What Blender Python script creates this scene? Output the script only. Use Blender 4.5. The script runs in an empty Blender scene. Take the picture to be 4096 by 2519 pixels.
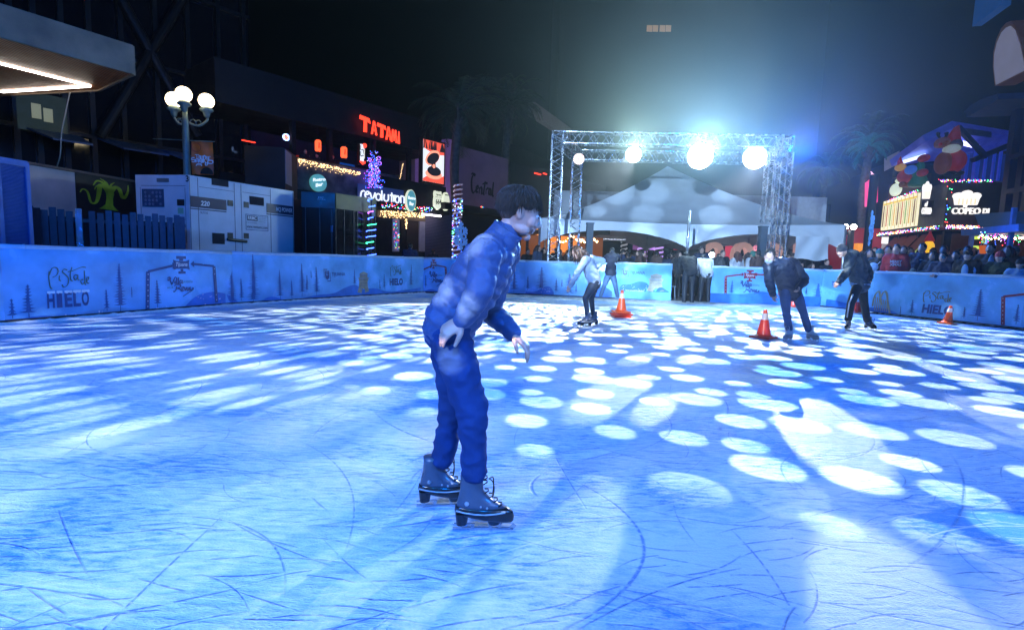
import bpy, bmesh, math, random
from mathutils import Vector, Matrix, Euler, noise

C = bpy.context
S = C.scene
COL = S.collection
R = math.radians
rnd = random.Random(11)

# ---------------------------------------------------------------- camera
CAMZ = 1.2
CM = Euler((R(84.0), 0, 0)).to_matrix() @ Matrix.Rotation(R(1.75), 3, 'Z')
cd = bpy.data.cameras.new("camera")
cam = bpy.data.objects.new("camera", cd)
COL.objects.link(cam)
cam.matrix_world = Matrix.Translation((0, 0, CAMZ)) @ CM.to_4x4()
cd.sensor_width = 36.0
cd.lens = 36.0 * 2100 / 4096
cd.clip_start = 0.05
cd.clip_end = 2000
S.camera = cam
K = 1.66572                     # photo measured on a 2459 px wide view


def ray(x, y):
    return CM @ Vector(((x * K - 2048) / 2100, -(y * K - 1259.5) / 2100, -1))


def ground(x, y, z=0.0):
    d = ray(x, y)
    t = (z - CAMZ) / d.z
    return Vector((d.x * t, d.y * t, z))


def at(x, y, Y):
    d = ray(x, y)
    t = Y / d.y
    return Vector((d.x * t, Y, CAMZ + d.z * t))


# ---------------------------------------------------------------- world
w = bpy.data.worlds.new("World")
S.world = w
w.use_nodes = True
nt = w.node_tree
bg = nt.nodes["Background"]
bg.inputs[0].default_value = (0.10, 0.30, 0.55, 1)
bg.inputs[1].default_value = 0.002
S.view_settings.view_transform = 'Standard'
S.view_settings.look = 'None'
S.view_settings.exposure = 0.12
S.view_settings.gamma = 1.0
try:
    S.cycles.use_denoising = True
    S.cycles.denoiser = 'OPENIMAGEDENOISE'
    S.cycles.max_bounces = 6
    S.cycles.use_adaptive_sampling = True
    S.cycles.adaptive_threshold = 0.03
    S.cycles.diffuse_bounces = 2
    S.cycles.glossy_bounces = 3
    S.cycles.transmission_bounces = 3
    S.cycles.volume_bounces = 0
    S.cycles.transparent_max_bounces = 12
    S.cycles.sample_clamp_indirect = 4.0
    S.cycles.caustics_reflective = False
    S.cycles.caustics_refractive = False
except Exception as e:
    print("cycles opts", e)


# ---------------------------------------------------------------- stage lights
def gobo(ld, scale, soft, thr, lit, seed, base=0.0, spin=0.0):
    """dots of the projector's glass wheel: the light's own emission is masked by direction"""
    ld.use_nodes = True
    t = ld.node_tree
    em = t.nodes.get("Emission")
    N = t.nodes.new
    tc = N("ShaderNodeTexCoord")
    sep = N("ShaderNodeSeparateXYZ")
    t.links.new(tc.outputs["Normal"], sep.inputs[0])
    dx = N("ShaderNodeMath"); dx.operation = 'DIVIDE'
    dy = N("ShaderNodeMath"); dy.operation = 'DIVIDE'
    t.links.new(sep.outputs[0], dx.inputs[0]); t.links.new(sep.outputs[2], dx.inputs[1])
    t.links.new(sep.outputs[1], dy.inputs[0]); t.links.new(sep.outputs[2], dy.inputs[1])
    cb = N("ShaderNodeCombineXYZ")
    t.links.new(dx.outputs[0], cb.inputs[0]); t.links.new(dy.outputs[0], cb.inputs[1])
    mp = N("ShaderNodeMapping")
    mp.inputs["Location"].default_value = (seed * 1.7, seed * 0.9, 0)
    mp.inputs["Rotation"].default_value = (0, 0, spin)
    t.links.new(cb.outputs[0], mp.inputs[0])
    vo = N("ShaderNodeTexVoronoi")
    vo.voronoi_dimensions = '2D'
    vo.inputs["Scale"].default_value = scale
    vo.inputs["Randomness"].default_value = 0.62
    t.links.new(mp.outputs[0], vo.inputs["Vector"])
    sc = N("ShaderNodeSeparateColor")
    t.links.new(vo.outputs["Color"], sc.inputs[0])
    rad = N("ShaderNodeMath"); rad.operation = 'MULTIPLY_ADD'
    t.links.new(sc.outputs[0], rad.inputs[0]); rad.inputs[1].default_value = thr * 0.62; rad.inputs[2].default_value = thr * 0.5
    df = N("ShaderNodeMath"); df.operation = 'SUBTRACT'
    t.links.new(rad.outputs[0], df.inputs[0]); t.links.new(vo.outputs["Distance"], df.inputs[1])
    mr = N("ShaderNodeMapRange"); mr.interpolation_type = 'SMOOTHSTEP'
    mr.inputs[1].default_value = -soft; mr.inputs[2].default_value = soft
    t.links.new(df.outputs[0], mr.inputs[0])
    gt = N("ShaderNodeMath"); gt.operation = 'LESS_THAN'
    t.links.new(sc.outputs[1], gt.inputs[0]); gt.inputs[1].default_value = lit
    br = N("ShaderNodeMath"); br.operation = 'MULTIPLY_ADD'
    t.links.new(sc.outputs[2], br.inputs[0]); br.inputs[1].default_value = 0.5; br.inputs[2].default_value = 0.6
    m1 = N("ShaderNodeMath"); m1.operation = 'MULTIPLY'
    t.links.new(mr.outputs[0], m1.inputs[0]); t.links.new(gt.outputs[0], m1.inputs[1])
    m3 = N("ShaderNodeMath"); m3.operation = 'MULTIPLY_ADD'
    t.links.new(m1.outputs[0], m3.inputs[0]); t.links.new(br.outputs[0], m3.inputs[1]); m3.inputs[2].default_value = base
    t.links.new(m3.outputs[0], em.inputs["Strength"])


LS = 0.1


def spot(name, loc, tgt, power, color, size, blend=0.2, radius=0.05, **g):
    ld = bpy.data.lights.new(name, 'SPOT')
    ld.energy = power * LS
    ld.color = color
    ld.spot_size = R(size)
    ld.spot_blend = blend
    ld.shadow_soft_size = radius
    if g:
        gobo(ld, **g)
    o = bpy.data.objects.new(name, ld)
    COL.objects.link(o)
    o.location = loc
    d = Vector(tgt) - Vector(loc)
    o.rotation_euler = d.to_track_quat('-Z', 'Y').to_euler()
    return o


WHITE = (0.86, 0.93, 1.0)
BLUE = (0.001, 0.19, 1.0)
L1 = Vector((4.05, 18.75, 4.95))     # three lamps hanging in the truss
L2 = Vector((6.35, 18.7, 4.95))
L3 = Vector((8.2, 18.6, 4.95))
OV = Vector((2.4, 8.5, 6.2))         # lighting bar over the ice, above the picture
# dots over the ice
spot("dot_projector", OV, (3.2, 8.4, 0), 50000, WHITE, 94, 0.12, 0.02, scale=12, soft=0.03, thr=0.42, lit=0.80, seed=3)
spot("dot_projector", L1 + Vector((0, -.35, -.1)), (-1.0, 11.2, 0), 340000, WHITE, 36, 0.3, 0.03, scale=58, soft=0.10, thr=0.42, lit=0.8, seed=9)
spot("dot_projector", L3 + Vector((0, -.35, -.1)), (6.4, 8.0, 0), 125000, WHITE, 62, 0.3, 0.02, scale=19, soft=0.04, thr=0.36, lit=0.7, seed=5)
# big open beams on the near right of the ice
for (px, py, wd, pw) in ((1868, 1172, .50, 9000), (2330, 1035, .34, 9000), (2400, 1290, .60, 9000), (2090, 1000, .22, 6000),
                         (1420, 1130, .56, 3000), (2430, 1060, .26, 11000)):
    g_ = ground(px, py); s_ = Vector((3.4, 10.0, 6.5))
    spot("beam_light", s_, g_, pw * 1.0, WHITE, math.degrees(wd / (g_ - s_).length), 0.12, 0.01)
# dots from the projector on the camera's side
spot("dot_projector", (-3.2, -3.5, 3.6), (5.0, 12.0, 0.8), 10000, (1.0, 0.92, 0.74), 80, 0.4, 0.07, scale=7.5, soft=0.09, thr=0.38, lit=0.45, seed=21)
# added spots at its place light the front skater's shoulder, hem, cuff and leg
for (px, py, d_, wd) in ((1165, 602, 2.25, .16), (1075, 706, 2.3, .14), (1128, 742, 2.1, .08), (1112, 880, 2.3, .08)):
    g_ = at(px, py, d_); s_ = Vector((-3.2, -3.5, 3.6))
    spot("beam_light", s_, g_, 60000, (1.0, 0.95, 0.82), math.degrees(wd / (g_ - s_).length), 0.3, 0.02)
for (px, py, wd) in ((1833, 778, .55), (1491, 728, .5), (2278, 750, .45), (1425, 650, .6)):  # added spots that brighten the cones and the bending girl
    g_ = ground(px, 812) if px == 1833 else ground(px, 762 if px < 1500 else 774); g_.z = .3
    if px == 1425: g_.z = .95
    spot("beam_light", Vector((-3.2, -3.5, 3.6)), g_, 52000, (1.0, 0.86, 0.62), math.degrees(wd / (g_ - Vector((-3.2, -3.5, 3.6))).length), 0.5, 0.05)
# blue washes
spot("blue_wash", (-6.5, -2.5, 5.5), (1.5, 7, 0), 30000, BLUE, 130, 0.6, 0.5)
spot("blue_wash", (9.5, -1.5, 5.5), (2, 6, 0), 22000, BLUE, 130, 0.6, 0.5)
spot("blue_wash", (1.0, -3.0, 5.5), (-6, 11, 0.0), 26000, BLUE, 74, 0.5, 0.5)
spot("blue_wash", (9.6, 18.2, 5.2), (9.0, 4, 0), 22000, (0.0, 0.16, 1.0), 120, 0.6, 0.2)
spot("blue_wash", (-1.6, -2.6, 4.6), (0.1, 2.5, 1.2), 5200, (0.0, 0.30, 1.0), 36, 0.8, 0.3)  # added key spot, brightens the front skater
# pale wash over the near ice
spot("pale_wash", (-4.5, -2.5, 5.0), (-2.7, 2.8, 0), 25000, (0.38, 0.55, 1.0), 58, 0.9, 0.6)
spot("pale_wash", (6.0, -2.5, 5.0), (1.6, 2.2, 0), 17000, (0.32, 0.52, 1.0), 62, 0.9, 0.6)
# light thrown on the marquee and truss from the camera's side
spot("tent_projector", (-2.4, -3.4, 5.0), (7.2, 21, 3.6), 430000, (0.40, 0.64, 1.0), 32, 0.5, 0.06, scale=20, soft=0.12, thr=0.46, lit=0.6, seed=31, base=0.75)
# glare of the lamps toward the camera
for lp, pw, nw, col in ((L1, 2300, 130000, (0.62, 0.95, 0.85)), (L2, 6000, 330000, (0.40, 0.76, 1.0)), (L3, 2600, 110000, (0.16, 0.46, 1.0))):
    spot("flood_light", lp + Vector((0, -.3, 0)), (0.6, 0, 2.2), pw, col, 165, 0.5, 0.12)
    spot("stage_beam", lp + Vector((0, -.3, 0)), (0.3, 0, 3.9), nw, col, 25, 1.0, 0.12)
spot("blue_beam", (9.9, 19.2, 5.3), (6.0, 0, 6.5), 60000, (0.0, 0.12, 1.0), 64, 0.8, 0.15)

# ---------------------------------------------------------------- helpers
ORG = {}


def tag(o, label=None, cat=None, group=None, kind=None):
    if label: o['label'] = label
    if cat: o['category'] = cat
    if group: o['group'] = group
    if kind: o['kind'] = kind
    return o


def thing(name, loc, label, cat, group=None):
    o = bpy.data.objects.new(name, None)
    COL.objects.link(o)
    o.location = Vector(loc)
    o.empty_display_size = 0.2
    ORG[o.name] = Vector(loc)
    return tag(o, label, cat, group)


def catmull(P, n=6):
    out = []
    P = [Vector(p) for p in P]
    for i in range(len(P) - 1):
        a = P[max(i - 1, 0)]; b = P[i]; c = P[i + 1]; d = P[min(i + 2, len(P) - 1)]
        for k in range(n):
            t = k / n
            out.append(0.5 * ((2 * b) + (c - a) * t + (2 * a - 5 * b + 4 * c - d) * t * t + (3 * b - a - 3 * c + d) * t ** 3))
    out.append(P[-1])
    return out


class MB:
    def __init__(s):
        s.v = []; s.f = []

    def add(s, vs, fs):
        k = len(s.v)
        s.v += [Vector(p) for p in vs]
        s.f += [tuple(i + k for i in f) for f in fs]
        return s

    def join(s, o, M=None):
        vs = o.v if M is None else [M @ p for p in o.v]
        return s.add(vs, o.f)

    def box(s, c, d, M=None):
        c = Vector(c); x, y, z = d[0] / 2, d[1] / 2, d[2] / 2
        vs = [Vector((i * x, j * y, k * z)) for i in (-1, 1) for j in (-1, 1) for k in (-1, 1)]
        vs = [c + (M @ p if M else p) for p in vs]
        return s.add(vs, [(0, 1, 3, 2), (4, 6, 7, 5), (0, 4, 5, 1), (2, 3, 7, 6), (0, 2, 6, 4), (1, 5, 7, 3)])

    def bar(s, p, q, a, b, up=(0, 0, 1)):
        p = Vector(p); q = Vector(q); t = (q - p).normalized()
        u = Vector(up)
        if abs(t.dot(u)) > 0.98: u = Vector((1, 0, 0))
        sx = t.cross(u).normalized(); sy = sx.cross(t).normalized()
        vs = []
        for e in (p, q):
            for i, j in ((-1, -1), (1, -1), (1, 1), (-1, 1)):
                vs.append(e + sx * a / 2 * i + sy * b / 2 * j)
        return s.add(vs, [(0, 3, 2, 1), (4, 5, 6, 7), (0, 1, 5, 4), (1, 2, 6, 5), (2, 3, 7, 6), (3, 0, 4, 7)])

    def loft(s, rings, cap=True):
        n = len(rings[0]); vs = [p for r in rings for p in r]; fs = []
        for i in range(len(rings) - 1):
            for j in range(n):
                a = i * n + j; b = i * n + (j + 1) % n
                fs.append((a, b, b + n, a + n))
        if cap:
            fs.append(tuple(range(n - 1, -1, -1)))
            fs.append(tuple(range((len(rings) - 1) * n, len(rings) * n)))
        return s.add(vs, fs)

    def path(s, pts, rad, n=8, side=None, cap=True, rnd_end=False):
        pts = [Vector(p) for p in pts]
        if not isinstance(rad, (list, tuple)): rad = [rad] * len(pts)
        if side is None: side = Vector((0.31, 0.83, 0.46))
        side = Vector(side)
        rings = []
        last = len(pts) - 1
        for i, p in enumerate(pts):
            t = (pts[min(i + 1, last)] - pts[max(i - 1, 0)]).normalized()
            ax = side - t * side.dot(t)
            if ax.length < 1e-3:
                ax = Vector((1, 0, 0)) - t * t.x
                if ax.length < 1e-3: ax = Vector((0, 1, 0))
            ax.normalize(); ay = t.cross(ax)
            r = rad[i]
            rx, ry = r if isinstance(r, tuple) else (r, r)

            def rg(c, f):
                return [c + ax * math.cos(2 * math.pi * k / n) * rx * f + ay * math.sin(2 * math.pi * k / n) * ry * f for k in range(n)]
            m = min(rx, ry)
            if rnd_end and i == 0:
                for q in (0.25, 0.6, 0.87): rings.append(rg(p - t * m * math.sqrt(1 - q * q), q))
            rings.append(rg(p, 1))
            if rnd_end and i == last:
                for q in (0.87, 0.6, 0.25): rings.append(rg(p + t * m * math.sqrt(1 - q * q), q))
        return s.loft(rings, cap)

    def tube(s, p, q, r0, r1=None, n=10):
        return s.path([p, q], [r0, r0 if r1 is None else r1], n)

    def ball(s, c, r, nu=12, nv=8, M=None):
        c = Vector(c)
        if not isinstance(r, (tuple, list, Vector)): r = (r, r, r)
        vs = []; fs = []
        for i in range(1, nv):
            th = math.pi * i / nv
            for j in range(nu):
                ph = 2 * math.pi * j / nu
                p = Vector((r[0] * math.sin(th) * math.cos(ph), r[1] * math.sin(th) * math.sin(ph), r[2] * math.cos(th)))
                vs.append(c + (M @ p if M else p))
        for i in range(nv - 2):
            for j in range(nu):
                a = i * nu + j; b = i * nu + (j + 1) % nu
                fs.append((a, a + nu, b + nu, b))
        T = Vector((0, 0, r[2]))
        vs += [c + (M @ T if M else T), c - (M @ T if M else T)]
        for j in range(nu):
            fs.append((len(vs) - 2, j, (j + 1) % nu))
            k = (nv - 2) * nu
            fs.append((len(vs) - 1, k + (j + 1) % nu, k + j))
        return s.add(vs, fs)

    def lathe(s, c, prof, n=20, M=None):
        c = Vector(c); rings = []
        for r, z in prof:
            ring = []
            for k in range(n):
                p = Vector((r * math.cos(2 * math.pi * k / n), r * math.sin(2 * math.pi * k / n), z))
                ring.append(c + (M @ p if M else p))
            rings.append(ring)
        return s.loft(rings)

    def quad(s, *p):
        return s.add(p, [tuple(range(len(p)))])

    def prism(s, fac, pts, w0, w1):
        n = len(pts)
        vs = [fac.P(u, v, w0) for u, v in pts] + [fac.P(u, v, w1) for u, v in pts]
        a = sum(pts[i][0] * pts[(i + 1) % n][1] - pts[(i + 1) % n][0] * pts[i][1] for i in range(n))
        fr = tuple(range(n, 2 * n)); bk = tuple(range(n - 1, -1, -1))
        if a < 0: fr, bk = tuple(reversed(fr)), tuple(reversed(bk))
        return s.add(vs, [fr, bk] + [(i, (i + 1) % n, (i + 1) % n + n, i + n) for i in range(n)])

    def fbox(s, fac, u0, u1, v0, v1, w0, w1):
        return s.prism(fac, [(u0, v0), (u1, v0), (u1, v1), (u0, v1)], w0, w1)

    def flat(s, fac, pts, wv):
        n = len(pts)
        a = sum(pts[i][0] * pts[(i + 1) % n][1] - pts[(i + 1) % n][0] * pts[i][1] for i in range(n))
        if a < 0: pts = list(reversed(pts))
        return s.add([fac.P(u, v, wv) for u, v in pts], [tuple(range(n))])

    def build(s, name, m, parent=None, smooth=False, loc=None, mesh_only=False):
        if parent is not None:
            org = ORG[parent.name]
        elif loc is not None:
            org = Vector(loc)
        else:
            xs = [p.x for p in s.v]; ys = [p.y for p in s.v]; zs = [p.z for p in s.v]
            org = Vector(((min(xs) + max(xs)) / 2, (min(ys) + max(ys)) / 2, min(zs)))
        me = bpy.data.meshes.new(name)
        me.from_pydata([p - org for p in s.v], [], s.f)
        me.validate()
        bm = bmesh.new(); bm.from_mesh(me)
        bmesh.ops.recalc_face_normals(bm, faces=bm.faces)
        bm.to_mesh(me); bm.free()
        if smooth:
            me.polygons.foreach_set('use_smooth', [True] * len(me.polygons))
        me.materials.append(m)
        return link(name, me, parent, org)


def link(name, me, parent, org):
    o = bpy.data.objects.new(name, me)
    COL.objects.link(o)
    ORG[o.name] = Vector(org)
    if parent is not None: o.parent = parent
    else: o.location = org
    return o


class Fac:
    """a vertical plane from a to b (left to right as seen); u runs along it, v up, w toward the viewer"""

    def __init__(s, a, b, z=0.0, wave=0.0, seed=0):
        s.O = Vector((a[0], a[1], z))
        d = Vector((b[0] - a[0], b[1] - a[1], 0)); s.L = d.length
        s.U = d.normalized(); s.Z = Vector((0, 0, 1))
        n = s.U.cross(s.Z)
        if n.dot(Vector((0, 0, 0)) - s.O) < 0: n = -n
        s.N = n; s.wave = wave; s.seed = seed

    def P(s, u, v, w=0.0):
        if s.wave:
            q = Vector((u * 1.1 + s.seed, v * 1.7, s.seed))
            w += s.wave * (noise.noise(q) + 0.5 * noise.noise(q * 2.3) + 0.6 * math.sin(v * 3.0 + 5 * noise.noise(Vector((u * .7, 0, s.seed)))) * 0.5)
        return s.O + s.U * u + s.Z * v + s.N * w

    def uv(s, x, y):
        d = ray(x, y); o = Vector((0, 0, CAMZ))
        t = (s.O - o).dot(s.N) / d.dot(s.N)
        p = o + d * t - s.O
        return (p.dot(s.U), p.z)

    def rect(s, x0, y0, x1, y1):
        xm = (x0 + x1) / 2; ym = (y0 + y1) / 2
        u0 = s.uv(x0, ym)[0]; u1 = s.uv(x1, ym)[0]
        v1 = s.uv(xm, y0)[1]; v0 = s.uv(xm, y1)[1]
        return u0, u1, v0, v1


# ---------------------------------------------------------------- materials
MATS = {}


def mat(key, col, rough=0.6, metal=0.0, var=0.12, vs=6.0, bump=0.0, bs=60.0, emit=None, es=0.0, spec=0.5, coat=0.0, samp=True, trans=0.0, alpha=1.0):
    if key in MATS: return MATS[key]
    m = bpy.data.materials.new(key); m.use_nodes = True
    t = m.node_tree; b = t.nodes["Principled BSDF"]; N = t.nodes.new
    b.inputs["Roughness"].default_value = rough
    b.inputs["Metallic"].default_value = metal
    b.inputs["Specular IOR Level"].default_value = spec
    b.inputs["Coat Weight"].default_value = coat
    b.inputs["Transmission Weight"].default_value = trans
    b.inputs["Alpha"].default_value = alpha
    tc = N("ShaderNodeTexCoord")
    if var > 0:
        n1 = N("ShaderNodeTexNoise"); n1.inputs["Scale"].default_value = vs; n1.inputs["Detail"].default_value = 6
        t.links.new(tc.outputs["Object"], n1.inputs["Vector"])
        mr = N("ShaderNodeMapRange"); mr.inputs[1].default_value = 0.3; mr.inputs[2].default_value = 0.7
        mr.inputs[3].default_value = 1 - var; mr.inputs[4].default_value = 1 + var
        t.links.new(n1.outputs[0], mr.inputs[0])
        mx = N("ShaderNodeVectorMath"); mx.operation = 'SCALE'
        mx.inputs[0].default_value = col[:3]
        t.links.new(mr.outputs[0], mx.inputs["Scale"])
        t.links.new(mx.outputs[0], b.inputs["Base Color"])
        r2 = N("ShaderNodeMapRange"); r2.inputs[1].default_value = 0.3; r2.inputs[2].default_value = 0.7
        r2.inputs[3].default_value = max(0.03, rough - 0.08); r2.inputs[4].default_value = min(1, rough + 0.08)
        t.links.new(n1.outputs[0], r2.inputs[0]); t.links.new(r2.outputs[0], b.inputs["Roughness"])
    else:
        b.inputs["Base Color"].default_value = (*col[:3], 1)
    if bump > 0:
        n2 = N("ShaderNodeTexNoise"); n2.inputs["Scale"].default_value = bs; n2.inputs["Detail"].default_value = 4
        t.links.new(tc.outputs["Object"], n2.inputs["Vector"])
        bp = N("ShaderNodeBump"); bp.inputs["Strength"].default_value = bump; bp.inputs["Distance"].default_value = 0.01
        t.links.new(n2.outputs[0], bp.inputs["Height"]); t.links.new(bp.outputs[0], b.inputs["Normal"])
    if emit:
        b.inputs["Emission Color"].default_value = (*emit, 1)
        b.inputs["Emission Strength"].default_value = es
        if not samp:
            m.cycles.emission_sampling = 'NONE'
    MATS[key] = m
    return m


def glow(key, col, es, samp=True):
    return mat(key, tuple(min(1, c) * 0.5 for c in col), 0.5, var=0.0, emit=col, es=es, samp=samp)


def stripes(key, c1, c2, axis='X', scale=8.0, rough=0.5, thr=0.5, bump=0.3, wave='BANDS', dist=0.0):
    if key in MATS: return MATS[key]
    m = mat(key, c1, rough, var=0.1)
    t = m.node_tree; b = t.nodes["Principled BSDF"]; N = t.nodes.new
    tc = N("ShaderNodeTexCoord"); wv = N("ShaderNodeTexWave")
    wv.bands_direction = axis; wv.inputs["Scale"].default_value = scale; wv.inputs["Distortion"].default_value = dist
    t.links.new(tc.outputs["Object"], wv.inputs["Vector"])
    cr = N("ShaderNodeValToRGB")
    cr.color_ramp.elements[0].position = max(0, thr - .08); cr.color_ramp.elements[0].color = (*c2, 1)
    cr.color_ramp.elements[1].position = min(1, thr + .08); cr.color_ramp.elements[1].color = (*c1, 1)
    t.links.new(wv.outputs["Fac"], cr.inputs[0]); t.links.new(cr.outputs[0], b.inputs["Base Color"])
    bp = N("ShaderNodeBump"); bp.inputs["Strength"].default_value = bump; bp.inputs["Distance"].default_value = 0.02
    t.links.new(wv.outputs["Fac"], bp.inputs["Height"]); t.links.new(bp.outputs[0], b.inputs["Normal"])
    return m


# ---------------------------------------------------------------- writing
def text_mb(txt, fac, u0, u1, v0, v1, w, depth=0.0, shear=0.0, bold=0.0, slope=0.0, font_space=1.0):
    cu = bpy.data.curves.new("t", 'FONT')
    cu.body = txt; cu.shear = shear; cu.offset = bold; cu.space_character = font_space
    cu.resolution_u = 3; cu.extrude = 0.5 if depth > 0 else 0.0
    ob = bpy.data.objects.new("t", cu); COL.objects.link(ob)
    dg = C.evaluated_depsgraph_get(); dg.update()
    me = bpy.data.meshes.new_from_object(ob.evaluated_get(dg))
    bpy.data.objects.remove(ob); bpy.data.curves.remove(cu)
    vs = [v.co.copy() for v in me.vertices]; fs = [tuple(p.vertices) for p in me.polygons]
    bpy.data.meshes.remove(me)
    mb = MB()
    if not vs: return mb
    x0 = min(v.x for v in vs); x1 = max(v.x for v in vs); y0 = min(v.y for v in vs); y1 = max(v.y for v in vs)
    o = []
    for v in vs:
        fx = (v.x - x0) / (x1 - x0 + 1e-9); fy = (v.y - y0) / (y1 - y0 + 1e-9)
        uu = u0 + (u1 - u0) * fx
        o.append(fac.P(uu, v0 + (v1 - v0) * fy + slope * fx, w + (depth if v.z > 0 else 0)))
    return mb.add(o, fs)


def strokes(mb, fac, lines, u0, u1, v0, v1, w, wd, n=6):
    """pen strokes in a unit box drawn as thin ribbons on the plane"""
    k = 0
    for ln in lines:
        pts = catmull([(a, b, 0) for a, b in ln], n) if len(ln) > 2 else [Vector((*p, 0)) for p in ln]
        pts = [Vector((u0 + (u1 - u0) * p.x, v0 + (v1 - v0) * p.y, 0)) for p in pts]
        vs = []; m = len(pts)
        for i, p in enumerate(pts):
            t = (pts[min(i + 1, m - 1)] - pts[max(i - 1, 0)])
            if t.length < 1e-6: t = Vector((1, 0, 0))
            t.normalize(); nn = Vector((-t.y, t.x, 0))
            a = abs(nn.x * 0.8 + nn.y * 0.6)
            h = wd * (0.5 + 0.7 * a) * (0.55 if i in (0, m - 1) else 1) / 2
            k += 1
            q = p + nn * h; r = p - nn * h
            vs += [fac.P(q.x, q.y, w + k * 2e-5), fac.P(r.x, r.y, w + k * 2e-5)]
        mb.add(vs, [(2 * i, 2 * i + 1, 2 * i + 3, 2 * i + 2) for i in range(m - 1)])
    return mb


def remesh(mb, vox, sm=4, fac=0.5):
    me = bpy.data.meshes.new("r"); me.from_pydata(mb.v, [], mb.f); me.validate()
    bm = bmesh.new(); bm.from_mesh(me); bmesh.ops.recalc_face_normals(bm, faces=bm.faces); bm.to_mesh(me); bm.free()
    ob = bpy.data.objects.new("r", me); COL.objects.link(ob)
    m = ob.modifiers.new("r", 'REMESH'); m.mode = 'VOXEL'; m.voxel_size = vox; m.adaptivity = 0.0
    if sm:
        s = ob.modifiers.new("s", 'SMOOTH'); s.iterations = sm; s.factor = fac
    dg = C.evaluated_depsgraph_get(); dg.update()
    r = bpy.data.meshes.new_from_object(ob.evaluated_get(dg))
    out = MB().add([v.co.copy() for v in r.vertices], [tuple(p.vertices) for p in r.polygons])
    bpy.data.objects.remove(ob); bpy.data.meshes.remove(me); bpy.data.meshes.remove(r)
    return out

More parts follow.
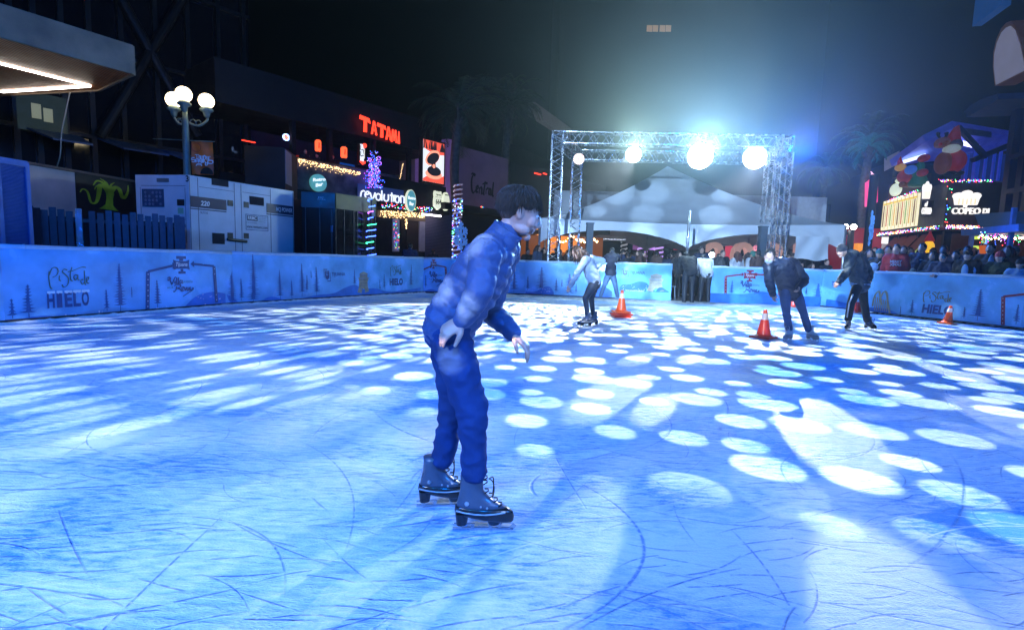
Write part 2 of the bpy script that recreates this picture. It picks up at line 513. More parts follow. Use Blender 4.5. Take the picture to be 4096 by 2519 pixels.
# ================================================================ GROUND AND ICE
def ice_material():
    m = bpy.data.materials.new("ice"); m.use_nodes = True
    t = m.node_tree; b = t.nodes["Principled BSDF"]; N = t.nodes.new; Lk = t.links.new
    tc = N("ShaderNodeTexCoord")

    def math_(op, a, c=None, d=None):
        n = N("ShaderNodeMath"); n.operation = op
        for i, q in enumerate((a, c, d)):
            if q is None: continue
            if isinstance(q, (int, float)): n.inputs[i].default_value = q
            else: Lk(q, n.inputs[i])
        return n.outputs[0]

    def noise_(sc, det, rot=0, stretch=(1, 1, 1), loc=(0, 0, 0), dist=0.0):
        mp = N("ShaderNodeMapping"); mp.vector_type = 'POINT'
        mp.inputs["Rotation"].default_value = (0, 0, rot); mp.inputs["Scale"].default_value = stretch; mp.inputs["Location"].default_value = loc
        Lk(tc.outputs["Object"], mp.inputs[0])
        n = N("ShaderNodeTexNoise"); n.inputs["Scale"].default_value = sc; n.inputs["Detail"].default_value = det
        n.inputs["Distortion"].default_value = dist
        Lk(mp.outputs[0], n.inputs["Vector"])
        return n.outputs[0]

    def scratch(sc, rot, st, lines, width, loc, gate):
        n = noise_(sc, 0.0, rot, st, loc, 0.08)
        f = math_('FRACT', math_('MULTIPLY', n, lines))
        a = math_('ABSOLUTE', math_('SUBTRACT', f, 0.5))
        mr = N("ShaderNodeMapRange"); mr.inputs[1].default_value = width; mr.inputs[2].default_value = width * 0.3
        Lk(a, mr.inputs[0])
        g = noise_(2.1, 4, rot, (1, 1, 1), (loc[1], loc[0], 3))
        gr = N("ShaderNodeMapRange"); gr.inputs[1].default_value = gate; gr.inputs[2].default_value = gate + 0.08
        Lk(g, gr.inputs[0])
        return math_('MULTIPLY', mr.outputs[0], gr.outputs[0])

    def gouge(sc_, wd, ln, bend, a0, ar, seed, gate=1.0):
        """one blade scratch per cell: a thin, slightly bent line at a random angle"""
        mp = N("ShaderNodeMapping"); mp.inputs["Location"].default_value = (seed * 3.1, seed * 1.7, 0); Lk(tc.outputs["Object"], mp.inputs[0])
        vo = N("ShaderNodeTexVoronoi"); vo.voronoi_dimensions = '2D'; vo.inputs["Scale"].default_value = sc_; Lk(mp.outputs[0], vo.inputs["Vector"])
        df = N("ShaderNodeVectorMath"); df.operation = 'SUBTRACT'; Lk(mp.outputs[0], df.inputs[0]); Lk(vo.outputs["Position"], df.inputs[1])
        sp = N("ShaderNodeSeparateXYZ"); Lk(df.outputs[0], sp.inputs[0]); cl = N("ShaderNodeSeparateColor"); Lk(vo.outputs["Color"], cl.inputs[0])
        an = math_('MULTIPLY_ADD', cl.outputs[0], ar, a0); c_ = math_('COSINE', an); s_ = math_('SINE', an)
        yy = math_('ADD', math_('MULTIPLY', sp.outputs[0], c_), math_('MULTIPLY', sp.outputs[1], s_))
        xx = math_('SUBTRACT', math_('MULTIPLY', sp.outputs[1], c_), math_('MULTIPLY', sp.outputs[0], s_))
        bd = math_('MULTIPLY', math_('SUBTRACT', cl.outputs[1], 0.5), bend)
        xx = math_('ADD', xx, math_('MULTIPLY', math_('MULTIPLY', yy, yy), bd))
        lm = N("ShaderNodeMapRange"); lm.inputs[1].default_value = ln; lm.inputs[2].default_value = ln * .35; Lk(math_('ABSOLUTE', yy), lm.inputs[0])
        wm = N("ShaderNodeMapRange"); wm.inputs[1].default_value = wd; wm.inputs[2].default_value = wd * .3; Lk(math_('ABSOLUTE', xx), wm.inputs[0])
        on = math_('LESS_THAN', cl.outputs[2], gate)
        return math_('MULTIPLY', math_('MULTIPLY', lm.outputs[0], wm.outputs[0]), on)

    G = [gouge(.55, .009, 1.1, .9, -.5, 1.3, 1), gouge(.7, .006, .9, 1.2, 1.0, 1.4, 2, .7), gouge(1.1, .0065, .55, 1.6, -.6, 1.2, 3), gouge(1.3, .006, .5, 2.0, 0, 3.1, 4, .8),
         gouge(2.2, .006, .3, 2, -.4, .9, 5), gouge(2.6, .004, .26, 3, .0, 3.1, 6, .8), gouge(4.2, .005, .17, 3, -.3, .8, 7), gouge(.45, .010, .9, 2.2, .5, 2.2, 8, .5), gouge(3.4, .0055, .2, 3, -.2, .6, 9)]
    wt_ = (.85, .75, .85, .7, .8, .6, .75, .9, .75)
    sc = math_('MULTIPLY', G[0], wt_[0])
    for k_ in range(1, 9): sc = math_('MAXIMUM', sc, math_('MULTIPLY', G[k_], wt_[k_]))
    brk = noise_(22, 3, .3, (1, 1.5, 1), (4, 4, 0)); bm_ = N("ShaderNodeMapRange"); bm_.inputs[1].default_value = .36; bm_.inputs[2].default_value = .52; bm_.inputs[3].default_value = .15
    Lk(brk, bm_.inputs[0]); sc = math_('MULTIPLY', sc, bm_.outputs[0])
    arcs = scratch(0.14, 0.3, (1, 2.0, 1), 26, 0.016, (3, 1, 0), 0.55)
    sc = math_('MAXIMUM', sc, math_('MULTIPLY', arcs, .7))
    wsc = math_('MAXIMUM', gouge(.9, .007, .7, 1.0, -.5, 1.1, 11), math_('MAXIMUM', gouge(2.0, .006, .32, 2, -.4, .9, 12), gouge(3.8, .005, .2, 2, -.4, .9, 13)))
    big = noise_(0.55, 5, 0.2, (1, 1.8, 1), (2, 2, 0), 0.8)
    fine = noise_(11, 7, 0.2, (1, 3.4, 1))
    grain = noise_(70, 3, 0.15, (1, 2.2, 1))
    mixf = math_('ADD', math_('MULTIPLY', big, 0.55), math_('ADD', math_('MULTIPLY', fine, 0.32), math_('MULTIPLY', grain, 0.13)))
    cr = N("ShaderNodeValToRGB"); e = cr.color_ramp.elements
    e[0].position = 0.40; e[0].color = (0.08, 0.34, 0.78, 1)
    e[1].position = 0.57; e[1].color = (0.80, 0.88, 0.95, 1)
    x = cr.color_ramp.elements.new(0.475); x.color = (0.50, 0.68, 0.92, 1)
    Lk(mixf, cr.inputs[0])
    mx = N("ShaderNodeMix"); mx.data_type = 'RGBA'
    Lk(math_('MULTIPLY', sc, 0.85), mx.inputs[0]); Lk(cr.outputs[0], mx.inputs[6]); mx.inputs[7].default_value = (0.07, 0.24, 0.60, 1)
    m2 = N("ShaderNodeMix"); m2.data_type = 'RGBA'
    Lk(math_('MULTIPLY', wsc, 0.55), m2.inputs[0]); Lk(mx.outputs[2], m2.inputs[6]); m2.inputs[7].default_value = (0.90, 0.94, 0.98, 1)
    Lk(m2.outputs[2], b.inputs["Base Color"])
    rr = N("ShaderNodeMapRange"); rr.inputs[1].default_value = 0.35; rr.inputs[2].default_value = 0.6
    rr.inputs[3].default_value = 0.34; rr.inputs[4].default_value = 0.7
    Lk(mixf, rr.inputs[0]); Lk(rr.outputs[0], b.inputs["Roughness"])
    b.inputs["Specular IOR Level"].default_value = 0.3
    hh = math_('SUBTRACT', math_('ADD', math_('MULTIPLY', fine, 0.9), math_('MULTIPLY', grain, 0.5)), math_('MULTIPLY', sc, 0.7))
    bp = N("ShaderNodeBump"); bp.inputs["Strength"].default_value = 1.0; bp.inputs["Distance"].default_value = 0.014
    Lk(hh, bp.inputs["Height"]); Lk(bp.outputs[0], b.inputs["Normal"])
    return m


RINK = [(-10.3, -6), (-7.66, 7.85), (-6.25, 11.7), (-3.0, 17.6), (0.4, 18.0), (3.4, 17.3), (5.15, 17.1), (6.3, 16.9), (9.75, 16.6),
        (10.15, 14.8), (11.2, 11.5), (14.0, 3.0), (14.0, -6)]
mb = MB(); mb.quad(*[Vector((x, y, 0)) for x, y in RINK])
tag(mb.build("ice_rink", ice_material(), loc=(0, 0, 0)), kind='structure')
asph = mat("asphalt", (0.045, 0.045, 0.05), 0.75, var=0.35, vs=1.5, bump=0.5, bs=90)
mb = MB(); mb.quad(*[Vector(p) for p in ((-400, -60, -.03), (400, -60, -.03), (400, 600, -.03), (-400, 600, -.03))])
tag(mb.build("ground", asph, loc=(0, 0, -.03)), kind='structure')
# heap of scraped snow and stone sill along the far edge of the ice
snow = mat("dirty_snow", (0.50, 0.52, 0.52), 0.85, var=0.3, vs=5, bump=0.8, bs=40)
mb = MB()
rr_ = random.Random(4)
for (a, b2) in (((-2.6, 17.3), (0.4, 17.75)), ((0.4, 17.75), (3.4, 17.1)), ((3.4, 17.1), (5.2, 16.85)), ((5.2, 16.85), (6.4, 16.65)), ((6.4, 16.65), (9.6, 16.2)), ((9.6, 16.2), (10.1, 14.6))):
    a = Vector((*a, 0)); b2 = Vector((*b2, 0)); n = 14
    d = (b2 - a).normalized(); nn = Vector((d.y, -d.x, 0))
    rows = []
    for i in range(n + 1):
        p = a.lerp(b2, i / n)
        wv = 0.75 + 0.35 * noise.noise(p * 1.3)
        rows.append([p - nn * 0.3 + Vector((0, 0, .0)), p + Vector((0, 0, .05 + .03 * noise.noise(p * 3))), p + nn * wv * .5 + Vector((0, 0, .03 + .02 * noise.noise(p * 4 + Vector((3, 0, 0))))), p + nn * wv + Vector((0, 0, -.004))])
    vs = [q for r in rows for q in r]
    mb.add(vs, [(i * 4 + j, i * 4 + j + 1, i * 4 + j + 5, i * 4 + j + 4) for i in range(n) for j in range(3)])
tag(mb.build("snow_bank", snow, smooth=True, loc=(3, 17, 0)), kind='structure')

mb = MB()
for (a, b2) in (((-9.3, 0.0), (-7.63, 7.85)), ((-7.63, 7.85), (-6.2, 11.7)), ((-6.2, 11.7), (-2.95, 17.55)), ((10.1, 14.8), (11.15, 11.5)), ((11.15, 11.5), (13.9, 3.0))):
    a = Vector((*a, 0)); b2 = Vector((*b2, 0)); n = int((b2 - a).length / .08)
    d = (b2 - a).normalized(); nn = Vector((d.y, -d.x, 0)) * (1 if a.x < 0 else -1)
    vs = []
    for i in range(n + 1):
        p = a.lerp(b2, i / n); wv = .06 + .07 * abs(noise.noise(p * 4)) + .05 * abs(noise.noise(p * 17))
        vs += [p + nn * .0 + Vector((0, 0, .035 + .02 * noise.noise(p * 9))), p + nn * wv * .6 + Vector((0, 0, .02)), p + nn * wv + Vector((0, 0, -.002))]
    mb.add(vs, [(i * 3 + j, i * 3 + j + 1, i * 3 + j + 4, i * 3 + j + 3) for i in range(n) for j in range(2)])
tag(mb.build("ice_fringe", mat("ice_shavings", (.75, .80, .86), .6, var=.15, vs=20, bump=.8, bs=90), smooth=True, loc=(0, 8, 0)), kind='structure')

# ================================================================ BARRIERS WITH PRINTED BANNERS
vinyl = mat("banner_vinyl", (0.16, 0.44, 0.80), 0.24, var=0.28, vs=1.6, bump=0.5, bs=7, spec=0.6)
railm = mat("barrier_rail", (0.42, 0.55, 0.70), 0.4, var=0.1)
kick = mat("kick_strip", (0.015, 0.012, 0.015), 0.6)
ink_navy = mat("print_navy", (0.02, 0.06, 0.20), 0.35, var=0.15)
ink_tree = mat("print_tree", (0.02, 0.09, 0.28), 0.35, var=0.2)
ink_hill = mat("print_hill", (0.03, 0.16, 0.55), 0.35, var=0.3, vs=3)
ink_hill2 = mat("print_far_hill", (0.13, 0.36, 0.66), 0.35, var=0.2, vs=3)
ink_red = mat("print_red", (0.25, 0.02, 0.03), 0.35, var=0.2)
ink_green = mat("print_green", (0.05, 0.12, 0.10), 0.35)
ink_gold = mat("print_gold", (0.16, 0.14, 0.06), 0.35)
ink_white = mat("print_white", (0.80, 0.84, 0.88), 0.35)
ink_stone = mat("print_stone", (0.34, 0.30, 0.20), 0.4, var=0.25, vs=8)

PISTA = [
    [(.03, .80), (.02, .5), (.05, .1), (.10, .02)], [(.03, .62), (.10, .92), (.20, .95), (.24, .80), (.20, .62), (.10, .52)],
    [(.27, .60), (.26, .42), (.30, .36)], [(.27, .78), (.275, .80)],
    [(.46, .84), (.38, .88), (.34, .76), (.42, .62), (.48, .45), (.45, .18), (.36, .08), (.32, .2)],
    [(.57, .98), (.53, .72), (.53, .42), (.58, .34)], [(.46, .76), (.60, .82), (.80, .97), (.92, .96)],
    [(.70, .60), (.64, .62), (.61, .50), (.65, .38), (.70, .52), (.71, .62), (.71, .42), (.75, .38)],
    [(.84, .38), (.79, .40), (.78, .28), (.82, .18), (.87, .30)], [(.87, .82), (.875, .5), (.88, .2), (.91, .16)],
    [(.91, .30), (.96, .38), (.98, .48), (.95, .50), (.92, .40), (.93, .25), (.99, .22)]]
HIELO_DIP = [(.04, .70), (.96, .78)]


def print_text(parent, fac, txt, r, m, w=.009, shear=0.0, bold=0.0, slope=0.0, name="writing"):
    u0, u1, v0, v1 = fac.rect(*r)
    return text_mb(txt, fac, u0, u1, v0, v1, w, 0, shear, bold, slope).build(name, m, parent)


def spruce(mb, fac, x, yb, yt, k, w=.0065, seed=0):
    rr = random.Random(seed + int(x * 7))
    u, v0 = fac.uv(x, yb); _, v1 = fac.uv(x, yt)
    H = v1 - v0; W = H * k
    tr = v0 + H * 0.14
    n = max(5, int(H / 0.055))
    R_ = []; Lf = []
    for i in range(n):
        f = i / n
        yy = tr + (v1 - tr) * f
        ww = W * (1 - f) ** 0.85 * (0.75 + 0.5 * rr.random()) + 0.008
        dy = (v1 - tr) / n
        R_ += [(u + ww * .26 + .003, yy + dy * 0.1), (u + ww, yy + dy * rr.uniform(-.1, .6)), (u + ww * .3, yy + dy * .62)]
        ww = W * (1 - f) ** 0.85 * (0.75 + 0.5 * rr.random()) + 0.008
        Lf += [(u - ww * .26 - .003, yy + dy * 0.1), (u - ww, yy + dy * rr.uniform(-.1, .6)), (u - ww * .3, yy + dy * .62)]
    pts = [(u - .006, v0), (u + .006, v0), (u + .006, tr)] + R_ + [(u, v1)] + list(reversed(Lf)) + [(u - .006, tr)]
    # split into level quads so every piece stays convex enough
    m = len(R_) // 3
    for i in range(m):
        a, b_, c = R_[3 * i:3 * i + 3]; a2, b2, c2 = Lf[3 * i:3 * i + 3]
        nx = R_[3 * i + 3] if i < m - 1 else (u, v1); nx2 = Lf[3 * i + 3] if i < m - 1 else (u, v1)
        mb.flat(fac, [(u, a[1]), a, b_, c, (u, c[1])], w)
        mb.flat(fac, [(u, a2[1]), a2, b2, c2, (u, c2[1])], w)
        if i < m - 1: mb.flat(fac, [(u, c[1]), c, nx, (u, nx[1])], w); mb.flat(fac, [(u, c2[1]), c2, nx2, (u, nx2[1])], w)
        else: mb.add([fac.P(*c, w), fac.P(u, v1, w), fac.P(*c2, w)], [(0, 1, 2)])
    mb.flat(fac, [(u - .006, v0), (u + .006, v0), (u + .006, tr), (u - .006, tr)], w)


def trees(parent, fac, L, sd):
    for i, (x, yb, yt, k) in enumerate(L):
        mb = MB(); spruce(mb, fac, x, yb, yt, k, seed=i + sd); mb.build('printed_tree', ink_tree, parent)


def hills(parent, fac, pts, m, w, name="printed_hill"):
    """pts: pixel outline of the hill's crest from left to right; it runs down to the banner's foot"""
    P = [fac.uv(x, y) for x, y in pts]
    P = [(p.x, p.y) for p in catmull([(u, v, 0) for u, v in P], 5)]
    mb = MB(); base = 0.05
    for i in range(len(P) - 1):
        (u0, v0), (u1, v1) = P[i], P[i + 1]
        if u1 - u0 < 1e-4: continue
        mb.flat(fac, [(u0, base), (u1, base), (u1, max(v1, base + .004)), (u0, max(v0, base + .004))], w)
    mb.build(name, m, parent)


def arch(parent, fac, xs, ys, m, wd=.075):
    """printed street arch: left foot, left shoulder, left arrow tip, (sign) right arrow tip, right shoulder, right foot"""
    mb = MB(); w = .0075
    P = [fac.uv(x, y) for x, y in zip(xs, ys)]

    def seg(a, b, wa):
        nonlocal mb
        a = Vector((*a, 0)); b = Vector((*b, 0)); t = (b - a).normalized(); n = Vector((-t.y, t.x, 0)) * wa / 2
        seg.k += 1
        mb.flat(fac, [(q.x, q.y) for q in (a - n, b - n, b + n, a + n)], w + seg.k * 3e-4)
    seg.k = 0
    for pr, a, s in (((0, 1, 2), P[2], 1), ((5, 4, 3), P[3], -1)):
        mb = MB(); seg.k = 0
        seg(P[pr[0]], P[pr[1]], wd); seg(P[pr[1]], P[pr[2]], wd * .62)
        mb.flat(fac, [(a[0], a[1] + wd * .9), (a[0], a[1] - wd * .9), (a[0] + s * wd, a[1])], w + .003)
        mb.build("printed_arch", m, parent)
    d = MB()
    for i in range(7):
        for (a, b) in ((P[0], P[1]), (P[4], P[5])):
            f = (i + .5) / 7; c = (a[0] + (b[0] - a[0]) * f, a[1] + (b[1] - a[1]) * f)
            d.flat(fac, [(c[0] - .008, c[1] - .008), (c[0] + .008, c[1] - .008), (c[0] + .008, c[1] + .008), (c[0] - .008, c[1] + .008)], w + .006)
    d.build("printed_dots", ink_white, parent)


def archsign(parent, fac, r, mm):
    u0, u1, v0, v1 = fac.rect(*r); um = (u0 + u1) / 2; W = u1 - u0; H = v1 - v0
    mb = MB()
    mb.flat(fac, [(u0, v0 + H * .22), (u0 + W * .2, v0 + H * .28), (u1 - W * .2, v0 + H * .28), (u1, v0 + H * .22), (u1 - W * .04, v0 + H * .5), (u1, v0 + H * .80), (u1 - W * .2, v0 + H * .72),
                  (u0 + W * .2, v0 + H * .72), (u0, v0 + H * .80), (u0 + W * .04, v0 + H * .5)], .0075)
    mb.flat(fac, [(um - W * .30, v0 + H * .84), (um + W * .30, v0 + H * .84), (um + W * .30, v1), (um - W * .30, v1)], .0075)
    mb.flat(fac, [(um - W * .12, v0 + H * .73), (um + W * .12, v0 + H * .73), (um + W * .12, v0 + H * .84), (um - W * .12, v0 + H * .84)], .0078)
    mb.flat(fac, [(um - W * .22, v0), (um + W * .22, v0), (um + W * .22, v0 + H * .13), (um - W * .22, v0 + H * .13)], .0075)
    mb.flat(fac, [(um - W * .08, v0 + H * .13), (um + W * .08, v0 + H * .13), (um + W * .08, v0 + H * .27), (um - W * .08, v0 + H * .27)], .0078)
    mb.build("printed_sign", mm, parent)
    text_mb("Tijuana", fac, u0 + W * .16, u1 - W * .14, v0 + H * .36, v0 + H * .64, .011, 0, .35, .01).build("writing", ink_white, parent)


VILLA = [[(.02, .95), (.10, 1), (.14, .9), (.08, .80), (.03, .86)], [(.08, .98), (.16, .62), (.19, .56), (.30, .95), (.36, 1)],
         [(.31, .76), (.30, .62), (.33, .60)], [(.38, .98), (.36, .62), (.40, .60)], [(.45, .98), (.43, .62), (.47, .60)],
         [(.56, .76), (.51, .78), (.49, .66), (.53, .60), (.58, .72), (.59, .78), (.57, .62), (.62, .60)]]
REVU = [[(.36, .42), (.33, .22), (.28, .08), (.22, .10)], [(.26, .44), (.36, .52), (.50, .50), (.50, .36), (.40, .30), (.38, .28), (.48, .22), (.54, .10), (.58, .08)],
        [(.56, .22), (.63, .26), (.62, .34), (.56, .32), (.56, .14), (.64, .12)], [(.66, .34), (.69, .12), (.75, .34)],
        [(.77, .34), (.76, .16), (.80, .12), (.84, .30), (.84, .12), (.88, .14)], [(.90, .34), (.88, .16), (.94, .12), (1.0, .26), (1.0, .14), (.80, -.05), (.58, -.28)]]


def villa(parent, fac, r, m1, m2):
    u0, u1, v0, v1 = fac.rect(*r); H = v1 - v0; W = u1 - u0
    mb = MB(); strokes(mb, fac, VILLA + REVU, u0, u1, v0, v1, .009, H * .085)
    mb.build("writing", m1, parent)
    text_mb("NAVIDEÑA", fac, u0 + W * .60, u1 + W * .02, v0 + H * .60, v0 + H * .80, .009).build("writing", m2, parent)
    text_mb("en la", fac, u0, u0 + W * .22, v0 + H * .30, v0 + H * .42, .009, 0, .3).build("writing", m2, parent)


def tijuana_logo(parent, fac, r, rt):
    u0, u1, v0, v1 = fac.rect(*r); W = u1 - u0; H = v1 - v0
    mb = MB()
    F_ = lambda a, b, c, d, w=.009: mb.flat(fac, [(u0 + W * a, v0 + H * c), (u0 + W * b, v0 + H * c), (u0 + W * b, v0 + H * d), (u0 + W * a, v0 + H * d)], w)
    F_(0, .06, .30, 1.0); F_(.06, .55, .93, 1.0); F_(.93, 1.0, 0, .72); F_(.45, .93, 0, .07)
    F_(.16, .34, .50, .86); F_(.40, .58, .56, .86); F_(.62, .82, .50, .86)
    pts = [(.16, .50), (.20, .28), (.48, .14), (.78, .28), (.82, .50)]
    mb.flat(fac, [(u0 + W * a, v0 + H * c) for a, c in pts], .009)
    mb.build("printed_crest", ink_navy, parent)
    print_text(parent, fac, "TIJUANA", rt, ink_navy, bold=.02)
    x0, y0, x1, y1 = rt; h = y1 - y0
    print_text(parent, fac, "XXV AYUNTAMIENTO", (x0 + 1, y1 + h * .25, x1 - 4, y1 + h * .5), ink_hill2)
    print_text(parent, fac, "2024 - 2027", (x0 + 1, y1 + h * .75, x1 - 8, y1 + h * 1.0), ink_hill2)


def monument(parent, fac, r, lean=0.0):
    u0, u1, v0, v1 = fac.rect(*r); W = u1 - u0; H = v1 - v0
    mb = MB(); q = lambda L: [(u0 + W * a, v0 + H * b) for a, b in L]
    mb.flat(fac, q([(0, .06), (.36, .0), (.40, .16), (.40, .55), (.14, .55), (.10, .28)]), .0085)
    mb.flat(fac, q([(.40, .16), (.50, .22), (.62, .18), (.66, .02), (1.0, .08), (.88, .30), (.82, .55), (.40, .55)]), .0085)
    mb.flat(fac, q([(.12, .555), (.86, .555), (.88, .66), (.12, .66)]), .0085)
    mb.flat(fac, q([(.08, .665), (.92, .665), (.92, .72), (.08, .72)]), .0095)
    mb.flat(fac, q([(.18, .725), (.80, .725), (.80, .86), (.18, .86)]), .0085)
    mb.flat(fac, q([(.14, .865), (.84, .865), (.80, .92), (.5, 1.0), (.2, .92)]), .0095)
    mb.build("printed_monument", ink_stone, parent)
    d = MB()
    for yy in (.60, .64, .69, .76, .80, .84, .47, .40, .33):
        d.flat(fac, q([(.2, yy), (.8, yy + .01), (.8, yy + .022), (.2, yy + .012)]), .0105)
    d.build("printed_lines", ink_navy, parent)


def dots(parent, fac, r, n, m=ink_white, size=.010, seed=1):
    rr = random.Random(seed); mb = MB()
    u0, u1, v0, v1 = fac.rect(*r)
    for i in range(n):
        u = rr.uniform(u0, u1); v = rr.uniform(v0, v1); s = size * rr.uniform(.5, 1.2)
        mb.flat(fac, [(u + s * math.cos(a * math.pi / 3), v + s * math.sin(a * math.pi / 3)) for a in range(6)], .0115 + i * 2e-5)
    mb.build("printed_snowflakes", m, parent)


def barrier(a, b, label, seed, zb=0.03, zt=1.17, ext=0.0, posts=True, kickm=kick):
    fac = Fac(a, b, 0, wave=0.02, seed=seed)
    t = thing("rink_barrier", ((a[0] + b[0]) / 2, (a[1] + b[1]) / 2, 0), label, "barrier", "printed barriers round the ice rink")
    L = fac.L; nu = max(8, int(L / 0.09)); nv = 14
    mb = MB()
    vs = [fac.P(L * i / nu, zb + .02 + (zt - zb - .04) * j / nv, 0) for i in range(nu + 1) for j in range(nv + 1)]
    mb.add(vs, [(i * (nv + 1) + j, (i + 1) * (nv + 1) + j, (i + 1) * (nv + 1) + j + 1, i * (nv + 1) + j + 1) for i in range(nu) for j in range(nv)])
    mb.build("banner", vinyl, t, smooth=True)
    plain = Fac(a, b)
    mb = MB(); mb.path([plain.P(L * i / 8, zt - .005 + .006 * math.sin(i * 2.1 + seed), -.015) for i in range(9)], .036, 10)
    k = 0.3
    while k < L:
        mb.path([plain.P(k, zt, -.015), plain.P(k + .02, zt, -.015)], .040, 10); k += 1.35
    mb.build("top_rail", railm, t, smooth=True)
    mb = MB(); mb.fbox(plain, 0, L, .0, zb + .03, -.03, .022); mb.build("kick_strip", kickm, t)
    mb = MB(); mb.fbox(plain, .02, L - .02, zb + .04, zt - .04, -.07, -.04); mb.build("panel", mat("barrier_panel", (.35, .38, .42), .5), t)
    return t, fac


# ---- left run
barrier(RINK[0], RINK[1], "blue printed rink barrier nearest the camera on the left, cut by the frame edge", 3)
t, f = barrier(RINK[1], RINK[2], "long blue rink barrier at left with Pista de Hielo lettering and printed arch", 1)
hills(t, f, [(0, 768), (60, 763), (110, 757), (150, 764)], ink_hill, .004)
hills(t, f, [(120, 757), (200, 748), (270, 738), (330, 742), (350, 746)], ink_hill2, .0035)
hills(t, f, [(440, 740), (468, 712), (500, 702), (520, 701), (541, 705)], ink_hill, .004)
trees(t, f, ((30, 764, 716, .20), (70, 762, 682, .20), (257, 747, 694, .13), (290, 750, 631, .13), (316, 714, 688, .05), (378, 738, 671, .15)), 0)
u0, u1, v0, v1 = f.rect(113, 640, 213, 693)
strokes(MB(), f, PISTA, u0, u1, v0, v1, .009, .014)
m_ = MB(); strokes(m_, f, PISTA, u0, u1, v0, v1, .009, .017); m_.build("writing", ink_green, t)
for i, ch in enumerate("HIELO"):
    x0 = 113 + i * 20.6 + (2 if i == 1 else 0); x1 = x0 + (13 if ch == 'I' else 18)
    print_text(t, f, ch, (x0, 702 - i * .9, x1, 740 - i * 1.5), ink_navy, bold=.035)
    u_0, u_1, v_0, v_1 = f.rect(x0, 699 - i * .9, x1, 706 - i * .9)
    c_ = MB(); c_.flat(f, [(u_0 - .005, v_0 + .012), (u_0 + (u_1 - u_0) * .3, v_0), (u_0 + (u_1 - u_0) * .55, v_0 + .014), (u_0 + (u_1 - u_0) * .8, v_0 + .004), (u_1 + .005, v_0 + .014), (u_1, v_1), (u_0, v_1)], .0115)
    c_.build("printed_snow_cap", ink_white, t)
arch(t, f, (354, 353, 413, 465, 512, 520), (742, 652, 638, 634, 639, 726), ink_navy)
archsign(t, f, (415, 615, 455, 657), ink_navy)
villa(t, f, (400, 665, 461, 702), ink_navy, ink_green)
dots(t, f, (130, 745, 400, 760), 20, seed=2)
dots(t, f, (470, 705, 540, 730), 14, seed=3)

t, f = barrier(RINK[2], RINK[3], "receding blue rink barrier left of the skater with printed crest and stone tower", 2)
hills(t, f, [(542, 706), (560, 716), (580, 728), (620, 725), (650, 712), (690, 722)], ink_hill, .004)
hills(t, f, [(655, 705), (668, 688), (690, 696), (720, 704), (750, 702)], ink_hill2, .0035)
hills(t, f, [(720, 718), (760, 708), (800, 704), (830, 690), (852, 684), (872, 694), (900, 692), (940, 700), (1010, 690)], ink_hill, .004)
trees(t, f, ((557, 735, 640, .14), (579, 722, 668, .12), (609, 737, 609, .14), (672, 720, 648, .14), (700, 716, 672, .12), (725, 712, 632, .13), (736, 701, 660, .12),
                                    (759, 710, 640, .14), (746, 668, 650, .1), (851, 686, 645, .14), (923, 694, 658, .14), (912, 697, 670, .1), (986, 692, 633, .15)), 9)
tijuana_logo(t, f, (777, 646, 793, 676), (796, 654, 829, 665))
monument(t, f, (858, 652, 886, 704))
u0, u1, v0, v1 = f.rect(937, 637, 963, 663)
m_ = MB(); strokes(m_, f, PISTA, u0, u1, v0, v1, .009, .02); m_.build("writing", ink_green, t)
print_text(t, f, "HIELO", (936, 668, 966, 685), ink_navy, bold=.05)

t, f = barrier(RINK[3], RINK[4], "rink barrier hidden mostly behind the front skater, with printed red arch", 5)
hills(t, f, [(1016, 700), (1035, 694), (1060, 700), (1090, 690), (1130, 700)], ink_hill, .004)
arch(t, f, (1011, 1010, 1033, 1048, 1070, 1073), (692, 650, 640, 637, 641, 690), ink_red, .07)
archsign(t, f, (1034, 623, 1048, 645), ink_red)
villa(t, f, (1030, 652, 1062, 680), ink_navy, ink_green)
trees(t, f, ((1022, 690, 660, .12), (1100, 696, 650, .16), (1234, 702, 650, .2)), 29)

t, f = barrier(RINK[4], RINK[5], "pale rink barrier with dark printed spruces behind the bending girl", 7)
hills(t, f, [(1262, 700), (1285, 700), (1310, 688), (1322, 690), (1330, 702)], ink_hill, .004)
hills(t, f, [(1345, 706), (1380, 697), (1420, 700), (1470, 706)], ink_hill2, .004)
hills(t, f, [(1420, 708), (1437, 692), (1455, 690), (1470, 700)], ink_hill, .0045)
trees(t, f, ((1267, 697, 662, .16), (1299, 700, 641, .30), (1335, 703, 668, .16), (1349, 690, 670, .14), (1366, 712, 657, .36), (1383, 704, 680, .12)), 39)
dots(t, f, (1290, 692, 1328, 702), 16, seed=6)

# ---- two free panels each side of the rink gate
EPOST = mat("panel_plinth", (0.50, 0.48, 0.42), 0.8, var=0.2, bump=.3)
t, f = barrier(RINK[5], RINK[6], "rink barrier panel with city crest and stone tower print left of the rink gate", 11, zb=.26, zt=1.20, kickm=ink_hill2)
tijuana_logo(t, f, (1493, 646, 1510, 664), (1512, 651, 1549, 660))
monument(t, f, (1554, 657, 1596, 701))
hills(t, f, [(1488, 690), (1496, 683), (1515, 682), (1532, 676), (1550, 678), (1562, 690), (1575, 700)], ink_hill, .004)
hills(t, f, [(1572, 704), (1580, 692), (1590, 690), (1598, 695), (1606, 700)], ink_hill, .0125)
dots(t, f, (1490, 684, 1555, 698), 22, seed=8)
print_text(t, f, "centrohistorico.tijuana", (1502, 695, 1545, 701), ink_white, w=.0125)
mb = MB(); pl = Fac(RINK[5], RINK[6]); mb.fbox(pl, .0, pl.L, 0, .23, -.05, .02); mb.build("plinth", EPOST, t)
t, f = barrier(RINK[7], RINK[8], "rink barrier panel with red printed arch and script lettering right of the gate", 13, zb=.30, zt=1.17, kickm=ink_hill)
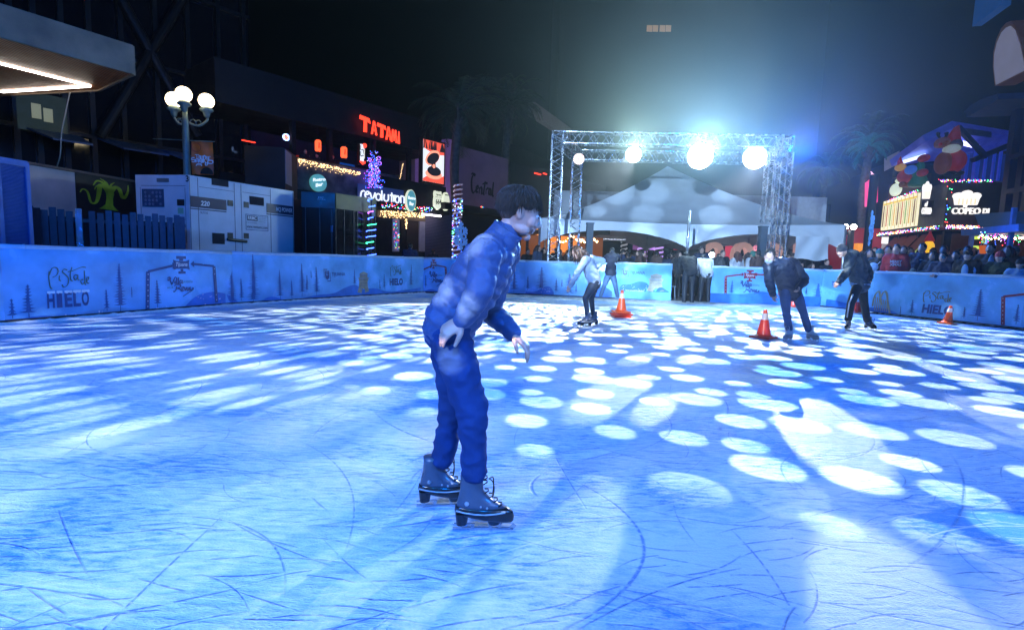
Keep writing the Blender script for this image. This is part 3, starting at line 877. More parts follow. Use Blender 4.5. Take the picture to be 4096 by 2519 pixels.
arch(t, f, (1742, 1743, 1781, 1818, 1868, 1872), (714, 664, 659, 659, 662, 712), ink_red, .08)
archsign(t, f, (1786, 648, 1815, 676), ink_red)
villa(t, f, (1776, 675, 1822, 704), ink_navy, ink_green)
trees(t, f, ((1756, 708, 673, .2), (1962, 722, 680, .5), (1935, 708, 690, .2)), 49)
hills(t, f, [(1720, 712), (1760, 709), (1800, 704), (1830, 700), (1860, 706), (1890, 708)], ink_hill, .004)
print_text(t, f, "centrohistorico.tijuana", (1783, 707, 1828, 713), ink_white, w=.0125)
mb = MB(); pl = Fac(RINK[7], RINK[8]); mb.fbox(pl, .0, pl.L, 0, .26, -.05, .02); mb.build("plinth", EPOST, t)

t, f = barrier(RINK[8], RINK[9], "short rink barrier corner behind the hooded skater at right", 15)
print_text(t, f, "Tijuana", (1998, 676, 2022, 690), ink_navy, shear=.2, bold=.03)
hills(t, f, [(1985, 718), (2010, 722), (2035, 728), (2060, 724)], ink_hill, .004)
t, f = barrier(RINK[9], RINK[10], "blue rink barrier at right before the crowd, its Hielo lettering half behind a cone", 17)
hills(t, f, [(2050, 735), (2090, 738), (2130, 742), (2160, 755)], ink_hill, .004)
u0, u1, v0, v1 = f.rect(2096, 700, 2140, 754); W_ = u1 - u0; H_ = v1 - v0
m_ = MB()
strokes(m_, f, [[(.0, .3), (.1, .8), (.3, 1), (.42, .7), (.5, .4)], [(.42, .7), (.55, .98), (.72, .95), (.85, .5), (1, 0)]], u0, u1, v0, v1, .009, .05)
for i in range(7):
    uu = u0 + W_ * (.12 + i * .11); m_.flat(f, [(uu, v0 + H_ * .15), (uu + .025, v0 + H_ * .12), (uu + .03, v0 + H_ * (.75 - .03 * i)), (uu + .005, v0 + H_ * (.78 - .03 * i))], .0085)
m_.build("printed_monument", ink_stone, t)
trees(t, f, ((2162, 757, 734, .1), (2190, 756, 719, .22), (2314, 764, 736, .14), (2347, 770, 693, .24), (2130, 750, 726, .1), (2440, 778, 730, .16)), 59)
u0, u1, v0, v1 = f.rect(2217, 698, 2287, 728)
m_ = MB(); strokes(m_, f, PISTA, u0, u1, v0, v1, .009, .02); m_.build("writing", ink_gold, t)
print_text(t, f, "HIELO", (2215, 732, 2290, 755), ink_navy, bold=.045, shear=.12)
arch(t, f, (2408, 2410, 2480, 2500, 2560, 2560), (780, 712, 704, 704, 700, 780), ink_red)
t, f = barrier(RINK[10], RINK[11], "rink barrier at the right frame edge running toward the camera", 19)

# gate rope post and loose sheet
steel = mat("galvanised", (0.55, 0.57, 0.6), 0.35, 0.85, var=0.15)

# ================================================================ LEFT SIDE
black = mat("black_panel", (0.012, 0.013, 0.016), 0.35, var=0.2)
dark = mat("dark_wall", (0.016, 0.016, 0.02), 0.7, var=0.2, vs=2)
darker = mat("darkest_wall", (0.006, 0.0065, 0.009), 0.7, var=0.2, vs=2)
darkmetal = mat("dark_metal", (0.03, 0.032, 0.036), 0.4, 0.5)
alu = mat("aluminium_truss", (0.72, 0.74, 0.78), 0.25, 0.9, var=0.1)
white_paint = mat("white_paint", (0.72, 0.74, 0.75), 0.45, var=0.06, vs=3)
glassd = mat("dark_glass", (0.01, 0.012, 0.016), 0.08, var=0.0, spec=0.7)


def tri_truss(mb, p, q, size=.38, step=.45, r=.026, up=None):
    """four-chord lattice truss from p to q"""
    p = Vector(p); q = Vector(q); t = (q - p).normalized(); L = (q - p).length
    u = Vector(up) if up else (Vector((0, 0, 1)) if abs(t.z) < .9 else Vector((0, 1, 0)))
    a = t.cross(u).normalized(); b = a.cross(t).normalized(); h = size / 2
    cs = [a * i * h + b * j * h for i, j in ((-1, -1), (1, -1), (1, 1), (-1, 1))]
    for c in cs: mb.tube(p + c, q + c, r, n=8)
    n = max(1, int(L / step)); st = L / n
    for k in range(4):
        c0, c1 = cs[k], cs[(k + 1) % 4]
        for i in range(n):
            s0 = p + t * st * i; s1 = p + t * st * (i + 1); sm = p + t * st * (i + .5)
            mb.tube(s0 + c0, sm + c1, r * .42, n=5); mb.tube(sm + c1, s1 + c0, r * .42, n=5)
        mb.tube(p + c0, p + c1, r * .6, n=6); mb.tube(q + c0, q + c1, r * .6, n=6)


# ---- shipping container beside the barrier
cont = stripes("container_blue", (0.02, 0.09, 0.30), (0.012, 0.05, 0.19), 'Z', 14, 0.45, 0.4, 0.5)
cedge = mat("container_edge", (0.03, 0.13, 0.36), 0.45)
A = at(68.5, 488, 9.15); B_ = Vector((A.x - 1.55, A.y - 6.0, 0)); A.z = 0
zt = at(68.5, 392, 9.15).z
fc = Fac((B_.x, B_.y), (A.x, A.y))
t = thing("shipping_container", (A + B_) / 2, "blue ribbed shipping container behind the barrier at far left", "container")
mb = MB(); mb.fbox(fc, 0, fc.L, 0.02, zt, -2.3, 0); mb.build("body", cont, t)
mb = MB()
for k in (0, .42, .84, 1.9, 3.0, 4.2): mb.fbox(fc, fc.L - k - .03, fc.L - k + .03, .0, zt + .01, .002, .03)
mb.fbox(fc, 0, fc.L, zt - .07, zt + .03, .002, .035)
mb.build("edge_rails", cedge, t)

# ---- mural wall
a = at(66, 450, 12.0); b = at(330, 470, 14.8)
fm = Fac((a.x, a.y), (b.x, b.y)); v_top = fm.uv(120, 404)[1]
t = thing("mural_wall", ((a.x + b.x) / 2, (a.y + b.y) / 2, 0), "low wall with pale plaster left half and black right half painted with a green plant", "wall")
plaster = mat("pale_plaster", (0.42, 0.40, 0.38), 0.8, var=0.25, vs=1.2, bump=.3)
um = fm.uv(181, 450)[0]
mb = MB(); mb.fbox(fm, -1.2, um, 0, v_top, -.25, 0); mb.build("plaster_wall", plaster, t)
mb = MB(); mb.fbox(fm, um, fm.L + .3, 0, v_top, -.25, .003); mb.build("painted_wall", mat("black_mural", (0.012, 0.011, 0.014), .6), t)
mb = MB(); mb.fbox(fm, -1.2, fm.L + .3, v_top, v_top + .06, -.30, .05); mb.build("coping", mat("coping", (0.10, 0.08, 0.07), .8), t)
green = mat("mural_green", (0.30, 0.42, 0.02), 0.6, var=0.35, vs=4)
mg = MB(); u0, u1, v0, v1 = fm.rect(192, 436, 308, 503); W = u1 - u0; H = v1 - v0


def ribbon(mb, fac, pts, wds, w):
    P = catmull([(a_, b_, 0) for a_, b_ in pts], 6); n = len(P)
    vs = []
    for i, p in enumerate(P):
        tt = (P[min(i + 1, n - 1)] - P[max(i - 1, 0)]).normalized(); nn = Vector((-tt.y, tt.x, 0))
        f_ = i / (n - 1) * (len(wds) - 1); k = min(int(f_), len(wds) - 2); wd = wds[k] + (wds[k + 1] - wds[k]) * (f_ - k)
        for s_ in (1, -1):
            q = p + nn * wd * s_ / 2; vs.append(fac.P(u0 + W * q.x, v0 + H * q.y, w + i * 3e-5))
    mb.add(vs, [(2 * i, 2 * i + 1, 2 * i + 3, 2 * i + 2) for i in range(n - 1)])


for i, (pts, wds) in enumerate((([(.56, 0), (.58, .3), (.60, .62)], [.42, .16, .14, .18]), ([(.60, .60), (.70, .84), (.80, .80), (.86, .52), (.93, .56), (.99, .78), (1.0, 1.0)], [.12, .10, .09, .09, .05, .02]),
                    ([(.58, .6), (.50, .80), (.40, .82), (.36, .5), (.30, .22), (.20, .20), (.14, .55), (.05, .62), (0, .5)], [.14, .12, .1, .06, .05, .04, .02]),
                    ([(.58, .66), (.48, .92), (.34, .98), (.26, .8)], [.10, .06, .02]), ([(.59, .66), (.52, .96), (.40, 1.08)], [.08, .06, .01]), ([(.6, .66), (.62, .9), (.70, 1.02)], [.07, .05, .01]),
                    ([(.58, .62), (.46, .86), (.32, .78), (.28, .66)], [.09, .05, .01]))):
    ribbon(mg, fm, pts, wds, .006 + i * .0015)
mg.build("painted_plant", green, t)

# ---- slat fence
a = at(68, 540, 10.5); b = at(446, 540, 12.1)
ff = Fac((a.x, a.y), (b.x, b.y))
t = thing("slat_fence", ((a.x + b.x) / 2, (a.y + b.y) / 2, 0), "fence of upright dark blue slats behind the left barrier", "fence")
slat = mat("fence_slat", (0.03, 0.04, 0.09), 0.5, var=0.3)
glit = mat("tinsel_wrap", (0.45, 0.55, 0.85), 0.15, 0.9, var=0.6, vs=60, bump=1, bs=120)
xs = [74, 90, 108, 128, 148, 168, 190, 222, 242, 262, 282, 301, 320, 338, 356, 373, 390, 408, 425, 437]
for i, x in enumerate(xs):
    u = ff.uv(x, 540)[0]; h = 1.97 - .03 * (i % 3)
    mb = MB(); mb.fbox(ff, u - .055, u + .055, 0, h, -.03, .03)
    o = mb.build("slat", glit if x == 190 else slat, t)
    if x == 190: o['label'] = "slat wrapped in glittering tinsel"
mb = MB(); mb.fbox(ff, 0, ff.L, .35, .42, -.07, -.035); mb.fbox(ff, 0, ff.L, 1.7, 1.77, -.07, -.035); mb.build("rail", slat, t)
mb = MB(); mb.fbox(ff, 0, ff.L, .02, 1.80, -.16, -.13); mb.build("backing_sheet", mat("black_sheet", (0.006, 0.006, 0.012), .8), t)

# ---- generator
g0 = at(328, 500, 13.15); g1 = at(455, 500, 12.9); g2 = at(705, 500, 15.6)
ga = Fac((g0.x, g0.y), (g1.x, g1.y)); gb = Fac((g1.x, g1.y), (g2.x, g2.y))
zg = gb.uv(457, 421)[1]; zb = .35
t = thing("generator", ((g0.x + g2.x) / 2, (g0.y + g2.y) / 2, 0), "large white mobile power generator marked 220 and MQ Power".replace("MQ Power", "with black side stripes"), "generator")
gen = mat("generator_white", (0.50, 0.56, 0.62), 0.4, var=0.08, vs=3)
d3 = gb.U * gb.L
mb = MB()
p = [ga.P(0, 0), ga.P(ga.L, 0), gb.P(gb.L, 0), ga.P(0, 0) + d3]
for i in range(4): p[i] = Vector((p[i].x, p[i].y, 0))
lo = [q + Vector((0, 0, zb)) for q in p]; hi = [q + Vector((0, 0, zg)) for q in p]
mb.add(lo + hi, [(0, 1, 5, 4), (1, 2, 6, 5), (2, 3, 7, 6), (3, 0, 4, 7), (4, 5, 6, 7), (3, 2, 1, 0)])
mb.build("body", gen, t)
mb = MB(); mb.fbox(ga, .1, ga.L - .1, 0, zb, -2.6, -.1); mb.build("skid", black, t)
seam = mat("panel_seam", (0.10, 0.12, 0.15), .5); dk = mat("navy_stripe", (0.01, 0.015, 0.05), .4); vent = stripes("vent_grille", (0.03, 0.035, 0.05), (0.004, 0.004, 0.006), 'Z', 30, .5, .5, .4)


def gp(fac, name, r, m, w0=.002, w1=.012):
    u0, u1, v0, v1 = fac.rect(*r); q = MB(); q.fbox(fac, u0, u1, v0, v1, w0, w1); return q.build(name, m, t)


for r in ((508, 431, 548, 447), (599, 473, 633, 493), (510, 560, 539, 586), (342, 454, 394, 497)): gp(gb if r[0] > 455 else ga, "vent" if r[0] > 455 else "control_window", r, vent if r[0] > 455 else mat("window_dark", (.02, .06, .13), .1))
for r in ((546, 481, 559, 495), (585, 485, 597, 499), (546, 559, 559, 573), (585, 560, 597, 573)): gp(gb, "door_latch", r, black)
gp(ga, "door_latch", (426, 479, 443, 494), black)
gp(gb, "stripe", (457, 475.5, 543, 501), dk); gp(gb, "stripe", (457, 503.5, 543, 506), dk)
gp(gb, "stripe", (640, 492, 703, 514), dk); gp(gb, "stripe", (640, 516, 703, 518.5), dk)
mb = MB()
for x in (457.5, 477, 564, 580, 650, 703.5):
    u = gb.uv(x, 520)[0]; mb.fbox(gb, u - .008, u + .008, zb + .05, zg - .03, .001, .005)
for y0, y1, x0, x1 in ((451, 458, 478, 562), (460, 472, 582, 648)):
    v = gb.uv((x0 + x1) / 2, (y0 + y1) / 2)[1]; mb.fbox(gb, gb.uv(x0, y0)[0], gb.uv(x1, y1)[0], v - .006, v + .006, .001, .0055)
for x in (339, 446):
    u = ga.uv(x, 500)[0]; mb.fbox(ga, u - .006, u + .006, 1.35, zg - .3, .001, .005)
for y in (446, 526):
    v = ga.uv(392, y)[1]; mb.fbox(ga, ga.uv(339, y)[0], ga.uv(446, y)[0], v - .006, v + .006, .001, .0055)
mb.build("panel_seams", seam, t)
gp(ga, "name_plate", (377, 428.5, 406, 437.5), mat("grey_plate", (.12, .13, .14), .4))
mb = MB(); rr_ = random.Random(3)
u0, u1, v0, v1 = ga.rect(347, 458, 391, 495)
for i in range(5):
    for j in range(4):
        uu = u0 + (u1 - u0) * (i + .5) / 5; vv = v0 + (v1 - v0) * (j + .5) / 4
        if rr_.random() < .75: mb.prism(ga, [(uu + .035 * math.cos(k * math.pi / 4), vv + .035 * math.sin(k * math.pi / 4)) for k in range(8)], .012, .02)
mb.build("gauges", mat("gauge", (.10, .16, .25), .3), t)
T = lambda fac, s, r, m, **k: (lambda q: text_mb(s, fac, q[0], q[1], q[2], q[3], k.pop('w', .013), 0, **k).build("writing", m, t))(fac.rect(*r))
T(ga, "3", (446, 421.5, 453.5, 437), black, bold=.03, w=.004)
T(gb, "220", (481, 483, 503, 495), white_paint, bold=.03, shear=.15)
T(gb, "NLF3165", (481, 508, 499, 514), seam, w=.003, bold=.02)
T(gb, "MQ POWER", (662, 499, 701, 511), white_paint, bold=.02, shear=.2)
gp(gb, "rental_plate", (588.5, 515, 645, 555), mat("plate_pale", (.42, .50, .60), .4), .001, .004)
mb = MB(); u0, u1, v0, v1 = gb.rect(590, 516.5, 643.5, 553.5)
for (a_, b_, c_, d_) in ((u0, u1, v1 - .012, v1), (u0, u1, v0, v0 + .012), (u0, u0 + .012, v0 + .013, v1 - .013), (u1 - .012, u1, v0 + .013, v1 - .013)): mb.fbox(gb, a_, b_, c_, d_, .0045, .0065)
mb.fbox(gb, u0 + (u1 - u0) * .06, u0 + (u1 - u0) * .52, v0 + (v1 - v0) * .60, v0 + (v1 - v0) * .92, .0045, .0062)
mb.build("plate_frame", dk, t)
T(gb, "RRMC", (595, 519.5, 616, 528), white_paint, bold=.03, w=.008)
T(gb, "MAQUINARIA", (592, 533.5, 617, 537), dk, w=.006)
T(gb, "www.rentasmc.com", (592, 542.5, 642, 549), dk, bold=.025, w=.006)
for k in range(4): T(gb, "Renta de equipo", (620 + k % 2, 520.5 + k * 4, 640 - k % 2, 523 + k * 4), seam, w=.006)
gp(ga, "sticker", (427, 499, 441, 513.5), mat("green_sticker", (.25, .45, .30), .4), .001, .004)
mb = MB(); q = gb.P(gb.uv(570, 580)[0], 0); zz = gb.uv(570, 576)[1]
mb.tube(Vector((q.x, q.y, zz)) + gb.N * .03 - gb.U * .3, Vector((q.x, q.y, zz - .03)) + gb.N * .03 + gb.U * .25, .04); mb.build("exhaust_handle", black, t)

# dark fire extinguisher-like pump beside generator: small red cap behind barrier
# ---- dark stacked boxes behind generator
a = at(590, 500, 17.0); b = at(686, 500, 17.2); c = at(709, 500, 18.6)
fa = Fac((a.x, a.y), (b.x, b.y)); fb_ = Fac((b.x, b.y), (c.x, c.y))
t = thing("equipment_shed", ((a.x + b.x) / 2, a.y, 0), "tall dark shed with one pale grey end wall behind the generator", "shed")
z1 = fa.uv(640, 352)[1]
mb = MB(); mb.fbox(fa, 0, fa.L, 0, z1, -1.6, 0); mb.build("front_wall", darker, t)
mb = MB(); mb.fbox(fb_, .01, fb_.L, fb_.uv(697, 447)[1], z1 - .06, .0, .02); mb.build("end_wall", mat("lit_end_grey", (.20, .22, .30), .6), t)  # lit side of the dark shed put into a paler colour
a = at(705, 500, 16.2); b = at(727, 500, 16.4); fx = Fac((a.x, a.y), (b.x, b.y))
mb = MB(); mb.fbox(fx, 0, fx.L, 0, fx.uv(716, 478)[1], -.5, 0)
tag(mb.build("side_board", mat("oxblood", (.07, .012, .014), .6)), "narrow dark red board between generator and black kiosk", "board")
# dim things behind: tank and white cowl
mb = MB(); p = at(553, 436, 18.5); mb.lathe((p.x, p.y, 0), [(.30, 0), (.30, p.z + .1), (.26, p.z + .25), (.1, p.z + .3)], 20)
tag(mb.build("water_tank", mat("teal_tank", (.05, .11, .12), .5), smooth=True), "small teal tank peeking above the generator beside the street banner", "tank")

# ---- black kiosk
k0 = at(724, 500, 15.4); k1 = at(805, 500, 15.5); k2 = at(901.5, 500, 16.8)
ka = Fac((k0.x, k0.y), (k1.x, k1.y)); kb = Fac((k1.x, k1.y), (k2.x, k2.y)); zk = ka.uv(770, 464)[1]
t = thing("kiosk", (k1.x, k1.y, 0), "black street kiosk with dull gold fascia and glossy side panels", "kiosk")
d3 = kb.U * kb.L
lo = [Vector((q.x, q.y, 0)) for q in (k0, k1, k2, k0 + d3)]; hi = [q + Vector((0, 0, zk)) for q in lo]
mb = MB(); mb.add(lo + hi, [(0, 1, 5, 4), (1, 2, 6, 5), (2, 3, 7, 6), (3, 0, 4, 7), (4, 5, 6, 7), (3, 2, 1, 0)])
mb.build("body", mat("kiosk_gloss", (0.008, 0.008, 0.010), 0.12, var=0), t)
vb = kb.uv(850, 506)[1]
mb = MB(); mb.fbox(kb, 0, kb.L, vb, zk + .02, .003, .03); mb.build("fascia", mat("dull_gold", (0.11, 0.085, 0.02), .45, var=.35, vs=2), t)
mb = MB(); mb.fbox(ka, 0, ka.L, vb, zk + .02, .003, .03); mb.build("front_fascia", black, t)
mb = MB()
for x in (734, 768, 797): u = ka.uv(x, 540)[0]; mb.fbox(ka, u - .01, u + .01, .1, vb, .002, .02)
for x in (806, 826, 849, 858, 885, 900): u = kb.uv(x, 540)[0]; mb.fbox(kb, u - .012, u + .012, .1, vb, .002, .02)
mb.build("panel_frames", darkmetal, t)
T(ka, "MC", (765, 473, 777, 477), white_paint, w=.034); T(ka, "SANTA  MARIA", (762, 478.5, 782, 480), white_paint, w=.034)
mb = MB(); u0, u1, v0, v1 = ka.rect(788, 541, 801, 557); mb.fbox(ka, u0 + .08, u1 - .02, v0, v1, .003, .01); mb.build("sticker", mat("blue_sticker", (.05, .12, .3), .4), t)
mb = MB(); u0, u1, v0, v1 = kb.rect(887, 502, 899, 522)
mb.prism(kb, [(u0, v1), (u0 + .02, v0 + .15), ((u0 + u1) / 2, v0), (u1, v0 + .05), (u1, v1)], .033, .04); mb.build("paper_notice", mat("paper_grey", (.25, .26, .24), .7), t)
# added glowing coils standing in for a blurred reflection in the kiosk glass
lcol = [glow("reflected_blue", (.05, .12, 1.0), 9, False), glow("reflected_green", (.05, .9, .35), 6, False), glow("reflected_violet", (.45, .1, 1.0), 7, False)]
t = thing("reflection_spiral", kb.P(kb.uv(880, 540)[0], 0, .16), "column of blue, green and violet light coils beside the kiosk glass", "light column")
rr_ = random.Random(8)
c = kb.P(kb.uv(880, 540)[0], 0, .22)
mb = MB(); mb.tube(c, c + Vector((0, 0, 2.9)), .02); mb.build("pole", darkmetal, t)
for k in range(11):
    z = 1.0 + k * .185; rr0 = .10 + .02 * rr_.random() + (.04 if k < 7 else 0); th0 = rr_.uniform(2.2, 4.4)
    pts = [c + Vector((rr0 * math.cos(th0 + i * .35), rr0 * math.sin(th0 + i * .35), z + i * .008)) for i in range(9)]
    mb = MB(); mb.path(pts, .012, 5); mb.build("reflection_coil", lcol[1 if k in (3, 6) else 2 if k == 8 else 0], t)

# ---- street lamp with three globes
P0 = at(452, 500, 15.0)
t = thing("street_lamp", (P0.x, P0.y, 0), "green ornate lamp post with three glowing round globes behind the generator", "street lamp")
lampm = mat("lamp_green_paint", (0.16, 0.24, 0.22), .4, .2, var=.15)
globe = glow("lamp_globe", (1.0, 0.80, 0.48), 8)
px = lambda x, y, dy=0.0: at(x, y, 15.0 + dy)
top = px(454, 232)
mb = MB(); mb.lathe((P0.x, P0.y, 0), [(.22, 0), (.22, .4), (.12, .55), (.10, 1.2), (.085, px(452, 300).z), (.10, px(452, 296).z), (.07, px(453, 285).z), (.05, top.z + .05)], 14)
mb.build("pole", lampm, t, smooth=True)
for gx, gy, sd, dy in ((417, 240, -1, -.1), (441, 227, -.3, -.45), (495.5, 243, 1, .15)):
    g = px(gx, gy, dy)
    e = thing("x", g, None, None) if False else None
    base = Vector((P0.x, P0.y, px(452, 291).z))
    low = Vector((g.x, g.y, g.z - .42)); mid = base.lerp(Vector((g.x, g.y, base.z)), .55) + Vector((0, 0, -.10))
    mb = MB()
    if abs(sd) < .5:
        mb.path(catmull([Vector((P0.x, P0.y, g.z - .35)), Vector((P0.x, P0.y, g.z - .30)).lerp(g, .5) + Vector((0, 0, -.16)), g + Vector((0, 0, -.25))], 6), .035, 8)
    else:
        mb.path(catmull([base, mid, Vector((g.x, g.y, base.z + .06)), low + Vector((0, 0, .05))], 7), .032, 8)
        for (f_, rr0) in ((.35, .08), (.6, .07)):
            cc = base.lerp(Vector((g.x, g.y, base.z)), f_)
            mb.path([cc + Vector((rr0 * math.cos(a_), 0, rr0 * math.sin(a_) - .02)) for a_ in [i * .45 for i in range(10)]], .014, 6)
    mb.build("arm", lampm, t, smooth=True)
    mb = MB(); mb.lathe((g.x, g.y, g.z - .47), [(.03, 0), (.07, .05), (.10, .16), (.17, .2), (.175, .24), (.13, .27), (.12, .30)], 16); mb.build("globe_holder", lampm, t, smooth=True)
    mb = MB(); mb.ball(g, .20, 24, 16); mb.build("globe", globe, t, smooth=True)
# banner on the lamp
fbn = Fac((P0.x + .09, P0.y), (P0.x + .09 + 1, P0.y + .1))
t = thing("street_banner", fbn.P(0, 2.8), "orange street banner hanging from the lamp post", "banner")
u0, u1, v0, v1 = fbn.rect(460, 341, 512, 420)
u0 = .05
mb = MB(); n = 10
vs = [fbn.P(u0 + (u1 - u0) * i / n, v0 + (v1 - v0) * j / 12, .02 * math.sin(i * .9 + j * .35)) for i in range(n + 1) for j in range(13)]
mb.add(vs, [(i * 13 + j, (i + 1) * 13 + j, (i + 1) * 13 + j + 1, i * 13 + j + 1) for i in range(n) for j in range(12)])
ban = mat("banner_orange", (0.62, 0.13, 0.015), .5, var=.45, vs=2.2, emit=(0.62, 0.13, 0.015), es=0.0)
mb.build("cloth", ban, t, smooth=True)
mb = MB(); mb.tube(fbn.P(-.95, v1 + .02), fbn.P(u1 + .05, v1 + .02), .012); mb.build("rod", lampm, t)
W = u1 - u0; H = v1 - v0; mb = MB()
LT = [[(.18, .60), (.38, .60)], [(.27, .60), (.27, .48)], [(.36, .58), (.36, .48)], [(.36, .56), (.42, .56), (.42, .46), (.36, .46)], [(.46, .58), (.46, .48), (.54, .48), (.54, .58)],
      [(.58, .58), (.58, .46), (.66, .48), (.68, .54), (.62, .58), (.58, .58)], [(.70, .56), (.76, .56)], [(.73, .56), (.73, .44)], [(.80, .56), (.90, .56)], [(.80, .56), (.80, .46), (.90, .46)], [(.80, .51), (.88, .51)],
      [(.16, .50), (.04, .50), (.04, .44), (.16, .44), (.16, .38), (.02, .38)], [(.22, .36), (.22, .46), (.32, .46), (.32, .36)], [(.22, .41), (.32, .41)], [(.36, .36), (.36, .45), (.48, .36), (.48, .45)],
      [(.54, .36), (.54, .46), (.60, .41), (.54, .36)], [(.66, .40), (.66, .30), (.74, .30), (.74, .36), (.70, .36)], [(.78, .44), (.98, .44), (.98, .36), (.78, .36), (.78, .44)],
      [(.22, .26), (.28, .32), (.44, .32), (.48, .26)], [(.26, .29), (.44, .29)]]
for ln in LT: strokes(mb, fbn, [ln], u0, u1, v0, v1, .03, .03)
mb.build("writing", ink_white, t)
mb = MB(); cx = u0 + W * .70; R0 = W * .30
mb.flat(fbn, [(cx + R0 * math.cos(a_ * math.pi / 10), v0 + .02 + R0 * math.sin(a_ * math.pi / 10) * 1.1) for a_ in range(11)], .026); mb.build("printed_seal", darker, t)
mb = MB(); cx = u0 + W * .25; cy = v0 + H * .82
for rr0 in (.12,):
    pts = [(cx + rr0 * math.cos(a_ * math.pi / 8), cy + rr0 * math.sin(a_ * math.pi / 8)) for a_ in range(17)]
    strokes(mb, fbn, [pts], 0, 1, 0, 1, .03, .02)
mb.build("printed_emblem", mat("banner_red", (.45, .06, .03), .5), t)
t_ban = t

# ---- canopy with wood soffit
zc = 4.6
cc = [ground(x, y, zc) for x, y in ((-120, 54), (320, 176), (236, 216), (-60, 231))]
t = thing("entrance_canopy", (cc[1] + cc[3]) / 2, "concrete canopy with slatted wooden soffit and white light strip, upper left", "canopy")
conc = mat("canopy_concrete", (0.20, 0.14, 0.085), .6, var=.3, vs=2.5)
wood = stripes("wood_soffit", (0.40, 0.11, 0.02), (0.09, 0.022, 0.004), 'X', 4.2, .5, .35, .5)
h = at(320, 110, cc[1].y).z - zc
out = [cc[0], cc[1], cc[2], cc[3], cc[3] + Vector((-4, 3, 0)), cc[0] + Vector((-6, 0, 0))]
mb = MB(); vs = out + [q + Vector((0, 0, .03)) for q in out]; n = 6
mb.add(vs, [tuple(range(n)), tuple(range(2 * n - 1, n - 1, -1))] + [(i, (i + 1) % n, (i + 1) % n + n, i + n) for i in range(n)])
mb.build("soffit", wood, t)
mb = MB()
for i in range(n):
    a_, b_ = out[i], out[(i + 1) % n]
    dd = (b_ - a_).normalized(); nn = Vector((dd.y, -dd.x, 0)) * .04
    base = [a_ + nn, b_ + nn, b_ + nn * -.2, a_ - nn * .2]
    vs = [q + Vector((0, 0, -.03)) for q in base] + [q + Vector((0, 0, h)) for q in base]
    mb.add(vs, [(0, 1, 2, 3), (7, 6, 5, 4), (0, 4, 5, 1), (1, 5, 6, 2), (2, 6, 7, 3), (3, 7, 4, 0)])
mb.add([q + Vector((0, 0, h)) for q in out], [tuple(range(n))])
mb.build("fascia", conc, t)
led = glow("led_strip", (1.0, 0.93, 0.82), 9)
mb = MB(); s0, s1, s2 = (ground(x, y, zc - .02) for x, y in ((-60, 138), (217, 207), (4, 221)))
mb.bar(s0, s1, .07, .03); mb.bar(s1 - (s1 - s2).normalized() * .03, s2, .07, .03); mb.build("light_strip", led, t)
mb = MB(); wq = [at(168, 222, 11.5), at(160, 260, 11.55), at(148, 320, 11.5), at(145, 370, 11.5), at(137, 400, 11.6)]
mb.path(catmull(wq, 6), .012, 5); tag(mb.build("hanging_cable", mat("cable_beige", (.3, .28, .2), .6), smooth=True), "thin pale cable hanging from the canopy", "cable")

# ---- big glass building with steel bracing
ba = (-15.2, 15.2); bb = (-10.4, 21.2)
fg = Fac((ba[0] - (bb[0] - ba[0]) * .8, ba[1] - (bb[1] - ba[1]) * .8), bb)
t = thing("glass_building", (bb[0], bb[1], 0), "huge dark glass building with diagonal steel braces behind the left side", "building")
mb = MB(); mb.fbox(fg, 0, fg.L, 0, 19, -8, -.15); mb.build("glass_wall", glassd, t)
steelm = mat("bracing_steel", (0.022, 0.02, 0.018), .5, .3)
mb = MB()
for x in (-40, 40, 95, 160, 225, 300, 382, 458, 530, 590):
    u = fg.uv(x, 300)[0]; mb.fbox(fg, u - .07, u + .07, 0, 19, -.14, .02)
for v in (3.2, 4.7, 7.4, 10.1, 12.8, 15.5, 18.2): mb.fbox(fg, 0, fg.L, v - .06, v + .06, -.13, .01)
mb.build("mullions", steelm, t)
mb = MB()
for (x0, y0, x1, y1) in ((235, 330, 470, -60), (470, 330, 240, -80)):
    a_ = fg.uv(x0, y0); b_ = fg.uv(x1, y1); mb.tube(fg.P(a_[0], a_[1], .2), fg.P(b_[0], b_[1], .2), .16, n=12)
    if x0 > 300: break
mb.build("brace", steelm, t)
mb = MB()
for (x0, y0, x1, y1) in ((75, 250, 98, 285), (104, 262, 126, 294)): mb.fbox(fg, *(lambda r: (r[0], r[1], r[2], r[3]))(fg.rect(x0, y0, x1, y1)), .02, .05)
mb.build("lit_pane", glow("office_pane", (.42, .46, .30), .35), t)
mb = MB(); mb.fbox(fg, *fg.rect(40, 226, 160, 318), .0, .03); mb.build("window", mat("office_glass", (.03, .05, .05), .15, emit=(.10, .16, .15), es=.12), t)
# blue-lit sunshades above its ground floor
mb = MB()
shade = mat("sunshade_blue", (0.10, 0.20, 0.40), .5)
mb = MB()
for i, (x0, x1, y) in enumerate(((65, 190, 345), (235, 370, 368), (380, 450, 388))):
    a_ = fg.uv(x0, y)[0]; b_ = fg.uv(x1, y)[0]; v = fg.uv((x0 + x1) / 2, y)[1]
    mb = MB(); mb.add([fg.P(a_, v + .35, .05), fg.P(b_, v + .35, .05), fg.P(b_ + .1, v, 1.1), fg.P(a_ + .4, v, 1.1), fg.P(a_, v + .30, .05), fg.P(b_, v + .30, .05), fg.P(b_ + .1, v - .05, 1.1), fg.P(a_ + .4, v - .05, 1.1)],
                      [(0, 1, 2, 3), (7, 6, 5, 4), (0, 3, 7, 4), (1, 5, 6, 2), (3, 2, 6, 7), (0, 4, 5, 1)]); mb.build("sunshade", shade, t)

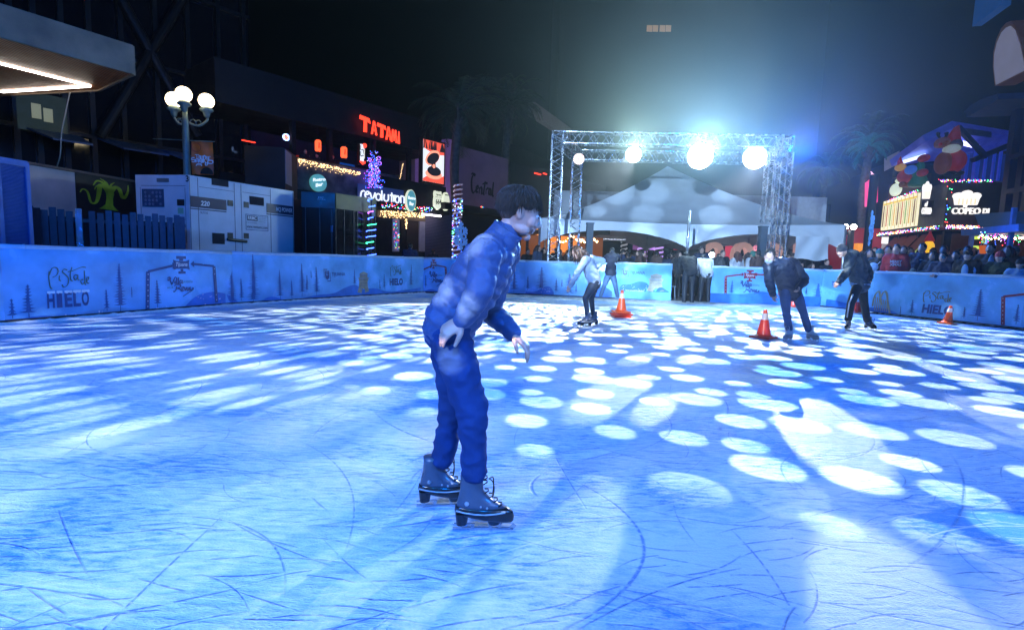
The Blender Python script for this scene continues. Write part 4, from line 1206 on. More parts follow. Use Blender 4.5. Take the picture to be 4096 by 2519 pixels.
# ================================================================ BAR ROW AT LEFT OF CENTRE
ta, tb_ = (-11.2, 16.2), (-5.05, 24.1)
ft = Fac((-9.9, 17.85), (-2.85, 26.8))
red_led = glow("red_letters", (1.0, 0.045, 0.02), 2.6)
whl = glow("white_letters", (0.85, 0.92, 1.0), 1.05)
warm_b = glow("warm_bulb", (1.0, 0.66, 0.30), 5, False)
cols = {'r': glow("red_bulb", (1.0, .05, .05), 9, False), 'g': glow("green_bulb", (.1, 1.0, .3), 7, False), 'b': glow("blue_bulb", (.04, .12, 1.0), 7, False),
        'm': glow("magenta_bulb", (.8, .05, .7), 4, False), 'y': glow("yellow_bulb", (1.0, .6, .15), 8, False), 'w': glow("white_bulb", (.7, .8, 1.0), 4, False)}

t = thing("bar_building", ft.P(ft.L / 2, 0), "dark two-storey bar building with red lettering, terrace and lit signs", "building")
vr = ft.uv(836, 401)[1]                      # terrace rail top
v_fl = vr - 1.05
up = ft.uv(850, 300)[1]
zroof = ft.uv(900, 268)[1]
ue = ft.uv(1062, 450)[0]
mb = MB(); mb.fbox(ft, 0, ue, 0, v_fl - .05, -7, 0); mb.build("ground_floor", dark, t)
mb = MB(); mb.fbox(ft, 0, ue, v_fl - .05, v_fl + .15, -7, .04); mb.build("terrace_floor", darker, t)
mb = MB(); mb.fbox(ft, 0, ue, v_fl + .15, zroof, -7, -3.2); mb.build("terrace_back_wall", mat("terrace_wall", (.05, .02, .045), .7, var=.2), t)
mb = MB(); mb.fbox(ft, 0, ue, up - .35, zroof + .3, -3.15, -.1); mb.build("roof_fascia", darker, t)
for x in (712, 800, 905, 990, 1055): mb = MB(); u = ft.uv(x, 400)[0]; mb.fbox(ft, u - .08, u + .08, v_fl + .15, up - .35, -.35, -.15); mb.build("post", darker, t)
# planter hedge-like balustrade with pale silhouettes
mb = MB(); mb.fbox(ft, ft.uv(711, 400)[0], ft.uv(965, 440)[0], v_fl - .1, vr - .02, .05, .08)
bal = mat("balustrade_film", (.10, .08, .10), .5, var=.9, vs=2.2); mb.build("balustrade", bal, t)
mb = MB(); q0 = ft.uv(711, 400)[0]; q1 = ft.uv(965, 440)[0]; mb.tube(ft.P(q0, vr, .07), ft.P(q1, vr, .07), .03); mb.build("handrail", darkmetal, t)
# blue lit panel on the terrace and red seat backs
mb = MB(); mb.fbox(ft, *ft.rect(919, 378, 953, 424), -3.18, -3.1); mb.build("blue_panel", mat("blue_panel", (.02, .10, .35), .6, emit=(.005, .06, .30), es=.6), t)
for x0, x1 in ((711, 728), (735, 760)):
    mb = MB(); r_ = ft.rect(x0, 366, x1, 382); mb.fbox(ft, r_[0], r_[1], v_fl + .6, v_fl + 1.35, -1.2, -1.1); mb.build("seat_back", mat("red_seat", (.5, .03, .01), .5, emit=(.5, .02, .01), es=.35), t)
mb = MB()
mb.fbox(ft, *ft.rect(903, 530, 941, 604), .0, .02); mb.fbox(ft, *ft.rect(962, 532, 975, 604), .0, .02); mb.build("doorway", mat("doorway_black", (.004, .004, .006), .7), t)
mb = MB(); mb.fbox(ft, *ft.rect(976, 522, 1004, 604), .0, .03); mb.build("door", mat("door_brown", (.06, .03, .02), .5), t)
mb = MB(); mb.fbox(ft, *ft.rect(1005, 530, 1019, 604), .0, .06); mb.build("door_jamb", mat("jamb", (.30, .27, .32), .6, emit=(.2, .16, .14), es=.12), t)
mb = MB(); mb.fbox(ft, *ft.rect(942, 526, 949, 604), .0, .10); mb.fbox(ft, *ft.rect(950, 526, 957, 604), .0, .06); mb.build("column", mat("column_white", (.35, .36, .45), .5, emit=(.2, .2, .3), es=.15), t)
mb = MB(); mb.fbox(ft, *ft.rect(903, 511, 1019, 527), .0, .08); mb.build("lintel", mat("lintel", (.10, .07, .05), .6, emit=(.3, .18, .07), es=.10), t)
brick = stripes("grey_brick", (0.16, 0.13, 0.17), (0.07, 0.06, 0.08), 'Z', 4.5, .8, .15, .4)
mb = MB(); u0 = ft.uv(1020, 560)[0]; mb.fbox(ft, u0, ue + 1.2, 0, ft.uv(1050, 512)[1], .02, .05); mb.build("brick_wall", brick, t)
mb = MB(); mb.fbox(ft, ft.uv(905, 480)[0], ft.uv(1070, 500)[0], ft.uv(1000, 508)[1], ft.uv(1000, 440)[1], .02, .25); mb.build("sign_board", darker, t)
# wall beside the terrace with faint grey end
mb = MB(); mb.fbox(ft, *ft.rect(1063, 338, 1087, 505), -2, .3); mb.build("round_pier", mat("pier_mauve", (.30, .20, .38), .6, emit=(.25, .12, .40), es=.25, var=.1), t)

# red roof lettering
t2 = thing("rooftop_lettering", ft.P(ft.uv(905, 320)[0], ft.uv(905, 330)[1], .1), "red glowing TATAMI rooftop letters", "sign")
T2 = [[(0, .78), (.06, 1.0), (.9, .90), (1.0, .66), (.86, .60), (.66, .66), (.64, 0), (.34, .05), (.38, .72), (.1, .70)]]
A2 = [[(.0, .05), (.36, 1.0), (.52, 1.0), (1.0, .0), (.76, .0), (.66, .24), (.30, .27), (.24, .03)]]
x0s = [(859, 890, 279, 321, 'T'), (887, 904, 290, 327, 'A'), (901, 927, 297, 334, 'T'), (922, 939, 304, 340, 'A'), (935, 952, 311, 345, 'M'), (950, 958, 315, 348, 'I')]
for (xa, xb, ya, yb, ch) in x0s:
    u0 = ft.uv(xa, ya)[0]; u1 = ft.uv(xb, yb)[0]; u1 = u0 + (u1 - u0) * .86; xm = (xa + xb) / 2
    va = ft.uv(xm, ya + 2)[1]; vb_ = ft.uv(xm, yb - 2)[1]
    mb = MB(); W = u1 - u0; H = va - vb_
    if ch == 'T': pts = T2[0]
    elif ch == 'A': pts = None
    elif ch == 'M': pts = None
    else: pts = None
    G = lambda L: [(u0 + W * a_, vb_ + H * b_) for a_, b_ in L]
    if ch == 'T': mb.prism(ft, G([(0, .76), (.05, 1.0), (.88, .92), (1.0, .62), (.66, .70), (.40, .72)]), .1, .13); mb.prism(ft, G([(.36, .0), (.66, .02), (.66, .695), (.40, .715)]), .1, .13)
    elif ch == 'A':
        mb.prism(ft, G([(0, .0), (.28, .02), (.52, .95), (.34, 1.0)]), .1, .13); mb.prism(ft, G([(.72, .0), (1, .0), (.60, 1.0), (.525, .95)]), .1, .13); mb.prism(ft, G([(.36, .28), (.67, .26), (.64, .40), (.41, .42)]), .1, .13)
    elif ch == 'M':
        mb.prism(ft, G([(0, 0), (.18, 1), (.36, 1), (.5, .50), (.64, 1), (.82, 1), (1, 0), (.78, 0), (.70, .58), (.56, .10), (.44, .10), (.30, .58), (.22, 0)]), .1, .13)
    else: mb.prism(ft, G([(.1, 0), (.9, 0), (.62, 1), (.38, 1)]), .1, .13)
    mb.build("letter", red_led, t2)

# vertical light box, lanterns, neon
def signbox(name, label, r, m, fac=ft, w0=.3, w1=.42, cat="sign"):
    u0, u1, v0, v1 = fac.rect(*r)
    t = thing(name, fac.P((u0 + u1) / 2, v0, w0), label, cat)
    mb = MB(); mb.fbox(fac, u0, u1, v0, v1, w0, w1); mb.build("box", m, t)
    return t, (u0, u1, v0, v1)


t, (u0, u1, v0, v1) = signbox("blade_sign", "vertical TA TA MI light sign on the terrace between red lanterns", (847, 348, 863, 398), darker)
W = u1 - u0; H = v1 - v0
for i, s_ in enumerate(("TA", "TA", "MI")):
    text_mb(s_, ft, u0 + .05, u0 + W * .62, v1 - H * (.28 + .28 * i), v1 - H * (.04 + .28 * i), .43, .03, 0, .03).build("writing", whl, t)
mb = MB(); mb.prism(ft, [(u0 + W * .1, v0 + H * .12), (u0 + W * .5, v0), (u0 + W * .9, v0 + H * .08), (u0 + W * .9, v0 + H * .18), (u0 + W * .1, v0 + H * .18)], .43, .45); mb.build("red_emblem", red_led, t)
mb = MB(); c_ = ft.P(u0 + W * .78, v1 - H * .08, .45); mb.ball(c_, .09); mb.build("red_disc", red_led, t)
mb = MB(); mb.fbox(ft, u0 + W * .70, u0 + W * .82, v0 + H * .3, v1 - H * .2, .43, .44); mb.build("small_writing", glow("dim_white", (.7, .7, .6), 1.0), t)

lan = mat("lantern_paper", (.6, .05, .02), .6, var=.25, vs=5, emit=(1.0, .10, .03), es=1.9)
for x, y, rx_, ry_, lb in ((762, 351, 6.6, 14, "leftmost glowing red paper lantern on the terrace"), (824, 367, 6.6, 13.5, "middle glowing red paper lantern on the terrace"), (870, 379, 5, 13, "rightmost red paper lantern, partly behind the light tree")):
    u, v = ft.uv(x, y); r_ = abs(ft.uv(x + rx_, y)[0] - u); h_ = abs(ft.uv(x, y + ry_)[1] - v)
    c = ft.P(u, v, .05)
    t = thing("paper_lantern", c - Vector((0, 0, h_)), lb, "lantern", "red lanterns over the terrace")
    mb = MB(); prof = [(r_ * .6, -h_), (r_ * .85, -h_ * .85)]
    for k in range(13): z = -h_ * .8 + k * h_ * 1.6 / 12; prof.append((r_ * (1.0 if k % 2 else .955), z))
    prof += [(r_ * .85, h_ * .85), (r_ * .6, h_)]
    mb.lathe(c, prof, 20); mb.build("shade", lan, t, smooth=True)
    mb = MB(); mb.lathe(c, [(r_ * .62, -h_ * 1.06), (r_ * .62, -h_)], 16); mb.build("bottom_ring", darker, t)
    mb = MB(); mb.lathe(c, [(r_ * .62, h_), (r_ * .62, h_ * 1.06)], 16); mb.tube(c + Vector((0, 0, h_)), c + Vector((0, 0, h_ + .5)), .012); mb.build("frame", darker, t)
    lf = Fac((c.x - ft.U.x, c.y - ft.U.y), (c.x + ft.U.x, c.y + ft.U.y))
    uc = lf.uv(x, y)[0]
    mb = MB(); strokes(mb, lf, [[(.1, .9), (.9, .9)], [(.5, 1), (.5, .5)], [(.1, .5), (.9, .55)], [(.3, .4), (.15, 0)], [(.7, .4), (.9, .05)]], uc - r_ * .4, uc + r_ * .4, c.z - h_ * .45, c.z + h_ * .45, r_ + .01, .05)
    mb.build("brushed_sign", darker, t)
t, (u0, u1, v0, v1) = signbox("neon_sign", "small oval OPEN neon sign on the terrace", (697, 319, 711, 333), mat("neon_back", (.02, .005, .03), .5), w0=-.6, w1=-.55)
cu, cv, a_, b_ = (u0 + u1) / 2, (v0 + v1) / 2, (u1 - u0) / 2, (v1 - v0) / 2
mb = MB(); mb.path([ft.P(cu + a_ * math.cos(k * math.pi / 12), cv + b_ * math.sin(k * math.pi / 12), -.5) for k in range(25)], .022, 6); mb.build("neon_ring", glow("neon_blue", (.3, .5, 1.0), 6), t)
text_mb("OPEN", ft, u0 + a_ * .3, u1 - a_ * .3, cv - b_ * .4, cv + b_ * .4, -.52, .02, 0, .03).build("writing", glow("neon_red", (1.0, .12, .06), 5), t)
t, (u0, u1, v0, v1) = signbox("led_bar", "thin red light bar left of the terrace", (580, 339, 612, 341), red_led, w0=.0, w1=.05, cat="light")

# terrace and doorway fairy lights (hundreds of tiny bulbs)
def bulbs(name, label, parts, cat="fairy lights"):
    """parts: material -> list of points; each colour of bulbs is one uncountable part"""
    allp = [p for L in parts.values() for p, _ in L]
    c = sum(allp, Vector()) / len(allp)
    t = thing(name, c, label, cat)
    for m, L in parts.items():
        mb = MB()
        for p, r_ in L:
            r_ *= .72
            mb.add([p + Vector(q) * r_ for q in ((1, 0, 0), (-1, 0, 0), (0, 1, 0), (0, -1, 0), (0, 0, 1), (0, 0, -1))], [(0, 2, 4), (2, 1, 4), (1, 3, 4), (3, 0, 4), (2, 0, 5), (1, 2, 5), (3, 1, 5), (0, 3, 5)])
        tag(mb.build("bulbs", m, t), kind='stuff')
    return t


rr_ = random.Random(5)
P_ = []
for i in range(330):
    f_ = rr_.random(); x = 711 + f_ * 150; y = 381 + f_ * 33 + abs(rr_.gauss(0, 1)) * 7 * (1 - .2 * f_)
    P_.append((ft.P(*ft.uv(x, y), .13), rr_.uniform(.012, .022)))
for i in range(150):
    f_ = rr_.random(); x = 909 + f_ * 44; y = 424 + f_ * 8 + abs(rr_.gauss(0, 1)) * 5
    P_.append((ft.P(*ft.uv(x, y), .13), rr_.uniform(.012, .022)))
for i in range(26): P_.append((ft.P(*ft.uv(955 + (i % 13) * .6 + rr_.random() * 2, 430 - (i % 13) * 3), .13), .018))
bulbs("icicle_lights", "warm white icicle lights along the terrace balustrade", {warm_b: P_})
P_ = []
for i in range(330):
    f_ = rr_.random(); x = 906 + f_ * 108; y = 504 + f_ * 8 + rr_.random() * (17 if f_ < .55 else 12)
    P_.append((ft.P(*ft.uv(x, y), .16), rr_.uniform(.014, .024)))
for i in range(36): P_.append((ft.P(*ft.uv(970 + rr_.gauss(0, 1.4), 526 + rr_.random() * 24), .16), .02))
bulbs("icicle_lights", "warm white icicle lights over the bar doorway", {warm_b: P_})
D = {cols[k]: [] for k in 'rgbw'}
for i in range(90):
    f_ = rr_.random(); x = 903 + f_ * 125; y = 487 + f_ * 12 + rr_.random() * 12; D[cols[rr_.choice('rgbwb')]].append((ft.P(*ft.uv(x, y), .30), rr_.uniform(.02, .03)))
bulbs("coloured_lights", "coloured string lights under the revolution sign", D)
D = {cols[k]: [] for k in 'rgb'}
for i in range(46):
    D[cols[rr_.choice('rgb')]].append((ft.P(*ft.uv(940 + rr_.random() * 14, 532 + rr_.random() * 66), .13), .018))
bulbs("coloured_lights", "coloured fairy lights winding round the white door column", D)
# light tree above the sign
D = {cols[k]: [] for k in 'bm'}; D[cols['w']] = []
for i in range(360):
    f_ = rr_.random() ** .6
    y = 362 + f_ * 92; wdt = (2 + f_ * 17) * (1 if i % 3 else .3)
    x = 881 + rr_.uniform(-1, 1) * wdt
    k = 'm' if (rr_.random() < .22) else ('w' if rr_.random() < .1 else 'b')
    D[cols[k]].append((ft.P(*ft.uv(x, y), .45 + rr_.uniform(-.3, .3)), rr_.uniform(.016, .026)))
for cx_, cy_, r_ in ((892, 383, 4), (894, 395, 4), (872, 400, 4), (870, 386, 3.5), (889, 412, 4), (874, 418, 4)):
    for k in range(14): D[cols['b' if k % 3 else 'm']].append((ft.P(*ft.uv(cx_ + r_ * math.cos(k * .45), cy_ + r_ * math.sin(k * .45)), .5), .02))
tt = bulbs("light_tree", "cone-shaped tree of blue and magenta lights above the revolution sign", D, "light tree")
mb = MB(); mb.tube(ft.P(*ft.uv(881, 455), .45), ft.P(*ft.uv(880, 350), .45), .03); mb.build("trunk_pole", darkmetal, tt)

# signs on the lower fascia
t = thing("bar_sign", ft.P(ft.uv(903, 470)[0], ft.uv(903, 480)[1], .3), "white glowing cursive revolution sign in front of blue backing", "sign")
mb = MB(); mb.fbox(ft, *ft.rect(849, 450, 958, 484), .26, .32); mb.build("backing", mat("sign_backing", (.02, .03, .10), .5, emit=(.03, .08, .35), es=.25), t)
REV = [[(.0, 0), (.02, .6), (.05, .78), (.09, .78)], [(.10, .42), (.17, .52), (.18, .76), (.13, .74), (.10, .4), (.13, .02), (.19, .1)], [(.21, .72), (.26, .0), (.32, .78)],
       [(.38, .70), (.34, .5), (.35, .1), (.40, .0), (.44, .2), (.44, .6), (.38, .72)], [(.47, 1.15), (.47, .0)], [(.53, .78), (.52, .2), (.57, .0), (.62, .2), (.62, .8)],
       [(.70, 1.05), (.70, .0)], [(.66, .74), (.80, .78)], [(.75, .05), (.75, .75)], [(.82, .72), (.78, .4), (.81, .02), (.86, .05), (.88, .5), (.85, .76), (.82, .72)], [(.92, .0), (.92, .76), (.97, .80), (1.0, .7), (1.0, .0)]]
u0 = ft.uv(852, 470)[0]; u1 = ft.uv(957, 480)[0]; v0 = ft.uv(905, 483)[1]; v1 = ft.uv(905, 462)[1]
mb = MB()
for ln in REV:
    pts = catmull([(a_, b_, 0) for a_, b_ in ln], 5) if len(ln) > 2 else [Vector((*a_, 0)) for a_ in ln]
    mb.path([ft.P(u0 + (u1 - u0) * p.x, v0 + (v1 - v0) * p.y, .38) for p in pts], .032, 6)
mb.build("writing", whl, t)


def roundsign(label, x, y, rx_, ry_, m, txts, tm, rim=None):
    u, v = ft.uv(x, y); a_ = abs(ft.uv(x + rx_, y)[0] - ft.uv(x - rx_, y)[0]) / 2; b_ = abs(ft.uv(x, y + ry_)[1] - v)
    t = thing("round_sign", ft.P(u, v - b_, .3), label, "sign")
    mb = MB(); mb.prism(ft, [(u + a_ * math.cos(k * math.pi / 18), v + b_ * math.sin(k * math.pi / 18)) for k in range(36)], .28, .40); mb.build("rim", rim or m, t)
    mb = MB(); mb.prism(ft, [(u + a_ * .88 * math.cos(k * math.pi / 18), v + b_ * .93 * math.sin(k * math.pi / 18)) for k in range(36)], .401, .42); mb.build("face", m, t)
    for (s_, fx0, fx1, fy0, fy1, sl) in txts:
        text_mb(s_, ft, u + a_ * fx0, u + a_ * fx1, v + b_ * fy0, v + b_ * fy1, .425, .02, 0, .02, sl).build("writing", tm, t)
    return t


teal = mat("teal_sign", (.10, .38, .42), .5, var=.12, emit=(.12, .48, .52), es=.5)
cream = glow("cream_light", (.80, .86, .66), .85)
roundsign("round teal Retro Bar sign below the terrace at left", 752, 441, 19, 20.5, teal, [("Retro", -.78, .78, .05, .42, .10), ("Bar", -.45, .45, -.55, -.15, .10)], whl)
roundsign("tall oval Retro Bar sign with white rim right of the revolution sign", 973.5, 483, 11.5, 26, teal, [("Retro", -.72, .75, .10, .38, 0), ("Bar", -.45, .45, -.45, -.12, 0)], whl, cream)
roundsign("oval cream light sign with faint lettering at the far right of the bar fascia", 1057.7, 485, 8, 22, cream, [("TIJUANA", -.6, .6, .6, .75, 0), ("CAFE", -.4, .4, -.75, -.62, 0)], mat("faint_ink", (.3, .3, .25), .5))
t = thing("road_shield_sign", ft.P(ft.uv(1038, 482)[0], ft.uv(1038, 505)[1], .3), "cream road-shield sign reading Tijuana 664", "sign")
u, v = ft.uv(1038, 482); a_ = abs(ft.uv(1046.5, 482)[0] - u); b_ = abs(ft.uv(1038, 505)[1] - v)
half = [(0, -1), (.45, -.82), (.95, -.62), (1.0, -.1), (.85, .35), (.95, .62), (.8, .95), (.55, .82), (.3, .92), (0, .86)]
mb = MB(); mb.prism(ft, [(u + a_ * x, v + b_ * y) for x, y in half] + [(u - a_ * x, v + b_ * y) for x, y in reversed(half[1:-1])], .28, .42); mb.build("face", cream, t)
inkm = mat("sign_ink", (.01, .01, .01), .5)
text_mb("TIJUANA", ft, u - a_ * .7, u + a_ * .7, v + b_ * .42, v + b_ * .62, .425, .01).build("writing", inkm, t)
text_mb("664", ft, u - a_ * .75, u + a_ * .8, v - b_ * .42, v + b_ * .12, .425, .01, 0, .02).build("writing", inkm, t)
mb = MB(); mb.fbox(ft, u - a_ * .9, u + a_ * .9, v + b_ * .30, v + b_ * .33, .421, .43); mb.build("rule", inkm, t)
mb = MB(); q = ft.rect(997, 516, 1041, 519.5); a0 = ft.P(*ft.uv(997, 515), .5); a1 = ft.P(*ft.uv(1041, 520), .5); mb.tube(a0, a1, .035)
tag(mb.build("tube_light", glow("tube_white", (.95, .9, 1.0), 9)), "white tube light over the bar door", "light")
# video screen
t = thing("video_screen", ft.P(ft.uv(1022, 390)[0], ft.uv(1022, 441)[1], .5), "bright upright video screen showing a dark helmet on red and white", "screen")
u0 = ft.uv(998, 380)[0]; u1 = ft.uv(1048, 400)[0]; v0 = ft.uv(1022, 440)[1]; v1 = ft.uv(1022, 343)[1]; W = u1 - u0; H = v1 - v0
mb = MB(); mb.fbox(ft, u0 - .08, u1 + .08, v0 - .08, v1 + .08, .30, .50); mb.build("casing", darker, t)
mb = MB(); mb.fbox(ft, u0, u1, v0, v1, .501, .51); mb.build("display", glow("screen_white", (.75, .80, .86), 1.1), t)
G = lambda L: [(u0 + W * a_, v0 + H * b_) for a_, b_ in L]
EL = lambda cx, cy, rx_, ry_, rot=0: G([(cx + rx_ * math.cos(k * math.pi / 12) * math.cos(rot) - ry_ * math.sin(k * math.pi / 12) * math.sin(rot), cy + rx_ * math.cos(k * math.pi / 12) * math.sin(rot) + ry_ * math.sin(k * math.pi / 12) * math.cos(rot)) for k in range(24)])
sred = glow("screen_red", (.85, .10, .06), 1.1); sdark = glow("screen_dark", (.01, .012, .02), 1.0); sor = glow("screen_orange", (1.0, .35, .22), 1.2)
mb = MB(); mb.prism(ft, G([(0, 1), (0, .80), (.3, .74), (.7, .70), (1, .72), (1, 1)]), .511, .514); mb.prism(ft, G([(0, 0), (0, .06), (.25, .16), (.7, .12), (1, .20), (1, 0)]), .511, .514); mb.build("image_red", sred, t)
mb = MB(); mb.prism(ft, EL(.44, .60, .36, .17, .35), .515, .518); mb.prism(ft, EL(.5, .20, .40, .12, 0), .515, .518); mb.build("image_orange", sor, t)
mb = MB(); mb.prism(ft, EL(.46, .585, .30, .13, .3), .519, .522); mb.prism(ft, EL(.52, .28, .33, .12, 0), .519, .522); mb.prism(ft, G([(.36, .34), (.62, .34), (.56, .52), (.42, .52)]), .5195, .5225)
rs = random.Random(2)
for i in range(12):
    x = rs.random() * .9; mb.prism(ft, G([(x, .99), (x + .03, .99), (x + rs.uniform(-.08, .16), .80), (x + rs.uniform(-.10, .10), .78)]), .519 + i * 1e-4, .523 + i * 1e-4)
mb.build("image_dark", sdark, t)
mb = MB(); mb.prism(ft, EL(.5, .40, .07, .05), .523, .525); mb.build("image_spark", sor, t)

# "Central" building beyond
u_c0 = ft.uv(1088, 430)[0] + .3
fcn = Fac(tuple(ft.P(u_c0, 0)[:2]), tuple(ft.P(u_c0 + 9.2, 0)[:2]))
t = thing("purple_lit_building", fcn.P(3, 0), "plain mauve wall building with Central painted in dark script", "building")
mv = mat("purple_lit_plaster", (0.19, 0.13, 0.20), .8, var=.2, vs=1.0, emit=(.16, .10, .17), es=.10)  # purple light put into the wall's colour and a faint glow
ztop = fcn.uv(1160, 366)[1]; zbt = fcn.uv(1160, 503)[1]
uR = fcn.uv(1219, 440)[0]
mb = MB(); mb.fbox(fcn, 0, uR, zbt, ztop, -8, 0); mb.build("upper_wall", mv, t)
mb = MB(); mb.fbox(fcn, 0, uR + 4, 0, zbt - .02, -8, -.4); mb.build("lower_wall", dark, t)
mb = MB(); mb.fbox(fcn, -1.5, uR, zbt - .3, zbt, .0, .7); mb.build("awning", darker, t)
CEN = [[(.16, .92), (.10, 1.0), (.02, .70), (.03, .2), (.10, .02), (.2, .2)], [(.0, .95), (.05, 1.02), (.14, .95)], [(.22, .2), (.28, .3), (.27, .42), (.22, .36), (.22, .1), (.30, .12)], [(.34, .36), (.34, .02)], [(.34, .26), (.40, .38), (.44, .3), (.44, .04), (.48, .1)],
       [(.58, .75), (.52, .1), (.56, .04)], [(.46, .55), (.58, .66), (.68, .64)], [(.62, .36), (.62, .06)], [(.62, .28), (.68, .40), (.72, .36)], [(.82, .34), (.76, .38), (.74, .12), (.80, .1), (.83, .36), (.83, .08), (.87, .1)], [(.93, .80), (.90, .1), (.96, .04)]]
u0 = fcn.uv(1131, 440)[0]; u1 = fcn.uv(1188, 450)[0]; v0 = fcn.uv(1160, 468)[1]; v1 = fcn.uv(1145, 420)[1]
mb = MB(); strokes(mb, fcn, CEN, u0, u1, v0, v1, .01, .12); mb.build("writing", inkm, t)
# next volumes with slanting parapet and small red sign
fn2 = Fac(tuple(fcn.P(uR + .2, 0)[:2]), tuple(fcn.P(uR + 12, 0)[:2]))
t = thing("dark_building", fn2.P(4, 0), "dark shopfront building between the mauve wall and the stage", "building")
mb = MB(); mb.fbox(fn2, 0, 11, 0, fn2.uv(1290, 405)[1], -8, 0); mb.build("wall", dark, t)
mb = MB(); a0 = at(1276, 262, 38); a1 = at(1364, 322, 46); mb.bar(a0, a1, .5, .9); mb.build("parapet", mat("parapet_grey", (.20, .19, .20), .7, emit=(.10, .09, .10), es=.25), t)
mb = MB(); q0 = at(1215, 300, 36.5); q1 = at(1362, 420, 46); mb.bar(Vector((q0.x, q0.y, 4.5)), Vector((q1.x, q1.y, 4.5)), .6, 9.0); mb.build("rear_wall", dark, t)
mb = MB(); mb.fbox(fn2, *fn2.rect(1282, 416.5, 1297, 419), .02, .08); mb.fbox(fn2, *fn2.rect(1303, 416.5, 1311, 419), .02, .08); mb.build("red_light", red_led, t)
warmw = glow("warm_window", (1.0, .42, .12), 1.6); mb = MB(); mb.fbox(fn2, *fn2.rect(1285, 555, 1330, 600), .0, .03); mb.build("lit_shopfront", mat("shop_back", (.3, .10, .04), .6, emit=(.6, .18, .05), es=.35), t)
for r_ in ((1288, 560, 1293, 588), (1308, 563, 1314, 585), (1330, 560, 1336, 590)):
    mb = MB(); mb.fbox(fn2, *fn2.rect(*r_), .04, .06); mb.build("lit_window", warmw, t)
D = {cols[k]: [] for k in 'rgbm'}
for i in range(14): D[cols['rgbm'[i % 4]]].append((fcn.P(*fcn.uv(1142 + i * 2.6, 496 + i * 1.1 + rr_.random() * 3), .4), .05))
bulbs("coloured_lights", "short garland of big coloured bulbs left of the skater's head", D)

# far tower with two lit windows
p = at(1582, 70, 95)
t = thing("tower_block", (p.x, p.y, 0), "unlit tower block far behind the stage with one pair of lit windows", "tower")
mb = MB(); mb.box((p.x + 6, 95 + 12.1, 35), (46, 24, 70)); mb.build("wall", mat("tower_dark", (.02, .024, .03), .8), t)
ftw = Fac((p.x - 10, 95), (p.x + 10, 95))
for r_ in ((1553, 62, 1566, 77), (1567.5, 62, 1580, 77), (1584, 62, 1597, 77), (1598.5, 62, 1611, 77)):
    mb = MB(); mb.fbox(ftw, *ftw.rect(*r_), .0, .15); mb.build("window", glow("tower_window", (.75, .42, .22), .28), t)

# ================================================================ STAGE TRUSS
TY = 19.0
fl = at(1333, 480, TY); fr = at(1876, 480, 18.6); ztr = at(1333, 332, TY).z
bl = Vector((fl.x + 1.05, 21.9, 0)); br = Vector((fr.x + .9, 21.4, 0))
t = thing("stage_truss", ((fl.x + fr.x) / 2, TY, 0), "silver lattice truss frame carrying the stage lights behind the rink", "stage truss")
for q in (fl, fr, bl, br):
    mb = MB(); tri_truss(mb, (q.x, q.y, .05), (q.x, q.y, ztr - .2)); mb.box((q.x, q.y, .03), (.7, .7, .05)); mb.build("leg", alu, t, smooth=False)
L4 = [Vector((q.x, q.y, ztr)) for q in (fl, fr, br, bl)]
for i in range(4):
    mb = MB(); d = (L4[(i + 1) % 4] - L4[i]).normalized() * .2; tri_truss(mb, L4[i] + d, L4[(i + 1) % 4] - d, step=.5); mb.build("beam", alu, t)
for q in L4: mb = MB(); tri_truss(mb, q - Vector((0, 0, .2)), q + Vector((0, 0, .2)), step=.4); mb.build("corner_block", alu, t)

headm = mat("fixture_black", (.01, .01, .012), .4)


def fixture(label, c, r_, tgt, lens, name="stage_light", hang=None):
    c = Vector(c); d = (Vector(tgt) - c).normalized(); M = d.to_track_quat('Z', 'Y').to_matrix()
    t = thing(name, c, label, "stage light", "lights hanging in the truss")
    mb = MB(); mb.lathe(c, [(r_ * .5, -r_ * 1.5), (r_ * .85, -r_ * 1.2), (r_ * .9, -.03), (r_ * 1.06, -.03), (r_ * 1.06, .02)], 24, M); mb.build("housing", headm, t, smooth=False)
    mb = MB(); zt_ = hang or (ztr - .22)
    mb.path([c + Vector((-r_ * 1.15, 0, 0)), c + Vector((-r_ * 1.15, 0, r_ * 1.3)), c + Vector((r_ * 1.15, 0, r_ * 1.3)), c + Vector((r_ * 1.15, 0, 0))], .018, 6)
    mb.tube(c + Vector((0, 0, r_ * 1.3)), Vector((c.x, c.y, zt_)), .02); mb.build("yoke", headm, t)
    mb = MB(); mb.lathe(c + d * .025, [(r_ * .98, 0), (r_ * .9, .012), (.01, .02)], 28, M); mb.build("lens", lens, t, smooth=True)
    return t, M, d


camp = (0, 0, 1.4)
fixture("bright white stage light, left of the three glaring ones", L1, .26, camp, glow("lens_white", (.85, 1.0, .95), 60, False))
fixture("brightest white stage light in the middle of the truss", L2, .42, camp, glow("lens_white_main", (.85, .95, 1.0), 90, False))
fixture("large blue-white stage light at the right of the truss", L3, .38, camp, glow("lens_bluewhite", (.75, .88, 1.0), 40, False))
pc = at(1390, 382, 19.6)
tt, M, d = fixture("unfired LED par light with dotted face near the left truss leg", pc, .20, camp, mat("par_glass", (.35, .22, .20), .3, emit=(.9, .55, .45), es=.35))
mb = MB()
for rr0, n in ((0.03, 1), (.075, 6), (.125, 12), (.172, 18)):
    for k in range(n):
        a_ = 2 * math.pi * k / n; mb.ball(pc + d * .045 + M @ Vector((rr0 * math.cos(a_), rr0 * math.sin(a_), 0)), .016, 6, 4)
tag(mb.build("led_cells", glow("led_cell", (1.0, .85, .75), 5, False), tt), kind='stuff')

